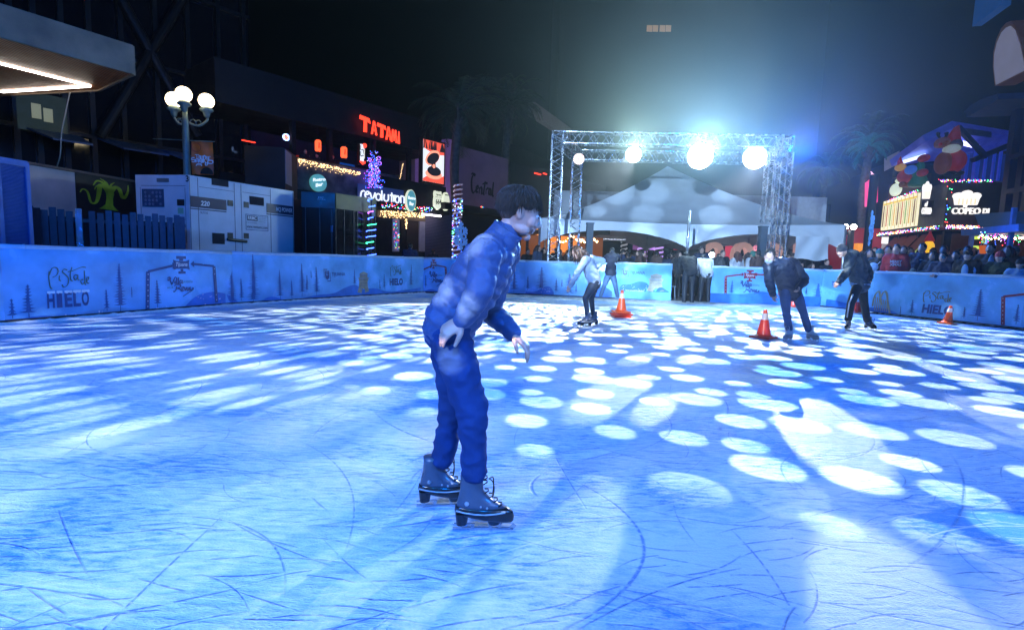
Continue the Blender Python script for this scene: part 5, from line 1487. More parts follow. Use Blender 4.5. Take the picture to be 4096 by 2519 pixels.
# ================================================================ TENT
c0 = at(1297, 523, 22.0); c1 = at(2032, 540, 20.8)
ze = 3.0; zlow = 2.42
dt = Vector((c1.x - c0.x, c1.y - c0.y, 0)); bk = Vector((-dt.y, dt.x, 0)).normalized() * 11.0
E0, E1 = Vector((c0.x, c0.y, c0.z)), Vector((c1.x, c1.y, c1.z)); E0.z = E1.z = (c0.z + c1.z) / 2; ze = E0.z
E2, E3 = E1 + bk, E0 + bk
pk = (E0 + E2) / 2; pk.z = at(1690, 402, pk.y).z
t = thing("marquee_tent", ((E0 + E2) / 2).xy.to_3d(), "large white peaked marquee with arched valance behind the rink gate", "tent")
tent = mat("tent_fabric", (0.55, 0.58, 0.60), .6, var=.08, vs=1.5, bump=.25, bs=3)
mb = MB(); N_ = 14
for a_, b_ in ((E0, E1), (E1, E2), (E2, E3), (E3, E0)):
    rows = []
    for i in range(N_ + 1):
        row = []
        for j in range(N_ + 1):
            e = a_.lerp(b_, j / N_); f_ = i / N_
            p = e.lerp(pk, f_); p.z = ze + (pk.z - ze) * (f_ ** 1.35) - .12 * math.sin(math.pi * j / N_) * (1 - f_)
            row.append(p)
        rows.append(row)
    vs = [q for r_ in rows for q in r_]; n1 = N_ + 1
    mb.add(vs, [(i * n1 + j, i * n1 + j + 1, (i + 1) * n1 + j + 1, (i + 1) * n1 + j) for i in range(N_) for j in range(N_)])
mb.build("roof", tent, t, smooth=True)
for k, (a_, b_) in enumerate(((E0, E1), (E1, E2), (E2, E3), (E3, E0))):
    bays = 2
    for b0 in range(bays):
        p0 = a_.lerp(b_, b0 / bays); p1 = a_.lerp(b_, (b0 + 1) / bays); nn = (p1 - p0).normalized().cross(Vector((0, 0, 1)))
        mb = MB(); n = 36; m = 8; vs = []
        for i in range(n + 1):
            f_ = i / n; arch_ = 1 - (2 * f_ - 1) ** 2
            for j in range(m + 1):
                g = j / m; dep = (1.02 if k == 0 else .9) - .62 * arch_ ** .8
                p = p0.lerp(p1, f_); fan = .05 * math.sin((f_ if f_ < .5 else 1 - f_) * 60 * (.4 + g)) * (abs(2 * f_ - 1)) ** 1.5
                sagt = -.12 * math.sin(math.pi * ((b0 + f_) / bays))
                vs.append(p + Vector((0, 0, -dep * g + sagt * (1 - g * .5))) + nn * fan * g)
        mb.add(vs, [(i * (m + 1) + j, (i + 1) * (m + 1) + j, (i + 1) * (m + 1) + j + 1, i * (m + 1) + j + 1) for i in range(n) for j in range(m)])
        mb.build("valance", tent, t, smooth=True)
for a_ in (E0, (E0 + E1) / 2, E1, (E1 + E2) / 2, E2, (E2 + E3) / 2, E3, (E3 + E0) / 2):
    mb = MB(); mb.tube((a_.x, a_.y, 0), (a_.x, a_.y, ze - .03), .045, n=12); mb.box((a_.x, a_.y, .01), (.3, .3, .02)); mb.build("pole", steel, t, smooth=True)
# loose flap at right
fp = Fac((at(1909, 600, 20.3).x, 20.3), (at(1992, 600, 20.2).x, 20.2))
mb = MB(); u0, u1, v0, v1 = fp.rect(1909, 568, 1990, 624); n = 12
vs = [fp.P(u0 + (u1 - u0) * i / n, v1 + (v0 - v1) * j / n + .04 * math.sin(i * .6) * (j / n), .05 * math.sin(i * .8 + j * .3)) for i in range(n + 1) for j in range(n + 1)]
mb.add(vs, [(i * (n + 1) + j, (i + 1) * (n + 1) + j, (i + 1) * (n + 1) + j + 1, i * (n + 1) + j + 1) for i in range(n) for j in range(n)])
mb.build("hanging_flap", tent, t, smooth=True)
# dark square posts in front of the tent
for x, yt, lb, Y in ((1417, 538, "dark square post in front of the marquee behind the bending girl", 19.6), (1833, 546, "dark square post beside the right truss leg", 19.0)):
    p = at(x, yt, Y); mb = MB(); mb.box((p.x, p.y, p.z / 2), (.24, .24, p.z)); mb.box((p.x, p.y, p.z + .02), (.28, .28, .05))
    tag(mb.build("square_post", mat("post_teal", (.03, .05, .07), .6)), lb, "post")
# inner ceiling band (second tent roof behind)
q0 = at(1395, 560, 33.5); q1 = at(1900, 575, 33)
t = thing("rear_tent", ((q0 + q1) / 2).xy.to_3d(), "second low grey tent seen under the marquee's arches", "tent")
mb = MB(); fz = Fac((q0.x - 2, q0.y), (q1.x + 2, q1.y)); zz = at(1640, 590, 33.3).z
n = 30; vs = []
for i in range(n + 1):
    u = fz.L * i / n; ar = .5 * abs(math.sin(math.pi * 2 * i / n))
    vs += [fz.P(u, zz + 3.2), fz.P(u, zz - .35 + ar, .1), fz.P(u, zz + 3.2, -6)]
mb.add(vs, [(3 * i, 3 * i + 1, 3 * i + 4, 3 * i + 3) for i in range(n)] + [(3 * i, 3 * i + 3, 3 * i + 5, 3 * i + 2) for i in range(n)])
mb.build("canvas", mat("rear_canvas", (.32, .35, .38), .7), t)
for f_ in (0, .5, 1): p = fz.P(fz.L * f_, 0); mb = MB(); mb.tube((p.x, p.y, 0), (p.x, p.y, zz + .2), .05); mb.build("pole", darkmetal, t)

# ================================================================ STREET BEHIND THE TENT
fs = Fac((at(1380, 600, 44).x, 44), (at(2040, 600, 44).x, 44))
t = thing("street_backdrop_shops", fs.P(fs.L / 2, 0), "low row of dark shops with pink lit interiors at the far end of the street", "shops")
mb = MB(); mb.fbox(fs, -3, fs.L + 3, 0, 6.5, -6, 0); mb.build("wall", dark, t)
pink = glow("pink_light", (1.0, .30, .42), 1.8); redw = glow("red_wall", (.9, .06, .12), .55); pur = glow("purple_light", (.55, .25, .9), 1.2)
for r_, m in (((1740, 582, 1768, 632), redw), ((1800, 568, 1822, 602), pink), ((1767, 575, 1776, 625), pink), ((1560, 570, 1578, 600), pur), ((1520, 566, 1545, 600), mat("violet_dim", (.1, .04, .12), .6, emit=(.3, .10, .35), es=.5)), ((1618, 575, 1634, 600), redw)):
    mb = MB(); mb.fbox(fs, *fs.rect(*r_), .02, .1); mb.build("lit_interior", m, t)
mb = MB()
for k in range(9): mb.fbox(fs, *fs.rect(1800 + k * 2.4, 568 + (k * 7) % 20, 1801.0 + k * 2.4, 600), .11, .14)
mb.build("window_bars", darker, t)
f2 = Fac((at(1640, 600, 30).x, 30), (at(2000, 600, 30).x, 30))
t = thing("giant_number_letters", f2.P(6, 0), "giant pale peach 2025 numerals standing in the street", "letters")
peach = mat("peach_letters", (.75, .50, .42), .5, var=.06, emit=(.75, .42, .36), es=.35)
for ch, r_ in (("2", (1692, 582, 1733, 645)), ("0", (1752, 582, 1802, 645)), ("2", (1828, 581, 1874, 645)), ("5", (1897, 583, 1945, 645))):
    u0, u1, v0, v1 = f2.rect(*r_); text_mb(ch, f2, u0 * .3 + u1 * .7 - (u1 - u0) * .7, u1, max(v0, .1), v1, 0, .5, 0, .03).build("numeral", peach, t)
# patrol light
p = at(1709, 612, 24)
t = thing("beacon_light", (p.x, p.y, 0), "glaring blue-white beacon on a stand behind the gate", "beacon")
mb = MB(); mb.ball(p, .12, 16, 10); mb.build("lamp", glow("beacon_glow", (.55, .75, 1.0), 45), t, smooth=True)
mb = MB(); mb.tube((p.x, p.y, 0), p - Vector((0, 0, .1)), .03); mb.box(p - Vector((0, 0, .16)), (.3, .2, .08)); mb.build("stand", darkmetal, t)
# candy-striped light columns
cw = glow("wrap_white", (.75, .78, 1.0), .9); cp = glow("wrap_violet", (.6, .35, .9), .9)


def wrapped(label, x, yt, Y, r_, zb_, turns, ml, md, x2=None):
    p = at(x, yt, Y); q = at(x2 or x, 600, Y)
    b0 = Vector((p.x, p.y, 0))
    t = thing("wrapped_column", b0, label, "column", "columns wrapped in lights")
    mb = MB(); mb.tube((p.x, p.y, 0), (p.x, p.y, p.z), r_, n=16); mb.build("column", md, t, smooth=True)
    n = int(turns * 12); pts = [Vector((p.x + (r_ + .02) * math.cos(i * math.pi / 6), p.y + (r_ + .02) * math.sin(i * math.pi / 6), zb_ + (p.z - zb_) * i / n)) for i in range(n + 1)]
    mb = MB(); mb.path(pts, (p.z - zb_) / turns * .22, 5); mb.build("light_wrap", ml, t, smooth=True)
    return t


wrapped("left of two violet-lit striped columns under the marquee", 1545, 560, 36, .28, .5, 9, cp, inkm)
wrapped("right of two violet-lit striped columns under the marquee", 1584, 560, 36, .26, .5, 9, cp, inkm)
wrapped("slim white striped column left of the violet ones under the marquee", 1500, 565, 34, .16, .5, 9, mat("stripe_white", (.5, .5, .5), .5, emit=(.4, .4, .45), es=.5), inkm)
# warm festoon at the cafe left of the tent
fk = Fac((at(1270, 600, 29).x, 29), (at(1460, 600, 30).x, 30))
t = thing("orange_stall", fk.P(fk.L / 2, 0), "orange-lit wooden food stall left of the marquee", "stall")
mb = MB(); mb.fbox(fk, 0, fk.L, 0, fk.uv(1360, 566)[1], -2.5, -.8); mb.build("back_wall", mat("stall_wood", (.22, .08, .03), .6, emit=(.5, .14, .03), es=.3), t)
mb = MB(); mb.fbox(fk, -.2, fk.L, fk.uv(1360, 560)[1], fk.uv(1360, 548)[1], -2.6, .2); mb.build("roof", mat("stall_roof", (.05, .04, .04), .7), t)
for x0, x1 in ((1270, 1276), (1325, 1329), (1348, 1354), (1378, 1384), (1421, 1426)):
    mb = MB(); a_ = fk.uv(x0, 590)[0]; b_ = fk.uv(x1, 590)[0]; mb.fbox(fk, a_, b_, 0, fk.uv(x0, 560)[1], -.7, -.6); mb.build("post", mat("stall_dark", (.05, .02, .01), .6), t)
for r_ in ((1330, 565, 1345, 610), (1356, 566, 1375, 606), (1386, 564, 1396, 608)):
    mb = MB(); mb.fbox(fk, *fk.rect(*r_), -.78, -.74); mb.build("lit_panel", glow("orange_panel", (1.0, .30, .05), .9), t)
mb = MB(); fkk = fk
for r_ in ((1268, 525, 1290, 552), (1300, 545, 1330, 552)): mb.fbox(fk, *fk.rect(*r_), .2, .25)
mb.build("awning_sign", mat("stall_sign", (.6, .25, .08), .5, emit=(.8, .35, .12), es=.8), t)
L_ = []
for i in range(16): L_.append((at(1340 + i * 6.2, 572 + 8 * math.sin(i * .9) + rr_.random() * 5, 27.5), .05 + .025 * rr_.random()))
for i in range(9): L_.append((at(1386 + i * 6, 575 + rr_.random() * 8, 27), .07))
bulbs("festoon_lights", "warm orange festoon bulbs above the stall beside the left truss legs", {glow("festoon", (1.0, .62, .28), 16, False): L_})
L_ = [(at(1425 + i * 3.6, 573 + (i * .1) + rr_.random(), 32), .03) for i in range(22)]
bulbs("festoon_lights", "thin row of tiny white lights under the marquee's left arch", {cols['w']: L_})

# ---- palms
def palm(label, x, yc, Y, h_r, trunk_r, nf, seed, lf=None, droop=1.0, m=None):
    rr = random.Random(seed); c = at(x, yc, Y)
    t = thing("palm_tree", (c.x, c.y, 0), label, "palm tree", "palm trees along the street")
    mb = MB(); pts = [Vector((c.x + .12 * math.sin(i * .7), c.y, c.z * i / 10)) for i in range(11)]
    mb.path(pts, [trunk_r * (1.25 if i == 0 else 1) * (1 + .05 * (i % 2)) for i in range(11)], 12); mb.build("trunk", mat("palm_trunk", (.10, .085, .07), .85, var=.4, vs=6, bump=1, bs=20), t, smooth=True)
    mb = MB()
    for k in range(16):
        a_ = rr.uniform(0, 6.28); z = c.z - rr.uniform(.2, 1.4); d = Vector((math.cos(a_), math.sin(a_), 0))
        mb.path([Vector((c.x, c.y, z)) + d * trunk_r, Vector((c.x, c.y, z + .3)) + d * (trunk_r + .25), Vector((c.x, c.y, z + .15)) + d * (trunk_r + .4)], [.05, .035, .01], 4)
    mb.build("dead_frond_stubs", MATS["palm_trunk"], t)
    mb = MB()
    for k in range(nf):
        az = 2 * math.pi * k / nf * 2.618 + rr.uniform(-.2, .2); el = rr.uniform(-.55, 1.25); L = h_r * rr.uniform(.8, 1.1)
        d = Vector((math.cos(az), math.sin(az), 0)); pts = []
        for i in range(9):
            s_ = i / 8; ang = el - droop * 1.5 * s_ * s_
            if i == 0: p = Vector(c)
            else: p = pts[-1] + (d * math.cos(ang) + Vector((0, 0, math.sin(ang)))) * L / 8
            pts.append(p)
        mb.path(pts, [.03 * (1 - i / 9.5) for i in range(9)], 3)
        sd = d.cross(Vector((0, 0, 1)))
        for i in range(1, 9):
            for q in (0, .25, .5, .75):
                if i == 8 and q: continue
                p = pts[i] if not q else pts[i].lerp(pts[i + 1], q) if i < 8 else pts[i]
                tt_ = (pts[i] - pts[i - 1]).normalized(); ll = L * .26 * math.sin(math.pi * min(1, (i + q) / 9.0 + .06)) * rr.uniform(.8, 1.1)
                for s1 in (1, -1):
                    e = p + (sd * s1 * .8 + tt_ * .6 + Vector((0, 0, -.35 - .3 * rr.random()))) * ll
                    mb.add([p, p + tt_ * .05, e], [(0, 1, 2)])
    tag(mb.build("crown", m or mat("palm_leaf", (.035, .06, .03), .6, var=.4), t))
    return t


palm("big dark fan palm right of the video screen", 1100, 262, 24.5, 2.3, .20, 46, 1)
palm("dark palm behind the skater's head left of the truss", 1222, 255, 30, 2.6, .22, 44, 2)
palm("tall thin palm high above the other two left of the truss", 1233, 196, 55, 1.6, .18, 26, 3)
p = at(1099, 445, 23.8)
wt = wrapped("palm trunk wrapped in foil and colour lights left of the skater", 1100, 443, 23.8, .16, 1.0, 17, mat("foil_silver", (.75, .75, .8), .2, .9, emit=(.35, .30, .5), es=.35), mat("wrap_red", (.20, .02, .03), .5))
D = {cols[k]: [] for k in 'gbmw'}
for i in range(90):
    z = rr_.uniform(1.2, at(1100, 480, 23.8).z); a_ = rr_.uniform(0, 6.28); D[cols[rr_.choice('gbmwbwbwbb')]].append((Vector((wt.location.x + .21 * math.cos(a_), wt.location.y - .21 * abs(math.sin(a_)), z)), .022))
for m, L in D.items():
    mb = MB()
    for p, r_ in L: mb.ball(p, r_, 6, 4)
    tag(mb.build("bulbs", m, wt), kind='stuff')


def snowflake(label, x, y, Y, R_, m):
    p = at(x, y, Y); f_ = Fac((p.x - .42, p.y - .91), (p.x + .42, p.y + .91)); t = thing("snowflake_ornament", p - Vector((0, 0, R_)), label, "snowflake ornament", "blue snowflake ornaments")
    mb = MB(); w = 0
    for k in range(6):
        a_ = k * math.pi / 3 + math.pi / 6; dx, dz = math.cos(a_), math.sin(a_)
        pt = lambda r1, s1=0: f_.P(1 + dx * r1 - dz * s1, p.z + dz * r1 + dx * s1, .02 + k * .001)
        mb.bar(pt(.02), pt(R_), .09 * R_ / .55, .03, up=f_.N)
        for r1, l1 in ((.45, .34), (.72, .26)):
            for s1 in (1, -1): mb.bar(pt(R_ * r1), pt(R_ * (r1 + l1 * .6), s1 * R_ * l1), .075 * R_ / .55, .028, up=f_.N)
    mb.build("arms", m, t)
    mb = MB(); mb.ball(p, (R_ * .12, R_ * .12, R_ * .2), 12, 6); mb.build("hub", m, t)


flk = mat("snowflake_blue", (.15, .40, .80), .5, emit=(.06, .22, .75), es=.45)  # weak glow stands in for light reaching the ornaments
snowflake("blue snowflake on the wrapped palm left of the skater", 1106, 567, 23.3, .62, flk)
snowflake("blue snowflake on a dark post near the cupcake restaurant", 2092, 548, 22, .72, flk)
p = at(2100, 420, 22.3); mb = MB(); mb.tube((p.x, p.y, 0), p, .16, n=14); tag(mb.build("dark_pole", darker, smooth=True), "tall dark pole carrying the right blue snowflake", "pole")

# crowd-control railings
def railing(label, a, b, n):
    a = Vector(a); b = Vector(b); t = thing("crowd_railing", (a + b) / 2, label, "railing", "steel crowd railings")
    mb = MB(); z = Vector((0, 0, 1.12)); zl = Vector((0, 0, .18))
    mb.path([a + zl, a + z, b + z, b + zl], .02, 8); mb.tube(a + zl, b + zl, .018); mb.tube(a, a + zl, .02); mb.tube(b, b + zl, .02); mb.build("frame", steel, t)
    for i in range(1, n): mb = MB(); p = a.lerp(b, i / n); mb.tube(p + zl, p + z, .009, n=6); mb.build("bar", steel, t)


A = at(1020, 640, 19.3); B_ = at(1080, 640, 20.2); railing("steel crowd railing behind the rink left of the skater", (A.x, A.y, -.03), (B_.x, B_.y, -.03), 9)
A = at(1232, 640, 19.6); B_ = at(1300, 640, 19.4); railing("steel crowd railing behind the rink left of the truss", (A.x, A.y, -.03), (B_.x, B_.y, -.03), 11)
mb = MB(); a0 = ground(1643, 722); mb.tube((a0.x, a0.y, 0), (a0.x, a0.y, .35), .06, n=12); mb.tube((a0.x, a0.y, .35), (a0.x, a0.y, 1.15), .055, n=12); mb.tube((a0.x, a0.y, 1.15), (a0.x, a0.y, 3.0), .035, n=12)
tag(mb.build("gate_pole", steel, smooth=True), "tall steel pole standing in the rink gate opening", "pole")

# ================================================================ RESTAURANT AT RIGHT
za = 3.0
ga_ = ground(2118, 562.6, za); gc_ = ground(2264.7, 544.5, za); ge_ = ground(2420, 546.5, za)
rl = Fac((ga_.x, ga_.y), (gc_.x, gc_.y)); rr2 = Fac((gc_.x, gc_.y), (ge_.x, ge_.y))
t = thing("restaurant_building", (gc_.x, gc_.y, 0), "black two-storey corner restaurant with glowing cupcake sign and lit menu wall", "building")
zr = rl.uv(2240, 452)[1]; zr2 = rr2.uv(2320, 437)[1]
blk = mat("restaurant_black", (.018, .016, .018), .5, var=.3)
mb = MB(); mb.fbox(rl, 0, rl.L - .01, za, zr2, -.3, 0); mb.build("side_fascia", blk, t)
mb = MB(); mb.fbox(rr2, 0, rr2.uv(2385, 500)[0], za, zr2, -.3, 0); mb.build("front_fascia", blk, t)
mb = MB(); mb.fbox(rl, -.2, rl.L, za - .12, za - .004, -.3, .12); mb.fbox(rr2, .13, rr2.L, za - .12, za - .004, -.3, .12); mb.build("cornice", mat("cornice_dark", (.05, .04, .045), .6), t)
u_q = rr2.U * rr2.L
lo = [rl.P(0, 0, -2.2), rl.P(rl.L, 0, -2.0) + rr2.U * 1.6, rl.P(rl.L, 0, -2.0) + rr2.U * 9, rl.P(0, 0, -2.2) + rr2.U * 9]
mb = MB(); mb.add(lo + [q + Vector((0, 0, za)) for q in lo], [(0, 1, 5, 4), (1, 2, 6, 5), (2, 3, 7, 6), (3, 0, 4, 7), (4, 5, 6, 7)]); mb.build("ground_floor", mat("resto_wall", (.06, .035, .03), .7, var=.3, emit=(.10, .04, .02), es=.12), t)
up_ = [rl.P(0, 0, -.31), rl.P(rl.L, 0, -.31) + rr2.U * .35, rl.P(rl.L, 0, -.4) + rr2.U * 9, rl.P(0, 0, -.4) + rr2.U * 9]
mb = MB(); mb.add([q + Vector((0, 0, za + .01)) for q in up_] + [q + Vector((0, 0, zr2 - .05)) for q in up_], [(0, 1, 5, 4), (1, 2, 6, 5), (2, 3, 7, 6), (3, 0, 4, 7), (4, 5, 6, 7)]); mb.build("upper_floor", blk, t)
for x in (2125, 2145, 2165, 2190, 2215, 2250):
    mb = MB(); u = rl.uv(x, 600)[0]; mb.fbox(rl, u - .09, u + .09, 0, za - .13, -.4, -.15); mb.build("post", darker, t)
for i, x in enumerate((2136, 2153, 2172, 2200)):
    mb = MB(); u = rl.uv(x, 570)[0]; mb.add([rl.P(u, za - .2, -.2), rl.P(u + .9, za - .2, -.2), rl.P(u + .6, za - 1.25, .5), rl.P(u + .0, za - 1.1, .5)], [(0, 1, 2, 3)]); mb.build("awning", mat("awning_rust", (.10, .03, .02), .7, var=.3, emit=(.35, .08, .05), es=.10), t)
# lit menu panel with bottles
mn = glow("menu_cream", (.88, .80, .52), 1.0)
u0, v1 = rl.uv(2128.5, 487.5); u1, _ = rl.uv(2213, 462.5); v0 = rl.uv(2170, 547)[1]; v1 = rl.uv(2170, 474)[1]
mb = MB(); mb.fbox(rl, u0, u1, v0, v1, .02, .12); mb.build("menu_panel", mn, t)
mb = MB(); W = u1 - u0; H = v1 - v0; nb = 9
for i in range(nb + 1): mb.fbox(rl, u0 + W * i / (nb) - .012 + (.02 if i == 0 else -.02 if i == nb else 0), u0 + W * i / nb + .012 + (.02 if i == 0 else -.02 if i == nb else 0), v0 + .02, v1 - .02, .121, .14)
mb.build("panel_joints", mat("joint", (.3, .25, .12), .5, emit=(.5, .42, .2), es=.6), t)
rb = random.Random(6)
bc = [glow("bottle_dark", (.16, .09, .04), 1.0), glow("bottle_amber", (.55, .36, .12), 1.0), glow("bottle_green", (.22, .34, .12), 1.0), glow("bottle_red", (.42, .16, .08), 1.0)]
for i in range(nb):
    c = u0 + W * (i + .5) / nb; mb = MB()
    mb.prism(rl, [(c - .035, v0 + .15), (c + .035, v0 + .15), (c + .035, v0 + H * .55), (c + .02, v0 + H * .72), (c + .02, v0 + H * .84), (c - .02, v0 + H * .84), (c - .02, v0 + H * .72), (c - .035, v0 + H * .55)], .121, .15)
    mb.build("bottle_picture", bc[(i * 3) % 4], t)
    mb = MB(); mb.fbox(rl, c - .15, c + .13, v1 - .20, v1 - .12, .121, .13); mb.build("menu_caption", glow("caption_gold", (.75, .50, .05), 1.0), t)
wg = glow("sign_glow_white", (1.0, .96, .90), 1.0)


def cupcake(fac, cx, y0, y1, hw, w, parent, depth=.1):
    u = fac.uv(cx, (y0 + y1) / 2)[0]; v1 = fac.uv(cx, y0)[1]; v0 = fac.uv(cx, y1)[1]; H = v1 - v0
    a_ = abs(fac.uv(cx + hw, (y0 + y1) / 2)[0] - fac.uv(cx - hw, (y0 + y1) / 2)[0]) / 2
    mb = MB()
    outl = [(-.78, 0), (-.90, .45)]
    for k in range(9): th = math.pi * (1.15 - k * .12); outl.append((-.62 + .38 * math.cos(th), .62 + .22 * math.sin(th)))
    for k in range(9): th = math.pi * (.88 - k * .095); outl.append((0 + .40 * math.cos(th), .74 + .26 * math.sin(th)))
    for k in range(9): th = math.pi * (.80 - k * .12); outl.append((.62 + .38 * math.cos(th), .62 + .22 * math.sin(th)))
    outl += [(.90, .45), (.78, 0)]
    mb.prism(fac, [(u + a_ * x, v0 + H * y) for x, y in outl], w, w + depth); mb.build("cupcake_emblem", wg, parent)
    mb = MB()
    for x in (-.62, -.34, -.05, .24, .53):
        mb.fbox(fac, u + a_ * (x), u + a_ * (x + .09), v0 + H * .02, v0 + H * .42, w + depth + .001, w + depth + .01)
    mb.build("cupcake_lines", glow("cup_lines", (1.0, .72, .45), 1.0), parent)


ts = thing("restaurant_sign", rr2.P(1.5, za + 1, .1), "white glowing cupcake sign reading el COPEO on the front fascia", "sign")
cupcake(rr2, 2317.5, 458, 493, 33.5, .05, ts)
u0, u1, v0, v1 = rr2.rect(2283, 499.5, 2351, 515)
text_mb("COPEO", rr2, u0, u1, v0, v1, .05, .08, 0, .012).build("writing", wg, ts)
u0, u1, v0, v1 = rr2.rect(2311, 488.5, 2321, 498.5); text_mb("el", rr2, u0, u1, v0, v1, .05, .06, .25, .02).build("writing", wg, ts)
u0, u1, v0, v1 = rr2.rect(2357.5, 501, 2372, 514); text_mb("DI", rr2, u0, u1, v0, v1, .05, .06, 0, .03).build("writing", wg, ts)
# projecting blade sign near the corner
c = rl.P(rl.uv(2236, 480)[0], 0); fbl = Fac((c.x - 1.4, c.y - .15), (c.x, c.y - .35))
ts = thing("projecting_sign", (c.x, c.y, za + .5), "narrow projecting cupcake sign beside the lit menu wall", "sign")
cupcake(fbl, 2223, 436, 478, 11, .04, ts, .05)
u0, u1, v0, v1 = fbl.rect(2211, 499, 2234, 515); text_mb("COPEO", fbl, u0, u1, v0, v1, .04, .05, 0, .03).build("writing", wg, ts)
u0, u1, v0, v1 = fbl.rect(2219, 484, 2225, 497); text_mb("el", fbl, u0, u1, v0, v1, .04, .05, .2, .02).build("writing", wg, ts)
u0, u1, v0, v1 = fbl.rect(2214, 482, 2233, 520); mb = MB(); mb.fbox(fbl, u0, u1 + .1, v0, v1, -.06, .03); mb.build("board", blk, ts)


def string(label, segs, n, cl, sz, sag=0.0, cat="fairy lights"):
    D = {cols[k]: [] for k in cl}; rr = random.Random(len(label)); D2 = {}
    for (p, q) in segs:
        for i in range(n):
            f_ = rr.random(); v = p.lerp(q, f_) + Vector((rr.uniform(-1, 1), rr.uniform(-1, 1), rr.uniform(-1, 1) - sag * math.sin(math.pi * f_))) * sz * 2.2
            D[cols[rr.choice(cl)]].append((v, rr.uniform(.7, 1.15) * sz))
    return bulbs("coloured_lights", label, D, cat)


string("multicolour string lights along the black restaurant's lower cornice", [(rl.P(0, za - .02, .2), rl.P(rl.L, za - .02, .2)), (rr2.P(0, za - .02, .2), rr2.P(rr2.uv(2360, 545)[0], za - .02, .2))], 210, "rgbmyw", .026)
string("multicolour string lights along the restaurant's roof edge", [(rr2.P(-.4, zr2 + .03, .1), rr2.P(rr2.uv(2380, 437)[0], zr2 + .03, .1)), (rl.P(*rl.uv(2141, 482), .1), rl.P(*rl.uv(2208, 459), .1))], 90, "rgbmy", .024)
string("sparse vertical string lights down the restaurant's corner", [(rr2.P(.03, za, .1), rr2.P(.03, zr2, .1))], 14, "rgb", .03)
# interior glimpses
yl = glow("neon_yellow_green", (.62, .85, .10), 1.0)
fi = Fac(tuple(rr2.P(0, 0, -1.2)[:2]), tuple(rr2.P(8, 0, -1.2)[:2]))
for r_ in ((2297, 570, 2318, 577), (2325, 569, 2332, 586), (2297, 592, 2318, 599), (2303, 599, 2311, 620)):
    mb = MB(); mb.fbox(fi, *fi.rect(*r_), .9, .95); tag(mb.build("lit_notice", yl, t))
for r_ in ((2173, 594, 2200, 612),):
    mb = MB(); mb.fbox(rl, *rl.rect(*r_), -.1, -.06); mb.build("lit_notice", mat("notice_green", (.3, .4, .1), .6, emit=(.45, .6, .12), es=.6), t)
mb = MB(); mb.fbox(fi, *fi.rect(2332, 566, 2336, 588), .9, .95); mb.build("blue_neon", glow("neon_blue2", (.1, .25, 1.0), 2), t)
# santa-hatted yellow inflatable over the crowd
p = at(2233, 600, gc_.y - 1.2)
ti = thing("inflatable_figure", (p.x, p.y, 1.0), "small yellow inflatable with a red pointed hat behind the crowd", "inflatable")
yinf = mat("inflatable_yellow", (.7, .42, .02), .5, emit=(1.0, .55, .03), es=.8); rinf = mat("inflatable_red", (.45, .02, .02), .5, emit=(.5, .02, .02), es=.25)
mb = MB(); c = at(2230, 594, gc_.y - 1.2); mb.ball(c, (.19, .17, .26), 16, 12); mb.build("body", yinf, ti, smooth=True)
mb = MB(); mb.lathe(c + Vector((0, 0, .22)), [(.17, 0), (.14, .10), (.07, .24), (.03, .33), (.05, .37)], 14); mb.build("hat", rinf, ti, smooth=True)
# ---- rooftop terrace: tilted roof, columns, blue light
zt0 = zr2
t = thing("rooftop_terrace", rl.P(rl.L * .6, zt0, -2), "rooftop terrace with tilted white roof lit blue-violet, above the restaurant", "terrace")
viol = mat("terrace_soffit_lit", (.20, .25, .50), .6, var=.35, vs=1.2, emit=(.03, .05, .75), es=.16)  # blue-violet light under the roof put into its colour and glow
zz = 8.6
R4 = [ground(x, y, zz) for x, y in ((2141, 399), (2248, 366), (2405, 358), (2425, 330), (2292, 306), (2216, 345))]
R4 = [ground(2141, 399, 6.8), ground(2222, 340, 7.6), ground(2292, 306, 8.3), ground(2440, 330, 8.3), ground(2420, 362, 7.6), ground(2262, 385, 7.1)]
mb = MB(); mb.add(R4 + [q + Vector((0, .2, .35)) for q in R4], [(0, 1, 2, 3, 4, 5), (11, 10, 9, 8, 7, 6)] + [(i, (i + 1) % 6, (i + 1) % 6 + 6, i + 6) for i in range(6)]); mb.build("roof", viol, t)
mb = MB(); q0, q1, q2 = R4[0], R4[1], R4[2]
a0 = at(2122, 412, q0.y + .5); mb.add([at(2123, 412, q0.y + 1), at(2160, 393, q0.y + .5), at(2160, 362, q0.y + .5), at(2123, 381, q0.y + 1), at(2123, 412, q0.y + 1.2), at(2160, 393, q0.y + .7), at(2160, 362, q0.y + .7), at(2123, 381, q0.y + 1.2)],
                                     [(0, 1, 2, 3), (7, 6, 5, 4), (0, 4, 5, 1), (1, 5, 6, 2), (2, 6, 7, 3), (3, 7, 4, 0)]); mb.build("end_fascia", mat("fascia_grey", (.30, .28, .30), .6, emit=(.2, .18, .2), es=.2), t)
mb = MB(); yk = R4[2].y; mb.add([at(2291, 304, yk - .1), at(2381, 317, yk - .1), at(2381, 331, yk - .1), at(2285, 318, yk - .1), at(2291, 304, yk), at(2381, 317, yk), at(2381, 331, yk), at(2285, 318, yk)], [(0, 1, 2, 3), (7, 6, 5, 4), (0, 4, 5, 1), (1, 5, 6, 2), (2, 6, 7, 3), (3, 7, 4, 0)]); mb.build("fascia", mat("fascia_blue", (.12, .14, .30), .5), t)
mb = MB(); a0 = ground(2296, 340, 7.7) ; a1 = ground(2345, 352, 7.5); mb.bar(a0, a1, .35, .08); mb.build("tube_light", glow("violet_tube", (.35, .35, 1.0), 6), t)
mb = MB(); a0 = ground(2160, 392, 6.85); a1 = ground(2225, 372, 7.15); mb.bar(a0, a1, .6, .05); mb.build("tube_light", glow("pale_blue_tube", (.45, .55, 1.0), 2.5), t)
ywl = gc_.y + 3.2
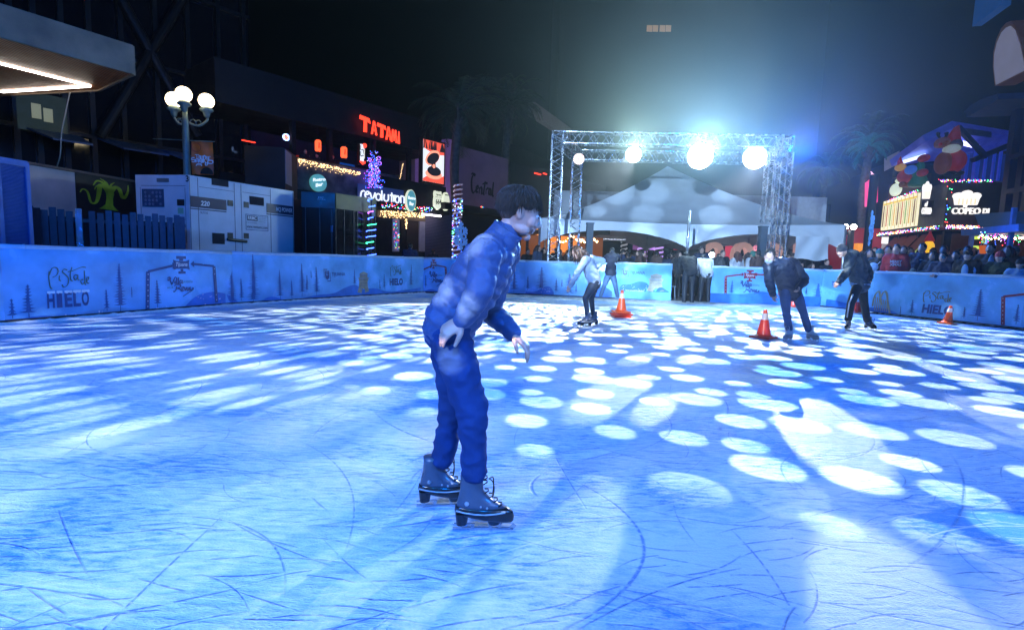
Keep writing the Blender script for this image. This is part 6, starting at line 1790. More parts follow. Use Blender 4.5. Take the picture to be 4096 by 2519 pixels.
for x, y0 in ((2344, 356), (2321, 372), (2365, 368), (2385, 365), (2400, 362)):
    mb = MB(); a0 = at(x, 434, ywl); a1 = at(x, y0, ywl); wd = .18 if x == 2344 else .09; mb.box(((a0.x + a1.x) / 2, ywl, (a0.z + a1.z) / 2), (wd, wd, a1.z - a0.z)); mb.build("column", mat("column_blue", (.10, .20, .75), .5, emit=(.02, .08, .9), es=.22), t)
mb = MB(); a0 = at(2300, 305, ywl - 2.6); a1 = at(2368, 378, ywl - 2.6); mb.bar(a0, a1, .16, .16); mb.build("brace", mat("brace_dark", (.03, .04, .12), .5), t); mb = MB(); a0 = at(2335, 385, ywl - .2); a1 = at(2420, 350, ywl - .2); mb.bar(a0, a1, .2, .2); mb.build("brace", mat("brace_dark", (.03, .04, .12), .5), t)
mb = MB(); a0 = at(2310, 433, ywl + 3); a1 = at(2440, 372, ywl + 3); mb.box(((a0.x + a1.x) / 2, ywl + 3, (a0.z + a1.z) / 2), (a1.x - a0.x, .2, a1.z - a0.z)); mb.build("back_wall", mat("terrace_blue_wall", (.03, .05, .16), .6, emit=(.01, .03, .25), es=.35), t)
mb = MB(); a0 = at(2120, 460, ga_.y + .8); mb.fbox(rl, 0, rl.uv(2215, 440)[0], zr2 - .9, rl.uv(2150, 428)[1] - .2, -.3, -.1); mb.build("parapet", mat("parapet_brown", (.09, .06, .045), .7), t)

# inflatables on the roof
red_i = mat("santa_red", (.42, .02, .015), .5, var=.15, emit=(.5, .03, .02), es=.10)
brown_i = mat("reindeer_brown", (.16, .06, .03), .5, var=.15, emit=(.4, .12, .04), es=.08)
white_i = mat("inflatable_white", (.6, .62, .6), .5, emit=(.5, .6, .55), es=.25)
green_i = mat("inflatable_green", (.02, .10, .05), .5, emit=(.02, .2, .12), es=.15)
blue_i = mat("inflatable_blue", (.05, .15, .55), .5, emit=(.05, .15, .6), es=.3)
skin_i = mat("inflatable_skin", (.5, .28, .22), .5)
YI = gc_.y + .6
sc = 1 / (2100 / K / YI)         # metres for one view pixel there


def ipos(x, y, dy=0): return at(x, y, YI + dy)


p = ipos(2288, 418)
t = thing("inflatable_santa", p, "big red inflatable Santa leaning on the roof edge beside the reindeer", "inflatable", "inflatable figures on the restaurant roof")
mb = MB(); mb.ball(ipos(2290, 388), (20 * sc, .5, 27 * sc), 20, 14); mb.build("body", red_i, t, smooth=True)
mb = MB(); mb.ball(ipos(2289, 350), (15 * sc, .4, 15 * sc), 16, 12); mb.build("head", skin_i, t, smooth=True)
mb = MB(); mb.ball(ipos(2285, 358, -.15), (15 * sc, .35, 10 * sc), 16, 12); mb.build("beard", white_i, t, smooth=True)
mb = MB(); mb.path([ipos(2290, 345), ipos(2292, 325), ipos(2298, 308), ipos(2303, 302)], [15 * sc, 12 * sc, 6 * sc, 2 * sc], 14); mb.build("hat", red_i, t, smooth=True)
mb = MB(); mb.lathe(ipos(2290, 391), [(20.6 * sc, -.08), (21.4 * sc, 0), (20.6 * sc, .08)], 20); mb.build("belt", darker, t, smooth=True)
for s_ in (-1, 1): mb = MB(); mb.ball(ipos(2290 + s_ * 9, 417), (9 * sc, .3, 6 * sc), 12, 8); mb.build("boot", darker, t, smooth=True)
p = ipos(2262, 420)
t = thing("inflatable_reindeer", p, "brown inflatable reindeer with antlers left of the red Santa", "inflatable", "inflatable figures on the restaurant roof")
mb = MB(); mb.ball(ipos(2264, 392, .1), (12 * sc, .4, 26 * sc), 16, 12); mb.build("body", brown_i, t, smooth=True)
mb = MB(); mb.ball(ipos(2262, 343, -.1), (11 * sc, .35, 12 * sc), 16, 12); mb.ball(ipos(2259, 349, -.35), (7 * sc, .3, 6 * sc), 12, 8); mb.build("head", brown_i, t, smooth=True)
for s_ in (-1, 1):
    mb = MB(); mb.path(catmull([ipos(2263 + s_ * 4, 333), ipos(2263 + s_ * 10, 326), ipos(2263 + s_ * 12, 318)], 4), .05, 6); mb.tube(ipos(2263 + s_ * 9, 327), ipos(2263 + s_ * 6, 319), .04, .02, 6); mb.build("antler", darker, t)
mb = MB(); mb.ball(ipos(2258, 347, -.62), .07); mb.build("nose", red_i, t, smooth=True)
p = ipos(2153, 470, 3)
t = thing("inflatable_snowman", p, "glowing white inflatable snowman at the left end of the restaurant roof", "inflatable", "inflatable figures on the restaurant roof")
mb = MB(); mb.ball(ipos(2151, 456, 3), (9 * sc, .35, 17 * sc), 16, 12); mb.ball(ipos(2158, 434, 3), (5 * sc, .2, 7 * sc), 12, 8); mb.build("body", mat("snowman_glow", (.6, .65, .55), .5, emit=(.75, .85, .6), es=.65), t, smooth=True)
mb = MB(); mb.lathe(ipos(2159, 427, 3), [(.22, 0), (.22, .04), (.13, .05), (.13, .25)], 12); mb.build("hat", darker, t)
p = ipos(2170, 450, 2)
t = thing("inflatable_elf", p, "inflatable elf with red body and yellow round head on the restaurant roof", "inflatable", "inflatable figures on the restaurant roof")
mb = MB(); mb.ball(ipos(2173, 424, 2), (13 * sc, .4, 17 * sc), 16, 12); mb.build("body", red_i, t, smooth=True)
mb = MB(); mb.ball(ipos(2162, 402, 2), (9 * sc, .3, 10 * sc), 14, 10); mb.build("head", mat("elf_yellow", (.5, .26, .02), .5, emit=(.6, .3, .03), es=.3), t, smooth=True)
mb = MB(); mb.path([ipos(2162, 396, 2), ipos(2161, 386, 2), ipos(2163, 376, 2)], [8 * sc, 5 * sc, 1 * sc], 10); mb.build("hat", red_i, t, smooth=True)
for s_ in (-1, 1): mb = MB(); mb.ball(ipos(2173 + s_ * 6, 443, 2), (6 * sc, .2, 8 * sc), 10, 8); mb.build("leg", brown_i, t, smooth=True)
p = ipos(2210, 440, 1)
t = thing("inflatable_tree", p, "dark green inflatable tree between the elf and the reindeer", "inflatable", "inflatable figures on the restaurant roof")
mb = MB(); mb.lathe(ipos(2205, 448, 1), [(20 * sc, 0), (22 * sc, 6 * sc), (13 * sc, 26 * sc), (16 * sc, 28 * sc), (8 * sc, 46 * sc), (10 * sc, 48 * sc), (2 * sc, 68 * sc), (.02, 74 * sc)], 18); mb.build("body", green_i, t, smooth=True)
mb = MB(); mb.ball(ipos(2187, 408, .6), (9 * sc, .3, 11 * sc), 14, 10); mb.build("blue_bauble", blue_i, t, smooth=True)
mb = MB(); mb.ball(ipos(2215, 415, .5), (7 * sc, .3, 9 * sc), 14, 10); mb.ball(ipos(2218, 380, .5), (9 * sc, .3, 9 * sc), 14, 10); mb.build("red_bauble", red_i, t, smooth=True)

# ---- right edge: neighbouring building with arched pale sign wall
fe = Fac((16.9, 18.2), (14.9, 10.5))
t = thing("corner_building", (16, 14, 0), "tall dark building at the right frame edge with pale arched wall and cornice", "building")
mb = MB(); ue0 = fe.uv(2408, 400)[0]; mb.fbox(fe, ue0, fe.L, 2.6, 12.5, -5, -.6); mb.build("wall", darker, t)
OUT = [(2397, 207), (2392, 160), (2393, 125), (2400, 95), (2412, 68), (2424, 55), (2436, 50), (2447, 62), (2460, 100), (2475, 168)]
mb = MB(); fe2 = fe; mb.prism(fe, [fe.uv(x, y) for x, y in OUT], -.5, .1); mb.build("arch_rim", mat("arch_rim", (.25, .14, .10), .6, emit=(.5, .2, .05), es=.03), t)
mb = MB(); cxm, cym = 2436, 150
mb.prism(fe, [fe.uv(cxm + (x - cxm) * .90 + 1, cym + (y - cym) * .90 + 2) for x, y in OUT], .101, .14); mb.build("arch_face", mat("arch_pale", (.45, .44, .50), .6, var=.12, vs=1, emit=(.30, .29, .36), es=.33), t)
mb = MB(); q = [fe.uv(2385, 266), fe.uv(2400, 252), fe.uv(2430, 236), fe.uv(2475, 222), fe.uv(2475, 236), fe.uv(2410, 270), fe.uv(2392, 280)]
mb.prism(fe, q, -.4, .9); mb.build("cornice", mat("cornice_blue", (.05, .08, .16), .6), t)
mb = MB(); mb.fbox(fe, *fe.rect(2380, -40, 2446, 33), .2, .5); mb.build("roof_screen", mat("roof_screen", (.03, .10, .28), .5, emit=(.01, .07, .25), es=.35), t)
mb = MB()
for x in (2402, 2432, 2452): u = fe.uv(x, 400)[0]; mb.fbox(fe, u - .15, u + .15, 2.6, fe.uv(x, 270)[1], -.59, -.2)
for y in (372, 455): v = fe.uv(2430, y)[1]; mb.fbox(fe, ue0, fe.L, v - .08, v + .08, -.59, -.15)
mb.build("framing", mat("framing_blue", (.02, .04, .10), .5), t)
# blue-lit canopies below it, their blue light put into colour and glow
bcn = mat("canopy_blue_lit", (.03, .15, .45), .5, var=.2, emit=(.005, .05, .22), es=.25)
fk2 = Fac((at(2340, 540, 16.8).x, 16.8), (at(2470, 540, 14.2).x, 14.2))
t = thing("blue_lit_awning", fk2.P(1.5, 2.2), "blue awning box and beam under the corner building at right", "awning")
mb = MB(); mb.prism(fk2, [fk2.uv(2340, 514), fk2.uv(2432, 508), fk2.uv(2432, 541), fk2.uv(2352, 546)], -.6, .0); mb.build("box", mat("canopy_slate_lit", (.05, .10, .18), .6, emit=(.01, .04, .09), es=.3), t)
mb = MB(); mb.prism(fk2, [fk2.uv(2335, 552), fk2.uv(2480, 538), fk2.uv(2480, 556), fk2.uv(2335, 566)], -1.4, .3); mb.build("beam", bcn, t)
for x in (2436, 2341): mb = MB(); u = fk2.uv(x, 560)[0]; mb.fbox(fk2, u - .05, u + .05, -0, fk2.uv(x, 500 if x > 2400 else 560)[1], .02, .12); mb.build("post", bcn, t)
D = {cols[k]: [] for k in 'rgbmw'}; D[MATS["festoon"]] = []
rr = random.Random(12)
for i in range(230): D[cols[rr.choice('rgbmw')]].append((at(rr.uniform(2352, 2475), 556 + abs(rr.gauss(0, 1)) * 13, rr.uniform(15.4, 17.5)), rr.uniform(.014, .026)))
for i in range(15): D[MATS["festoon"]].append((at(2350 + i * 8 + rr.uniform(-2, 2), 569 + rr.uniform(-4, 5), 15.8), rr.uniform(.04, .065)))
bulbs("coloured_lights", "dense colourful lights and warm bulbs hanging under the blue awning at right", D)
# orange plush or paper held above the heads
p = at(2360, 600, 14.2); fo = Fac((p.x - .5, p.y), (p.x + .5, p.y)); t = thing("orange_sign", p - Vector((0, 0, .3)), "bright orange sheet held up on thin sticks above the crowd at right", "sign")
mb = MB(); mb.prism(fo, [fo.uv(*q) for q in ((2350, 590), (2371, 589), (2371, 596), (2366, 601), (2366, 608), (2353, 615))], 0, .02); mb.build("sheet", mat("orange_sheet", (.9, .20, .02), .5, emit=(1.0, .18, .02), es=.45), t)
mb = MB(); mb.tube(at(2364, 566, 14.25), at(2362, 612, 14.25), .012); mb.tube(at(2364, 570, 14.25), at(2353, 594, 14.25), .008); mb.build("stick", mat("stick_pale", (.5, .45, .4), .6), t)

# ---- things at the left of the restaurant
fp2 = Fac((at(2075, 450, 27).x, 27), (at(2102, 450, 29.5).x, 29.5))
t = thing("glowing_banner_sign", fp2.P(.4, 4), "tall glowing pink and orange sign left of the cupcake restaurant", "sign")
mb = MB(); mb.prism(fp2, [fp2.uv(2076, 497), fp2.uv(2077, 440), fp2.uv(2101, 420), fp2.uv(2100, 486)], 0, .15); mb.build("panel", glow("magenta_panel", (.9, .05, .22), .9), t)
mb = MB(); mb.prism(fp2, [fp2.uv(2078, 490), fp2.uv(2079, 448), fp2.uv(2086, 442), fp2.uv(2086, 478)], .151, .17); mb.build("panel_centre", glow("orange_centre", (1.0, .35, .05), 1.6), t)
u0, u1, v0, v1 = fp2.rect(2079, 420, 2100, 432); text_mb("ZONA", fp2, u0, u1, v0, v1, .17, .03, 0, .02, .0).build("writing", glow("pink_white", (1.0, .55, .7), 1.3), t)
u0, u1, v0, v1 = fp2.rect(2084, 436, 2098, 446); text_mb("REY", fp2, u0, u1, v0, v1, .17, .03, 0, .02, .0).build("writing", glow("pink_white", (1.0, .55, .7), 1.3), t)
lit_leaf = mat("palm_leaf_lit", (.03, .10, .07), .6, var=.5, emit=(.05, .5, .3), es=.045)  # green light on the fronds painted as leaf colour and weak glow
palm("palm lit green from below beside the pink glowing sign", 2086, 352, 29, 1.3, .17, 30, 7, m=lit_leaf)
palm("very dark palm at right between the tent and the pink sign", 2093, 325, 30.5, 2.2, .2, 34, 8)
palm("dark slender palm seen through the blue glow right of the truss", 1985, 402, 40, 2.2, .2, 30, 9)
red_b = mat("red_stall", (.22, .015, .02), .6, emit=(.5, .02, .03), es=.18)
fr_ = Fac((at(2040, 600, 27).x, 27), (at(2120, 600, 27).x, 27))
t = thing("red_stall", fr_.P(1.4, 0), "dark red stall with orange counter behind the crowd at right of the tent", "stall")
mb = MB(); mb.fbox(fr_, 0, fr_.L, 0, fr_.uv(2080, 548)[1], -2, 0); mb.build("wall", red_b, t)
mb = MB(); mb.fbox(fr_, *fr_.rect(2050, 585, 2080, 606), .0, .3); mb.build("counter", mat("orange_counter", (.7, .22, .02), .5, emit=(1.0, .35, .02), es=.6), t)
t = thing("food_stand_sign", fr_.P(2.2, 1.5), "small white lit stand between the dark pole and the restaurant", "stand")
mb = MB(); mb.fbox(fr_, *fr_.rect(2103, 588, 2119, 606), .4, 1.2); mb.build("cabinet", mat("stand_white", (.4, .38, .36), .5, emit=(.4, .36, .34), es=.3), t)
mb = MB(); mb.fbox(fr_, *fr_.rect(2104, 562, 2117, 586), .4, .5); mb.build("lit_board", glow("board_white", (.9, .85, .8), 1.0), t)
# two-globe street lamp
P1 = at(2040, 600, 25.5)
t = thing("street_lamp", (P1.x, P1.y, 0), "dark street lamp with two small bright globes just right of the tent", "street lamp")
mb = MB(); zt_ = at(2040, 552, 25.5).z; mb.tube((P1.x, P1.y, 0), (P1.x, P1.y, zt_), .18, .13, 14); mb.build("pole", darker, t, smooth=True)
for x in (2030.5, 2050):
    g = at(x, 545, 25.5); mb = MB(); mb.path(catmull([Vector((P1.x, P1.y, zt_ - .1)), Vector(((P1.x + g.x) / 2, P1.y, zt_ - .2)), g - Vector((0, 0, .12))], 4), .04, 6); mb.build("arm", darker, t)
    mb = MB(); mb.ball(g, .13, 14, 10); mb.build("globe", glow("small_globe", (1.0, .93, .8), 22), t, smooth=True)
# dark buildings filling the street's right side
t = thing("dark_facade", (24, 42, 0), "unlit dark building behind the palms at right", "building")
mb = MB(); a0 = at(1950, 600, 48); a1 = at(2125, 600, 33); mb.add([Vector((a0.x, a0.y, 0)), Vector((a1.x, a1.y, 0)), Vector((a1.x + 12, a1.y + 4, 0)), Vector((a0.x + 12, a0.y + 14, 0))] + [Vector((a0.x, a0.y, 8)), Vector((a1.x, a1.y, 8)), Vector((a1.x + 12, a1.y + 4, 8)), Vector((a0.x + 12, a0.y + 14, 8))], [(0, 1, 5, 4), (1, 2, 6, 5), (2, 3, 7, 6), (3, 0, 4, 7), (4, 5, 6, 7)])
mb.build("wall", mat("far_dark", (.03, .035, .05), .8, var=.3), t)

# ================================================================ CONES
cone_o = mat("cone_orange", (.95, .12, .02), .4, var=.1, spec=.6)
cone_r = mat("cone_red", (.92, .05, .02), .4, var=.1, spec=.6)
cone_w = mat("cone_band", (.75, .78, .82), .25)


def cone(label, c, h, bw, rot=0, m=None, stack=1, tilt=None, group="traffic cones on the ice"):
    c = Vector(c); t = thing("traffic_cone", c, label, "traffic cone", group); m = m or cone_o
    M = Matrix.Rotation(rot, 3, 'Z')
    if tilt: M = Matrix.Rotation(tilt, 3, 'Y') @ M
    bt = .035
    mb = MB(); zz = 0
    R_ = lambda f_: bw * .33 * (1 - f_) + .028 * f_
    mb.box(c + M @ Vector((0, 0, bt / 2)), (bw, bw, bt), M)
    mb.lathe(c + M @ Vector((0, 0, bt)), [(bw * .44, 0), (bw * .40, .012), (R_(0), .03), (R_(0), .031)], 24, M)
    mb.lathe(c, [(R_(0), bt + .03), (R_(.62), bt + (h - bt) * .62)], 28, M); mb.lathe(c, [(R_(.86), bt + (h - bt) * .86), (R_(1), h), (.018, h + .004)], 28, M)
    mb.build("body", m, t, smooth=False)
    mb = MB(); mb.lathe(c, [(R_(.62) + .002, bt + (h - bt) * .62), (R_(.86) + .002, bt + (h - bt) * .86)], 28, M); mb.build("reflective_band", cone_w, t, smooth=False)
    return t


g = ground(1491, 761); hh = at(1491, 697, g.y).z
for i in range(3):
    if i == 2: cone("orange cone on top of a stack of three, left of the rink gate", g + Vector((0, 0, .10)), hh - .10, .34, R(8), cone_o, group="stacked cones")
    else:
        t = thing("traffic_cone", g + Vector((0, 0, .05 * i)), ("bottom" if i == 0 else "middle") + " cone of the stack of three, only its red base showing", "traffic cone", "stacked cones")
        mb = MB(); M = Matrix.Rotation(R(8 + (14 if i == 1 else -6)), 3, 'Z'); mb.box(g + Vector((0, 0, .05 * i + .018)), (.37, .37, .035), M); mb.lathe(g + Vector((0, 0, .05 * i + .036)), [(.19, 0), (.175, .012), (.14, .0125)], 20); mb.build("base", cone_r, t)
g = ground(1833, 811); cone("tall red traffic cone standing alone in the middle right of the ice", g, at(1833, 743, g.y).z, .34, R(40), cone_r)
g = ground(1904, 738); cone("red cone half hidden behind the bending man's leg", g, .68, .36, R(20), cone_r)
g = ground(2057, 752); cone("red cone peeking out behind the hooded skater's leg", g, .5, .36, R(10), cone_r)
g = ground(2274, 778); cone("orange traffic cone against the right barrier", g, at(2279, 734, g.y).z, .30, R(30), cone_o, tilt=R(6))

# ================================================================ PEOPLE
def frame(f, up=Vector((0, 0, 1))):
    f = f.normalized(); s = f.cross(up).normalized(); u = s.cross(f).normalized()
    return Matrix((s, f, u)).transposed()          # x = person's right, y = forward, z = up


def head_mb(c, M, s, ears=True):
    mb = MB(); b = MB(); b.ball((0, 0, 0), 1.0, 28, 20)
    out = []
    for p in b.v:
        x, y, z = p
        q = Vector((x * .074, y * .094, z * .117))
        if z < 0:
            q.x *= 1 - .30 * (-z) ** 1.3
            if y < 0: q.y *= 1 - .42 * (-z)
            else: q.y *= 1 - .05 * (-z)
        else: q.y *= 1 + .04 * z * (1 if y < 0 else -1)
        out.append(q)
    mb.add(out, b.f)
    mb.path([(0, .084, .030), (0, .100, .004), (0, .114, -.022), (0, .098, -.032)], [.009, .011, .014, .011], 10, rnd_end=True)
    for k in (-1, 1): mb.ball((k * .011, .100, -.028), (.010, .011, .008), 8, 6)
    mb.ball((0, .080, .036), (.046, .016, .011), 14, 8)
    mb.ball((0, .092, -.052), (.021, .010, .0065), 12, 6); mb.ball((0, .090, -.064), (.019, .010, .007), 12, 6)
    mb.ball((0, .074, -.095), (.027, .022, .019), 12, 8)
    for k in (-1, 1):
        mb.ball((k * .042, .062, -.022), (.026, .028, .030), 12, 8)
        mb.ball((k * .038, .030, -.070), (.024, .045, .026), 12, 8)
        if ears:
            mb.ball((k * .078, -.008, -.006), (.009, .020, .031), 10, 8)
            mb.ball((k * .076, -.002, -.026), (.008, .012, .014), 8, 6)
    return MB().add([c + M @ (p * s) for p in mb.v], mb.f)


def hand_mb(w, d, pn, s, ts, curl=.35, spread=.06):
    d = d.normalized(); pn = (pn - d * pn.dot(d)).normalized(); sd = d.cross(pn)
    mb = MB()
    P = [w - d * .02 * s, w + d * .015 * s, w + d * .05 * s, w + d * .088 * s]
    mb.path(P, [(.024 * s, .019 * s), (.028 * s, .018 * s), (.038 * s, .016 * s), (.036 * s, .013 * s)], 14, side=sd, rnd_end=True)
    for i, (o, L) in enumerate(((-.028, .062), (-.0095, .076), (.0095, .071), (.028, .055))):
        o *= -ts
        p = w + d * (.086 - abs(o) * .25) * s + sd * o * s
        dd = (d + sd * o / .028 * spread).normalized(); pts = [p - dd * .02 * s, p]; a = curl * (.8 + .25 * i)
        for k, seg in enumerate((.46, .30, .24)):
            dd = (dd * math.cos(a) + pn * math.sin(a)).normalized()
            p = p + dd * L * seg * s; pts.append(p); a = curl * (1.15 + .2 * i)
            pn2 = pn
        mb.path(pts, [.0095 * s, .0095 * s, .0088 * s, .008 * s, .0068 * s], 8, rnd_end=True)
    p = w + d * .022 * s + sd * ts * .024 * s
    t1 = (d * .55 + sd * ts * .75 + pn * .35).normalized(); t2 = (d * .85 + sd * ts * .35 + pn * .4).normalized()
    mb.path([p - t1 * .01 * s, p + t1 * .030 * s, p + t1 * .03 * s + t2 * .030 * s, p + t1 * .03 * s + t2 * .052 * s], [.015 * s, .0125 * s, .0105 * s, .008 * s], 8, rnd_end=True)
    return mb


def resamp(P, Rr, n=6):
    """smooth the joint chain and its radii together"""
    P = [Vector(p) for p in P]; Rr = [r if isinstance(r, tuple) else (r, r) for r in Rr]
    A = catmull(P, n); B = catmull([(r[0], r[1], 0) for r in Rr], n)
    return A, [(max(.004, b.x), max(.004, b.y)) for b in B]


def puff(A, Rr, pitch, amp, wob=0.0, seed=0):
    s = 0; out = []; pts = []; rad = []
    L = [0]
    for i in range(1, len(A)): L.append(L[-1] + (A[i] - A[i - 1]).length)
    n = max(8, int(L[-1] / (pitch / 8)))
    for k in range(n + 1):
        d = L[-1] * k / n
        i = 0
        while i < len(L) - 2 and L[i + 1] < d: i += 1
        f_ = (d - L[i]) / max(1e-6, L[i + 1] - L[i])
        pts.append(A[i].lerp(A[i + 1], f_)); r = (Rr[i][0] + (Rr[i + 1][0] - Rr[i][0]) * f_, Rr[i][1] + (Rr[i + 1][1] - Rr[i][1]) * f_)
        m = 1 + amp * (abs(math.sin(math.pi * d / pitch)) ** .6 - .6)
        if wob: m += wob * noise.noise(Vector((d * 14, seed, 0)))
        rad.append((r[0] * m, r[1] * m))
    return pts, rad


def wrinkle(mb, amp, sc, seed, stretch=(1, 1, 1)):
    """cloth folds: push vertices along their normals by a ridged noise"""
    me = bpy.data.meshes.new("w"); me.from_pydata(mb.v, [], mb.f); me.update()
    nn = [v.normal.copy() for v in me.vertices]
    bpy.data.meshes.remove(me)
    for i, p in enumerate(mb.v):
        q = Vector((p.x * stretch[0], p.y * stretch[1], p.z * stretch[2])) * sc + Vector((seed, seed, seed))
        h = 1 - 2 * abs(noise.noise(q)) * 2 + .4 * noise.noise(q * 2.7)
        mb.v[i] = p + nn[i] * amp * h * .5
    return mb


def skate(t, org, toe, roll, kind, s=1.0, pitch=0.0):
    f = Vector(toe).normalized(); M = frame(f); M = M @ Matrix.Rotation(R(roll), 3, 'Y') @ Matrix.Rotation(R(pitch), 3, 'X')
    X = lambda p: org + M @ (Vector(p) * s)
    def rings(L, n=28, e=2.6):
        out = []
        for (z, y0, y1, hw, hz) in L:
            r_ = []
            for k in range(n):
                a = 2 * math.pi * k / n; ca, sa = math.cos(a), math.sin(a)
                yy = (y0 + y1) / 2 + (y1 - y0) / 2 * math.copysign(abs(sa) ** (2 / e), sa)
                fy = (yy - y0) / (y1 - y0)
                ww = hw * (.72 + .35 * math.sin(math.pi * min(1, fy * .95 + .1)))
                xx = ww * math.copysign(abs(ca) ** (2 / e), ca)
                r_.append(X((xx, yy, z + hz * (1 - fy))))
            out.append(r_)
        return out
    cu, cl, cs = kind
    mb = MB(); mb.loft(rings([(.044, -.072, .195, .038, .046), (.052, -.078, .203, .043, .046), (.074, -.078, .205, .045, .034), (.096, -.076, .198, .045, .020), (.116, -.074, .170, .044, .010)])); mb.build("shoe_shell", cl, t, smooth=True)
    mb = MB(); mb.loft(rings([(.106, -.072, .180, .042, .012), (.135, -.067, .130, .042, 0), (.165, -.062, .085, .041, 0), (.20, -.054, .056, .036, 0), (.24, -.052, .054, .037, 0), (.27, -.053, .058, .038, 0)])); mb.build("boot_upper", cu, t, smooth=True)
    mb = MB()
    mb.loft(rings([(.034, -.068, -.018, .028, 0), (.090, -.074, -.008, .033, 0)], 16, 4)); mb.build("heel_block", cl, t)
    mb = MB(); mb.loft(rings([(.034, .085, .135, .022, 0), (.062, .075, .15, .034, 0)], 16, 4)); mb.build("sole_block", cl, t)
    mb = MB()
    for (y0, y1, z0, z1) in ((-.085, .20, 0.0, .014), (-.06, -.04, .014, .034), (.0, .015, .014, .030), (.085, .10, .014, .036), (.13, .145, .014, .036), (-.085, .02, .026, .034), (.08, .15, .030, .036)):
        mb.add([X((i * .0022, y, z)) for i in (-1, 1) for y in (y0, y1) for z in (z0, z1)], [(0, 1, 3, 2), (4, 6, 7, 5), (0, 4, 5, 1), (2, 3, 7, 6), (0, 2, 6, 4), (1, 5, 7, 3)])
    mb.add([X((i * .0022, y, z)) for i in (-1, 1) for y, z in ((.2, .002), (.218, .022), (.2, .036), (.185, .014))], [(0, 1, 2, 3), (7, 6, 5, 4)] + [(i, (i + 1) % 4, (i + 1) % 4 + 4, i + 4) for i in range(4)])
    mb.build("blade", cs, t)
    mb = MB()
    for k in range(6):
        y = .135 - k * .022; z = .128 + k * .022 + (.02 if k > 3 else 0); y = max(y, .062) + .006
        mb.path([X((-.026, y - .012, z)), X((-.012, y + .004, z + .006)), X((.012, y + .004, z + .006)), X((.026, y - .012, z))], .0035 * s, 5)
    for k in (-1, 1): mb.path(catmull([X((0, .082, .255)), X((k * .03, .10, .25)), X((k * .035, .105, .21)), X((k * .015, .10, .17))], 4), .003 * s, 5)
    mb.build("laces", MATS["lace_dark"] if kind is SK_DARK else MATS["cone_band"], t, smooth=True)
    mb = MB()
    for k in (-1, 1):
        for (y, z, r_) in ((-.02, .150, .014), (.045, .135, .007), (.075, .128, .007)): mb.ball(X((k * .041, y, z)), r_ * s * .8, 10, 6)
    mb.build("eyelets", mat("eyelet", (.5, .52, .55), .3, .6), t)
    mb = MB()
    mb.path([X((k_ * .046 * math.cos(0), y, .098 + .02 * (y - .06) ** 2 * 60)) for k_, y in ((1, -.07), (1, -.03), (1, .02), (1, .07), (1, .12), (1, .16))], .004 * s, 5)
    mb.path([X((-.046, y, .098 + .02 * (y - .06) ** 2 * 60)) for y in (-.07, -.03, .02, .07, .12, .16)], .004 * s, 5)
    mb.build("trim_line", mat("skate_trim", (.35, .40, .45), .4), t, smooth=True)


lace = mat("lace_dark", (.01, .01, .012), .5)
skb = mat("skate_blade_steel", (.7, .72, .75), .15, .95)
SK_DARK = (mat("skate_grey_upper", (.055, .075, .11), .35, var=.25, coat=.3), mat("skate_black_shell", (.010, .011, .014), .25, coat=.4), skb)
SK_WHITE = (mat("skate_white_upper", (.70, .68, .62), .4, var=.1), mat("skate_white_sole", (.45, .35, .28), .5), skb)
skin = mat("skin", (.50, .30, .22), .45, var=.1, vs=14, bump=.1, bs=150)


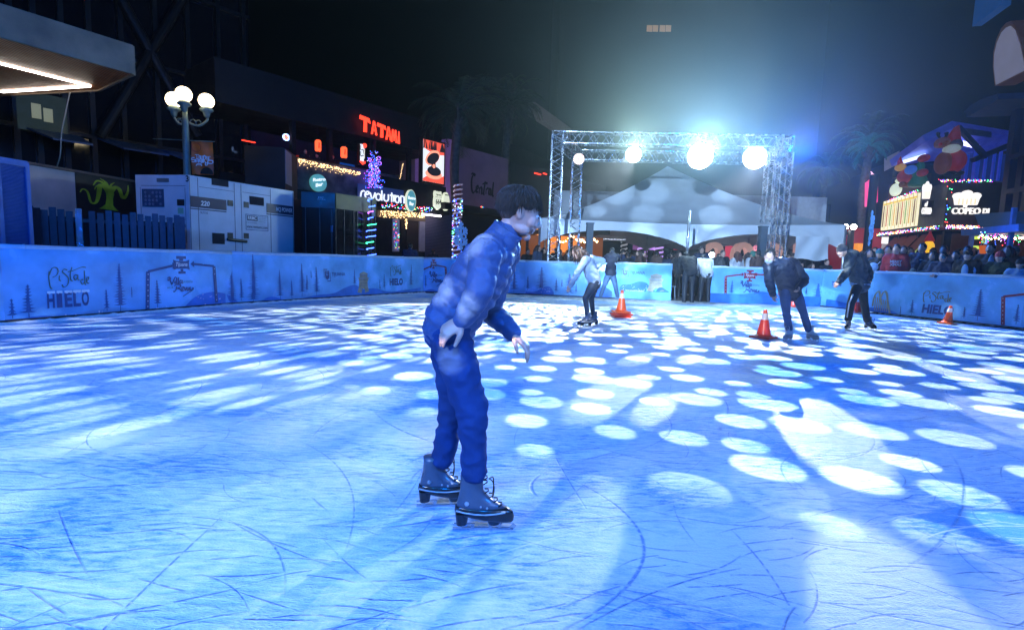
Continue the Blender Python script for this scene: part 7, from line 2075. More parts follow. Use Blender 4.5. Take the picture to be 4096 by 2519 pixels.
def person(label, J, s, st, vox=.012, name="person", group=None):
    base = Vector((J['pel'].x, J['pel'].y, 0))
    t = thing(name, base, label, "person", group)
    side = (J['shR'] - J['shL']).normalized(); hs = (J['hipR'] - J['hipL']).normalized()
    HM = frame(J['face'], J.get('hup', Vector((0, 0, 1))))
    ns = J['neck']; hc = J['head']
    mb = head_mb(hc, HM, s, True)
    mb.path([ns - (hc - ns) * .25, ns.lerp(hc - HM @ Vector((0, .02, .05)) * s, .5), hc - HM @ Vector((0, .015, .04)) * s], [.056 * s, .050 * s, .052 * s], 14, rnd_end=True)
    A, Q = resamp([J['pel'], J['pel'].lerp(J['chest'], .5), J['chest'], ns], [(.135 * s, .10 * s), (.12 * s, .09 * s), (.15 * s, .10 * s), (.06 * s, .055 * s)], 4)
    mb.path(A, Q, 16, side=side, rnd_end=True)
    for k in 'LR':
        mb.path([J['chest'].lerp(J['sh' + k], .4), J['sh' + k], J['el' + k], J['wr' + k]], [.05 * s, .048 * s, .036 * s, .024 * s], 10, rnd_end=True)
        hd = J.get('hd' + k) or (J['wr' + k] - J['el' + k]); pn = J.get('pn' + k) or (side * (-1 if k == 'R' else 1))
        sdir = hd.normalized().cross((pn - hd.normalized() * pn.dot(hd.normalized())).normalized())
        ff = J.get('th' + k) or J['face']
        mb.join(hand_mb(J['wr' + k], hd, pn, s * st.get('hand', 1.0), 1 if sdir.dot(ff) > 0 else -1, J.get('curl', .35)))
        mb.path([J['pel'].lerp(J['hip' + k], .6), J['hip' + k], J['kn' + k], J['an' + k]], [.08 * s, .078 * s, .048 * s, .036 * s], 10, rnd_end=True)
    b = remesh(mb, min(vox, st.get('bvox', vox)), 2)
    b.build("body", st.get('skin', skin), t, smooth=True)
    if st.get('eyes'):
        mb = MB()
        for k in (-1, 1): mb.ball(hc + HM @ (Vector((k * .031, .079, .012)) * s), .0125 * s, 12, 8)
        mb.build("eyes", mat("eye_white", (.6, .6, .6), .2), t, smooth=True)
        mb = MB()
        for k in (-1, 1): mb.path([hc + HM @ (Vector((k * x, y, z)) * s) for x, y, z in ((.014, .094, .035), (.030, .093, .041), (.048, .080, .036))], [.003 * s, .0042 * s, .002 * s], 6)
        mb.build("eyebrows", st['hairm'], t)
        mb = MB()
        for k in (-1, 1): mb.path([hc + HM @ (Vector((k * x, y, z)) * s) for x, y, z in ((.019, .089, .012), (.031, .093, .009), (.043, .086, .011))], .0028 * s, 6)
        mb.build("eyelashes", lace, t)
    # trousers
    tr = st.get('trad', (.098, .072, .062))
    mb = MB()
    for k in 'LR':
        kn = J['kn' + k]; an = J['an' + k]; hp = J['hip' + k]
        hem = an + (an - kn).normalized() * st.get('hem', .0)
        A, Q = resamp([hp.lerp(J['pel'], .25) + (hp - kn).normalized() * .06 * s, hp.lerp(kn, .25), kn.lerp(hp, .2), kn, kn.lerp(an, .45), an.lerp(kn, .15), hem], [tr[0] * s, tr[0] * s * 1.0, tr[1] * s * 1.08, tr[1] * s, tr[2] * s * 1.05, tr[2] * s, tr[2] * s * 1.02], 5)
        if vox < .009: A, Q = puff(A, Q, .11, .015, .05, ord(k))
        mb.path(A, Q, 18, side=hs, rnd_end=True)
    mb.path([J['pel'] + (J['pel'] - J['chest']).normalized() * .06 * s, J['pel'], J['pel'].lerp(J['chest'], .22)], [(.14 * s, .115 * s), (.155 * s, .118 * s), (.14 * s, .105 * s)], 18, side=hs, rnd_end=True)
    b = remesh(mb, vox, 2)
    if vox < .011: wrinkle(b, .011 * s, 10, 3, (1, 1, 1.7))
    b.build("trousers", st['pants'], t, smooth=True)
    # jacket
    mb = MB(); jb = st.get('jbulk', 1.0); dn = (J['pel'] - J['chest']).normalized()
    hemp = J['pel'] + dn * st.get('jhem', .02) * s
    A, Q = resamp([hemp, J['pel'].lerp(J['chest'], .3), J['pel'].lerp(J['chest'], .7), J['chest'], J['chest'].lerp(ns, .55), ns + (hc - ns) * .10],
                  [(.168 * s * jb, .135 * s * jb), (.165 * s * jb, .140 * s * jb), (.175 * s * jb, .140 * s * jb), (.185 * s * jb, .135 * s * jb), (.13 * s * jb, .11 * s * jb), (.072 * s, .072 * s)], 5)
    if st.get('puff'): A, Q = puff(A, Q, st['puff'], .10, .02, 1)
    mb.path(A, Q, 22, side=side, rnd_end=True)
    for k in 'LR':
        wr = J['wr' + k]; el = J['el' + k]; sh = J['sh' + k]
        A, Q = resamp([J['chest'].lerp(sh, .45) + (ns - J['chest']) * .25, sh, sh.lerp(el, .5), el, el.lerp(wr, .55), wr], [.085 * s * jb, .082 * s * jb, .072 * s * jb, .066 * s * jb, .058 * s * jb, .047 * s * jb], 5)
        if st.get('puff'): A, Q = puff(A, Q, st['puff'] * .9, .11, .02, 2)
        mb.path(A, Q, 16, rnd_end=True)
    b = remesh(mb, vox, 2)
    wrinkle(b, (.006 if st.get('puff') else .014) * s, 9 if not st.get('puff') else 14, 7, (1, 1, 1.5))
    jk = b.build("jacket", st['jacket'], t, smooth=True)
    if st.get('collar'):
        u = (hc - ns).normalized()
        mb = MB(); c0 = ns + u * .0; L_ = []
        for (d_, r_) in ((-.03, .085), (.0, .080), (.035, .076), (.055, .078), (.058, .072), (.03, .066), (-.02, .066)):
            ring = []
            ax = side; ay = u.cross(ax).normalized()
            for k in range(24): ring.append(c0 + u * d_ * s + (ax * math.cos(k * math.pi / 12) * r_ * 1.0 + ay * math.sin(k * math.pi / 12) * r_ * 1.05) * s)
            L_.append(ring)
        mb.loft(L_, cap=False); mb.build("collar", st['jacket'], jk, smooth=True) if False else mb.build("collar", st['jacket'], t, smooth=True)
    # hair / hats
    hm = st['hairm']; hk = st.get('hair', 'short')
    X = lambda x, y, z: hc + HM @ (Vector((x, y, z)) * s)
    mb = MB()
    mb.ball(X(0, -.022, .030), (.082 * s, .096 * s, .100 * s), 22, 16, HM)
    if hk == 'long':
        dnv = Vector((0, 0, -1)); bk_ = HM @ Vector((0, -1, 0))
        mb.ball(X(0, -.04, .0), (.095 * s, .095 * s, .12 * s), 18, 12, HM)
        for sx_ in (-.06, 0, .06): mb.path([X(sx_, -.05, .02), X(sx_ * 1.3, -.09, -.08), X(sx_ * 1.3, -.11, -.16) + dnv * .02, X(sx_ * 1.2, -.10, -.20) + dnv * .06], [.06 * s, .062 * s, .05 * s, .02 * s], 10, rnd_end=True)
        for sx_ in (-1, 1): mb.path([X(sx_ * .07, .01, .03), X(sx_ * .088, .0, -.06), X(sx_ * .085, .0, -.13) + dnv * .03, X(sx_ * .07, .0, -.16) + dnv * .08], [.035 * s, .036 * s, .03 * s, .012 * s], 8, rnd_end=True)
    if hk in ('beanie', 'cap'): mb.ball(X(0, -.010, .045), (.088 * s, .102 * s, .10 * s), 20, 14, HM)
    hb = remesh(mb, min(vox, .009), 1)
    wrinkle(hb, .012 * s if hk == 'long' else .008 * s, 26, 4, (1, 1, .45))
    hb.build({'beanie': "knit_hat", 'cap': "cap"}.get(hk, "hair"), st.get('hatm', hm) if hk in ('beanie', 'cap') else hm, t, smooth=True)
    if hk == 'beanie':
        mb = MB(); L_ = []
        for (z_, r_) in ((.010, 1.0), (.014, 1.07), (.04, 1.07), (.046, 1.0)): L_.append([X(.089 * r_ * math.cos(k * math.pi / 12), -.012 + .104 * r_ * math.sin(k * math.pi / 12), z_) for k in range(24)])
        mb.loft(L_, cap=False); mb.build("hat_brim", st.get('brimm', st.get('hatm', hm)), t, smooth=True)
    if hk == 'cap':
        mb = MB(); mb.ball(X(0, .12, .052), (.062 * s, .07 * s, .008 * s), 16, 6, HM); mb.build("visor", st.get('hatm', hm), t, smooth=True)
    # feet
    for k in 'LR':
        an = J['an' + k]; toe = J['toe' + k]
        if st.get('skates'): skate(t, J['bl' + k], toe, J.get('roll' + k, 0), st['skates'], s * st.get('skscale', 1.0), J.get('pitch' + k, 0))
        else:
            f = toe.normalized(); g0 = Vector((an.x, an.y, max(0.0, an.z - .09)))
            mb = MB(); mb.path([g0 + Vector((0, 0, .085)), g0 + Vector((0, 0, .05)) + f * .0, g0 + Vector((0, 0, .04)) + f * .10, g0 + Vector((0, 0, .03)) + f * .17], [.045 * s, (.042 * s, .045 * s), (.043 * s, .033 * s), (.034 * s, .025 * s)], 12, side=f.cross(Vector((0, 0, 1))), rnd_end=True)
            mb.build("shoe", st.get('shoem', lace), t, smooth=True)
    return t, HM


V = Vector
# ---------------------------------------------------------------- the skater in front
gn = ground(1130, 1272); gf = ground(1040, 1216)
YN, YF = gn.y, gf.y; YC = (YN + YF) / 2 + .02
toeN = (ground(1240, 1272) - gn).normalized(); toeF = V((1, .10, 0)).normalized()
s0 = .90
jk_m = mat("puffer_slate", (.040, .075, .17), .55, var=.12, vs=10, bump=.3, bs=60, spec=.35)
jean_m = mat("blue_jeans", (.014, .04, .13), .85, var=.25, vs=9, bump=.4, bs=260, spec=.2)
hair_m = mat("dark_brown_hair", (.055, .036, .024), .5, var=.4, vs=50, bump=.5, bs=200)
J = dict(pel=at(1086, 768, YC), chest=at(1168, 635, YC), neck=at(1206, 572, YC), head=at(1249, 512, YC + .01),
         shR=at(1168, 606, YC - .165), elR=at(1150, 700, YC - .24), wrR=at(1112, 768, YC - .20),
         shL=at(1214, 604, YC + .17), elL=at(1178, 742, YC + .20), wrL=at(1232, 800, YC + .08),
         hipR=at(1080, 800, YN + .06), knR=at(1132, 985, YN + .02), anR=at(1139, 1142, YN + .0),
         hipL=at(1072, 796, YF - .06), knL=at(1092, 955, YF - .03), anL=at(1062, 1106, YF),
         toeR=toeN, toeL=toeF, face=V((.86, .10, -.34)), hup=V((.38, .05, .92)), blR=gn + V((.0, 0, 0)), blL=gf,
         hdR=V((-.80, -.05, -.55)), pnR=V((.15, .55, -.5)), thR=V((-.3, -.2, -.9)), hdL=V((.72, -.25, -.62)), pnL=V((-.7, .2, -.6)), thL=V((0, -1, 0)), curl=.42)
t0, HM = person("boy skating in the foreground in a puffy jacket, blue jeans and dark hire skates", J, s0,
                dict(pants=jean_m, jacket=jk_m, hairm=hair_m, puff=.055, jbulk=.96, jhem=.045, collar=True, skates=SK_DARK, skscale=1.04, eyes=True, trad=(.098, .080, .062), hem=-.02, bvox=.0048, hand=1.12), vox=.0065)
# thick cut hair: locks laid over the skull
hc = J['head']; rh = random.Random(3)
mb = MB()
X = lambda p: hc + HM @ (p * s0)
for i in range(2600):
    th = rh.uniform(0, 6.283); z = rh.uniform(-.15, 1.0)
    rxy = math.sqrt(max(0, 1 - z * z)); d = V((rxy * math.cos(th), rxy * math.sin(th), z))
    if d.y > .45 and z < .42: continue
    if z < .12 and d.y > -.25: continue
    if abs(d.x) > .5 and z < .40 and d.y > -.1: continue
    root = V((d.x * .082, -.020 + d.y * .098, .028 + d.z * .104))
    crown = V((.01, -.045, .11)); flow = (root - crown); flow = (flow - d * flow.dot(d))
    if flow.length < .004: flow = V((.3, 1, 0))
    flow = (flow.normalized() + V((rh.uniform(-.25, .25), rh.uniform(-.1, .35), -.15))).normalized()
    L = rh.uniform(.05, .095) * (.85 if d.y > .2 else .7 if z < .2 else 1)
    lift = .20 if z > .5 else .08
    p1 = root + (flow + d * lift).normalized() * L * .5; p2 = p1 + (flow * 1.0 - d * .10 + V((0, .05, -.30))).normalized() * L * .5
    mb.path([X(root - d * .008), X(p1), X(p2)], [.0032 * s0, .0026 * s0, .0005], 3)
mb.build("hair_locks", hair_m, t0, smooth=True)
# jeans: back pocket and seams; jacket zip

# ---------------------------------------------------------------- girl bending forward
Yg = ground(1408, 784).y; A_ = lambda x, y, d=0.0: at(x, y, Yg + d)
hoodie = mat("sweatshirt_pale", (.30, .36, .42), .85, var=.15)
leg_m = mat("leggings_dark", (.02, .03, .045), .6, var=.2)
J = dict(pel=A_(1427, 676), chest=A_(1414, 636), neck=A_(1402, 617), head=A_(1386, 606), shL=A_(1406, 624, -.17), elL=A_(1386, 657, -.24), wrL=A_(1370, 686, -.2),
         shR=A_(1420, 622, .17), elR=A_(1447, 627, .26), wrR=A_(1430, 645, .2), hipL=A_(1424, 684, -.08), knL=A_(1406, 716, -.10), anL=A_(1410, 753, -.10), hipR=A_(1428, 684, .08), knR=A_(1420, 716, .12), anR=A_(1424, 753, .12),
         toeL=V((-.95, -.25, 0)), toeR=V((-.85, -.5, 0)), face=V((-.75, -.1, -.65)), hup=V((-.5, 0, .85)), blL=A_(1411, 783, -.1), blR=A_(1427, 778, .12), curl=.3)
J['blL'].z = J['blR'].z = 0
tg, HMg = person("long-haired girl skater bending forward in a pale sweatshirt and dark leggings", J, .93, dict(pants=leg_m, jacket=hoodie, hairm=mat("brown_wavy_hair", (.06, .03, .018), .5, var=.5, vs=30), hair='long', jbulk=.98, jhem=.0, skates=SK_DARK, trad=(.09, .062, .048), skscale=1.1), vox=.011)
mb = MB(); hc = J['head']; rh = random.Random(8)
for i in range(70):
    a = rh.uniform(0, 6.28); p = hc + V((.09 * math.cos(a) + .03, .09 * math.sin(a), .02 + rh.uniform(-.02, .05))); d = V((rh.uniform(-.2, .9), rh.uniform(-.5, .3), -1)).normalized(); L = rh.uniform(.15, .30)
    q = p + d * L * .5 + V((rh.uniform(-.03, .03), 0, 0)); mb.path([p, q, q + V((rh.uniform(-.1, .15), 0, -1)).normalized() * L * .5], [.016, .013, .003], 5)
mb.build("hair_locks", MATS["brown_wavy_hair"], tg, smooth=True)

# ---------------------------------------------------------------- man stooping at right
Ym = ground(1893, 818).y; A_ = lambda x, y, d=0.0: at(x, y, Ym + d)
navy = mat("navy_parka", (.014, .022, .045), .5, var=.3)
J = dict(pel=A_(1896, 694, .05), chest=A_(1878, 645), neck=A_(1862, 626, -.05), head=A_(1848, 616, -.14), shR=A_(1846, 634, -.05), elR=A_(1848, 678, -.10), wrR=A_(1856, 708, -.16),
         shL=A_(1905, 633, .05), elL=A_(1932, 672, .0), wrL=A_(1919, 692, -.16), hipR=A_(1885, 703, -.02), knR=A_(1888, 748, -.06), anR=A_(1894, 790, -.02), hipL=A_(1912, 703, .06), knL=A_(1928, 748, .02), anL=A_(1941, 790, .08),
         toeR=V((-.8, -.6, 0)), toeL=V((.15, -1, 0)), face=V((-.45, -.75, -.5)), hup=V((-.1, -.4, .9)), blR=A_(1895, 818, -.02), blL=A_(1945, 815, .08), curl=.4)
J['blL'].z = J['blR'].z = 0
tm, HMm = person("man skater stooping in a dark parka and jeans with white skates", J, .98, dict(pants=mat("jeans_mid", (.04, .08, .17), .8, var=.25), jacket=navy, hairm=mat("black_hair", (.014, .012, .012), .5, var=.4, vs=40), jbulk=1.12, jhem=.06, skates=SK_WHITE, trad=(.09, .066, .06)), vox=.011)
mb = MB(); q = head_mb(J['head'], HMm, .98 * 1.06, False); q.v = [p for p in q.v]
mb.ball(J['head'] + HMm @ V((0, .058, -.045)), (.062, .05, .05), 16, 10, HMm); mb.build("face_mask", mat("mask_grey", (.35, .38, .42), .8), tm, smooth=True)
# ---------------------------------------------------------------- hooded skater, far right
Yh = ground(2055, 792).y; A_ = lambda x, y, d=0.0: at(x, y, Yh + d)
blackp = mat("black_trousers", (.008, .009, .013), .6, var=.3)
J = dict(pel=A_(2066, 678), chest=A_(2053, 632), neck=A_(2039, 611), head=A_(2022, 603), shL=A_(2042, 618, -.18), elL=A_(2032, 655, -.24), wrL=A_(2015, 676, -.28), shR=A_(2066, 618, .17), elR=A_(2086, 652, .15), wrR=A_(2088, 672, -.02),
         hipL=A_(2060, 686, -.08), knL=A_(2044, 727, -.12), anL=A_(2037, 765, -.08), hipR=A_(2070, 686, .08), knR=A_(2075, 727, .10), anR=A_(2082, 768, .12), toeL=V((-.7, -.7, 0)), toeR=V((.2, -1, 0)), face=V((-.85, -.35, -.35)), blL=A_(2036, 790, -.08), blR=A_(2083, 792, .12), curl=.4)
J['blL'].z = J['blR'].z = 0
th_, _ = person("skater in dark hooded winter jacket and black lettered trousers near the right barrier", J, 1.0, dict(pants=blackp, jacket=mat("teal_dark_jacket", (.018, .035, .05), .6, var=.3), hairm=MATS["black_hair"], hair='beanie', hatm=mat("beanie_dark", (.015, .018, .025), .8), jbulk=1.2, jhem=.05, skates=SK_DARK, trad=(.095, .075, .068)), vox=.011)
mb = MB(); a0 = J['neck'] + V((.07, .0, .0)); mb.ball(a0, (.13, .15, .10), 14, 10); mb.build("hood", MATS["teal_dark_jacket"], th_, smooth=True)
mb = MB(); mb.ball(J['pel'] + V((-.02, -.02, -.03)), (.19, .16, .07), 16, 8); mb.build("shirt_tail", mat("striped_tee", (.25, .38, .55), .8), th_, smooth=True)
kf = Fac((J['knL'].x - .3, J['knL'].y - .09), (J['knL'].x + .3, J['knL'].y - .09))
for i, ch in enumerate("SKATE"):
    u, v = kf.uv(2038 - i * .6, 705 + i * 11.5); text_mb(ch, kf, u - .03, u + .03, v - .03, v + .03, .012 + (.0 if i > 1 else -.01), .004, 0, .05).build("writing", ink_white, th_) if False else None
mb = MB(); mb.path([J['hipL'].lerp(J['knL'], .5) + V((-.07, -.06, 0)), J['knL'] + V((-.07, -.05, 0)), J['anL'] + V((-.055, -.045, .03))], [(.022, .012)] * 3, 8); mb.build("side_stripe", ink_white, th_, smooth=True)

# ---------------------------------------------------------------- man leaning on the barrier
Yb = ground(1462, 718).y; A_ = lambda x, y, d=0.0: at(x, y, Yb + d)
J = dict(pel=A_(1466, 655, -.05), chest=A_(1470, 622, .12), neck=A_(1470, 607, .28), head=A_(1470, 604, .42), shL=A_(1458, 616, .2), elL=A_(1450, 632, .4), wrL=A_(1456, 634, .55), shR=A_(1484, 616, .2), elR=A_(1489, 632, .4), wrR=A_(1482, 634, .55),
         hipL=A_(1460, 662, -.05), knL=A_(1450, 688, -.05), anL=A_(1442, 711, -.0), hipR=A_(1472, 662, -.05), knR=A_(1478, 688, -.1), anR=A_(1483, 711, -.1), toeL=V((-.6, .8, 0)), toeR=V((.3, .9, 0)), face=V((0, .9, -.4)), curl=.4)
person("man in dark jacket and faded jeans leaning over the barrier behind the girl", J, 1.0, dict(pants=mat("jeans_faded", (.08, .14, .22), .8, var=.25), jacket=mat("navy_jacket2", (.015, .018, .035), .7, var=.3), hairm=MATS["black_hair"], jbulk=1.15, jhem=.0, trad=(.10, .075, .066)), vox=.013)

# ---------------------------------------------------------------- the crowd
def proto(kind):
    o = V((0, 0, 0)); z = lambda x, y, h: V((x, y, h))
    J = dict(pel=z(0, 0, .94), chest=z(0, 0, 1.27), neck=z(0, .01, 1.46), head=z(0, -.02, 1.585), shL=z(.18, 0, 1.40), shR=z(-.18, 0, 1.40), elL=z(.24, .03, 1.12), elR=z(-.24, .03, 1.12), wrL=z(.23, -.08, .90), wrR=z(-.23, -.08, .90),
             hipL=z(.09, 0, .90), hipR=z(-.09, 0, .90), knL=z(.10, -.02, .50), knR=z(-.10, -.02, .50), anL=z(.11, .02, .09), anR=z(-.11, .02, .09), toeL=V((.1, -1, 0)), toeR=V((-.1, -1, 0)), face=V((0, -1, -.08)), curl=.4)
    if kind in ('fold', 'foldlong'): J.update(elL=z(.25, -.04, 1.14), elR=z(-.25, -.04, 1.14), wrL=z(-.02, -.24, 1.12), wrR=z(.02, -.22, 1.17))
    if kind == 'phone': J.update(elL=z(.26, -.12, 1.18), wrL=z(.08, -.34, 1.42), elR=z(-.26, -.12, 1.18), wrR=z(-.08, -.34, 1.42))
    if kind == 'bend': J.update(pel=z(0, .10, .94), chest=z(0, -.14, 1.18), neck=z(0, -.30, 1.28), head=z(0, -.40, 1.33), shL=z(.18, -.22, 1.26), shR=z(-.18, -.22, 1.26), elL=z(.22, -.30, 1.0), elR=z(-.22, -.30, 1.0), wrL=z(.12, -.42, .86), wrR=z(-.12, -.42, .86), face=V((0, -.8, -.6)))
    hair = {'long': 'long', 'foldlong': 'long', 'phone': 'short', 'beanie': 'beanie', 'cap': 'cap'}.get(kind, 'short')
    t, _ = person("x", J, 1.0, dict(pants=blackp, jacket=navy, hairm=MATS["black_hair"], hair=hair, jbulk=1.1, trad=(.095, .072, .064)), vox=.02)
    return t


PR = {k: proto(k) for k in ('stand', 'fold', 'long', 'foldlong', 'phone', 'beanie', 'cap', 'bend')}
USED = set()
CL = {}


def cloth(key, col):
    return mat("cloth_" + key, col, .75, var=.25, vs=7)


CC = dict(black=(.012, .013, .017), navy=(.012, .02, .06), red=(.42, .02, .03), white=(.55, .56, .58), grey=(.14, .15, .17), brown=(.08, .04, .03), green=(.02, .045, .03), teal=(.02, .10, .12), blue=(.04, .12, .35), denim=(.06, .10, .17), tan=(.25, .18, .12), sky=(.25, .42, .65))
HC = dict(black=MATS["black_hair"], brown=mat("hair_brown", (.05, .026, .016), .5, var=.4, vs=30), auburn=mat("hair_auburn", (.10, .03, .02), .5, var=.4, vs=30), grey=mat("hair_grey", (.18, .18, .18), .6), green=mat("knit_green", (.04, .20, .14), .8), redhat=mat("knit_red", (.35, .04, .05), .8), blackhat=mat("knit_black", (.012, .012, .014), .8), tealhat=mat("knit_teal", (.02, .14, .16), .8))


def crowd(x, yt, Y, kind, face, jacket, hair, label, group=None, sk=None, zb=-.03, pants=None):
    src = PR[kind]
    top = at(x, yt, Y)
    sc = max(.55, min(1.18, (top.z - zb) / (1.345 + .10 if kind == 'bend' else 1.715)))
    if kind not in USED and False: pass
    r = src.copy(); COL.objects.link(r)
    r.location = (top.x, top.y, zb); r.scale = (sc, sc, sc); r.rotation_euler = (0, 0, R(face))
    r['label'] = label
    if group: r['group'] = group
    elif 'group' in r: del r['group']
    ORG[r.name] = Vector(r.location)
    jm = cloth(jacket, CC[jacket])
    for ch in src.children:
        c = ch.copy(); COL.objects.link(c); c.parent = r
        nm = ch.name.split('.')[0]
        m = {'jacket': jm, 'hair': HC[hair], 'knit_hat': HC[hair], 'hat_brim': HC[hair], 'cap': HC[hair], 'visor': HC[hair], 'trousers': MATS.get(pants or 'black_trousers')}.get(nm)
        if m:
            c.material_slots[0].link = 'OBJECT'; c.material_slots[0].material = m
    return r


def toward(x, Y, deg=0):
    """degrees that turn a person (built facing the camera side) toward the ice centre"""
    p = at(x, 640, Y); d = V((2.0 - p.x, 8.0 - p.y, 0))
    return math.degrees(math.atan2(d.x, -d.y)) + deg


RC = [  # x, head top, depth, kind, turn, jacket, hair, label
    (2114, 598, 15.2, 'beanie', 0, 'black', 'tealhat', "spectator in teal knit hat left of the red-hooded one at the barrier"),
    (2090, 598, 16.4, 'long', 10, 'black', 'black', "dark-haired woman just right of the hooded skater, behind the barrier"),
    (2072, 602, 17.0, 'long', -20, 'brown', 'brown', "brown-coated woman half behind the hooded skater's back"),
    (2134, 590, 16.3, 'stand', 5, 'black', 'black', "dark figure right behind the teal-hatted spectator"),
    (2155, 586, 14.6, 'stand', 0, 'red', 'black', "spectator in a red hoodie printed Merry Xmas behind the right barrier"),
    (2172, 584, 16.2, 'stand', 10, 'black', 'brown', "brown-haired figure in black over the red hoodie's shoulder"),
    (2186, 589, 17.2, 'long', 30, 'black', 'black', "long-haired woman turned away between red hoodie and tall navy man"),
    (2217, 581, 14.4, 'stand', 0, 'navy', 'black', "tall man in a navy jacket with a small white chest mark"),
    (2243, 603, 14.0, 'foldlong', -10, 'black', 'black', "short dark-haired woman in black right of the tall navy man"),
    (2268, 584, 15.4, 'stand', 5, 'grey', 'brown', "bespectacled adult standing above the child in a breathing mask"),
    (2267, 605, 13.4, 'fold', 0, 'navy', 'black', "child with folded arms and pale blue face mask at the right barrier"),
    (2297, 602, 14.3, 'stand', 5, 'brown', 'black', "woman in dark brown right of the masked child"),
    (2327, 600, 12.9, 'cap', 0, 'black', 'blackhat', "person in black cap and dark vest with pale blue sleeves at barrier"),
    (2326, 582, 15.2, 'stand', -5, 'black', 'black', "dark head rising behind the black-capped person"),
    (2340, 590, 16.0, 'long', -5, 'black', 'brown', "brown-haired woman right of the dark head behind the black cap"),
    (2381, 584, 13.4, 'stand', 0, 'black', 'black', "man in open dark blazer over a light blue shirt"),
    (2404, 604, 12.4, 'beanie', 0, 'green', 'redhat', "spectator in dark green coat and red and white knit hat"),
    (2422, 590, 14.0, 'long', 5, 'brown', 'auburn', "auburn-haired woman behind the red knit hat"),
    (2452, 622, 11.9, 'beanie', 15, 'sky', 'blackhat', "figure in pale blue hood at the very right edge of the crowd"),
    (2440, 586, 15.0, 'cap', 5, 'grey', 'grey', "man in a pale cap at the right edge under the fairy lights"),
    (2193, 645, 14.0, 'cap', 0, 'grey', 'grey', "small child in a pale flat cap barely above the right barrier"),
    (2360, 596, 15.2, 'stand', 0, 'black', 'black', "dark figure just below the raised orange sheet"),
]
made = {}
for (x, yt, Y, k, tn, jc, hr, lb) in RC:
    made[lb[:18]] = crowd(x, yt, Y, k, toward(x, Y, tn), jc, hr, lb)
# lettering and pale sleeves on some of them
def chest_text(x, y0, y1, x0, x1, Y, lines, parent):
    f_ = Fac((at(x0, 640, Y).x, Y), (at(x1, 640, Y).x, Y))
    for i, ln in enumerate(lines):
        h = (y1 - y0) / len(lines); mb = text_mb(ln, f_, 0, f_.L, f_.uv(x, y0 + h * (i + .85))[1], f_.uv(x, y0 + h * i)[1], 0, 0, 0, .03)
        o = mb.build("writing", ink_white, None, loc=(0, 0, 0)); o.location = (0, 0, 0)
        o.parent = parent; o.matrix_parent_inverse = (Matrix.Translation(parent.location) @ parent.rotation_euler.to_matrix().to_4x4() @ Matrix.Diagonal((*parent.scale, 1))).inverted()


chest_text(2149, 625, 640, 2136, 2164, 14.6 - .30, ["MERRY", "XMAS"], made["spectator in a red"])
p = at(2381, 600, 13.4)
def blob(parent, c, r_, m, name):
    mb = MB(); mb.ball(c, r_, 12, 8); o = mb.build(name, m, None, loc=(0, 0, 0), smooth=True)
    o.location = (0, 0, 0); o.parent = parent
    o.matrix_parent_inverse = (Matrix.Translation(parent.location) @ parent.rotation_euler.to_matrix().to_4x4() @ Matrix.Diagonal((*parent.scale, 1))).inverted()


blob(made["man in open dark b"], at(2378, 640, 13.4 - .16), (.07, .05, .30), cloth('sky', CC['sky']), "shirt")
blob(made["tall man in a navy"], at(2212, 624, 14.4 - .19), (.045, .01, .015), ink_white, "chest_mark")
for dx_ in (-9, 8): blob(made["person in black ca"], at(2327 + dx_ * 1.15, 650, 12.9 - .14), (.055, .08, .16), cloth('sky', CC['sky']), "sleeve")
blob(made["child with folded "], at(2266, 617, 13.4 - .13), (.055, .04, .04), cloth('teal', CC['teal']), "face_mask")
t = thing("held_ball", at(2099, 649, 15.0), "pale round balloon on a stick held by the teal-hatted spectator", "balloon")
mb = MB(); mb.ball(at(2097, 641, 14.7), .12, 16, 10); mb.build("balloon", cloth('sky', CC['sky']), t, smooth=True)
mb = MB(); mb.tube(at(2097, 645, 14.75), at(2114, 628, 14.7), .008); mb.build("stick", white_paint, t)

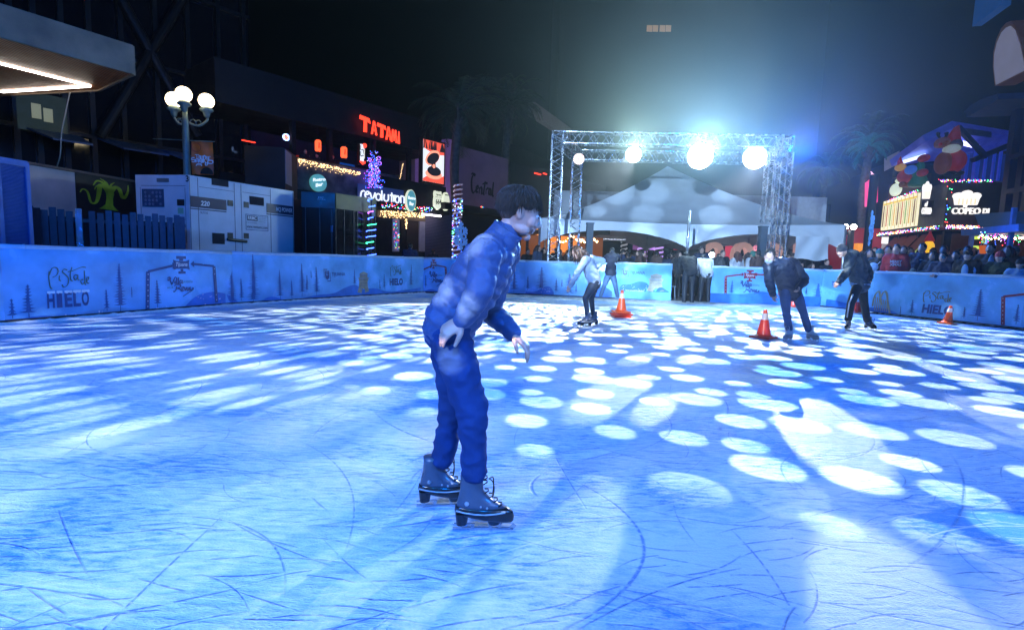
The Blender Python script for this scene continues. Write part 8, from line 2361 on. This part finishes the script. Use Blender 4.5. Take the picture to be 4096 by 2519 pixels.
TC = [
    (1631, 604, 19.2, 'long', 20, 'black', 'brown', "woman with long hair and white scarf standing left in the rink gate"),
    (1662, 606, 16.5, 'bend', 180, 'black', 'black', "broad person in black seen from behind, stooping in the rink gate"),
    (1700, 612, 16.7, 'bend', 175, 'white', 'black', "person in a grey-white jumper and black trousers bending in the gate"),
    (1686, 592, 21.0, 'stand', -10, 'navy', 'black', "bearded man facing the rink behind the gate group"),
    (1736, 600, 19.4, 'stand', 10, 'black', 'black', "man in a dark padded jacket right of the blue beacon"),
    (1771, 604, 18.6, 'long', 200, 'white', 'auburn', "auburn-haired woman in a white coat seen from behind"),
    (1797, 606, 19.3, 'long', 160, 'tan', 'brown', "brown-haired woman in a tan jacket between white coat and green hat"),
    (1809, 603, 18.9, 'beanie', 200, 'white', 'green', "person in a green knit hat with white collar left of dark post"),
    (1822, 600, 18.5, 'stand', 190, 'brown', 'black', "person in a brown coat beside the dark square post"),
    (1607, 610, 22.0, 'stand', 170, 'navy', 'black', "person in navy with pale shoulder stripes left of the gate"),
    (1268, 597, 20.6, 'stand', 15, 'black', 'black', "dark figure behind the railing nearest the skater's shoulder"),
    (1292, 588, 20.2, 'long', 60, 'denim', 'brown', "long-haired woman in a denim jacket behind the steel railing"),
    (1306, 594, 21.2, 'long', 30, 'black', 'black', "woman in black right of the denim jacket behind the railing"),
    (1344, 598, 22.5, 'long', 100, 'black', 'black', "dark figure standing between the left truss legs"),
    (985, 583, 17.8, 'stand', 185, 'navy', 'black', "person in a dark padded jacket seen from behind by the bar door"),
    (1040, 598, 21.5, 'stand', 160, 'black', 'black', "small dark figure by the bar wall left of the wrapped palm"),
    (1510, 608, 23.5, 'stand', 180, 'black', 'black', "first dark figure from the left under the marquee's left arch"),
    (1893, 612, 20.5, 'long', 0, 'black', 'brown', "dark figure between right truss leg and the hanging flap"),
    (1950, 632, 18.4, 'long', 20, 'black', 'brown', "woman right below the hanging tent flap"),
    (1985, 622, 18.6, 'stand', 10, 'black', 'black', "dark figure under the right corner of the marquee"),
    (1925, 630, 19.4, 'stand', -10, 'navy', 'black', "figure in navy left below the hanging tent flap"),
]
for (x, yt, Y, k, tn, jc, hr, lb) in TC: made[lb[:18]] = crowd(x, yt, Y, k, tn, jc, hr, lb)
rc = random.Random(44)
for i in range(34):
    x = rc.choice([rc.uniform(1495, 1615), rc.uniform(1495, 1615), rc.uniform(1710, 1830), rc.uniform(1900, 2060), rc.uniform(1330, 1400)])
    Y = rc.uniform(24, 31)
    crowd(x, 603 + rc.uniform(-3, 5) + (x - 1600) * .02, Y, rc.choice(('stand', 'long', 'stand', 'beanie')), rc.uniform(0, 360), rc.choice(('black', 'navy', 'brown', 'black')), rc.choice(('black', 'brown', 'black')) if True else 0,
          "one of the dim figures milling about under and behind the marquee", "dim passers-by under the marquee")
for i in range(10):
    x = 2105 + i * 34 + rc.uniform(-8, 8); Y = rc.uniform(16.8, 18.2)
    crowd(x, 592 + rc.uniform(-4, 6), Y, rc.choice(('stand', 'long')), rc.uniform(-60, 60), rc.choice(('black', 'navy', 'brown')), rc.choice(('black', 'brown')), "one of the dark heads in the back row of the right-hand crowd", "back row of the right crowd")
# guests on the terrace
for x, y, tn, lb in ((733, 358, 30, "leftmost dark guest on the terrace beside a red seat"), (762, 368, -20, "dark guest sitting right under the leftmost lantern"), (799, 371, 10, "dark guest on the terrace between the two left lanterns")):
    u, v = ft.uv(x, 400); p = ft.P(u, 0, -.7); r = crowd(x, y, p.y, 'stand', tn, 'black', 'black', lb, zb=v_fl + .15)
for o in PR.values():
    for c in list(o.children): bpy.data.objects.remove(c)
    bpy.data.objects.remove(o)
# chair in the gate
p = ground(1613, 722); t = thing("folding_chair", V((p.x, p.y, 0)), "grey metal chair standing left in the rink gate", "chair")
q = V((p.x, p.y + .5, 0)); grey = mat("chair_grey", (.18, .22, .28), .4, .3)
for sx_ in (-.2, .2):
    for sy_ in (-.2, .2): mb = MB(); mb.tube(q + V((sx_, sy_, 0)), q + V((sx_ * .85, sy_ * .85, .45)), .014); mb.build("leg", grey, t)
mb = MB(); mb.box(q + V((0, 0, .46)), (.42, .42, .03)); mb.build("seat", grey, t)
mb = MB(); mb.path(catmull([q + V((-.19, .2, .46)), q + V((-.19, .26, .85)), q + V((0, .28, .90)), q + V((.19, .26, .85)), q + V((.19, .2, .46))], 4), .014, 6); mb.box(q + V((0, .25, .72)), (.34, .02, .14)); mb.build("backrest", grey, t)

# ================================================================ HAZE
hz = bpy.data.materials.new("night_haze"); hz.use_nodes = True
t_ = hz.node_tree
for n_ in list(t_.nodes):
    if n_.type != 'OUTPUT_MATERIAL': t_.nodes.remove(n_)
pv = t_.nodes.new("ShaderNodeVolumePrincipled")
pv.inputs["Color"].default_value = (0.85, 0.92, 1.0, 1)
pv.inputs["Density"].default_value = 0.0009
pv.inputs["Anisotropy"].default_value = 0.8
t_.links.new(pv.outputs[0], [n_ for n_ in t_.nodes if n_.type == 'OUTPUT_MATERIAL'][0].inputs["Volume"])
mb = MB(); mb.box((0, 45, 36), (120, 170, 76))
tag(mb.build("haze", hz, loc=(0, 45, 36)), kind='stuff')
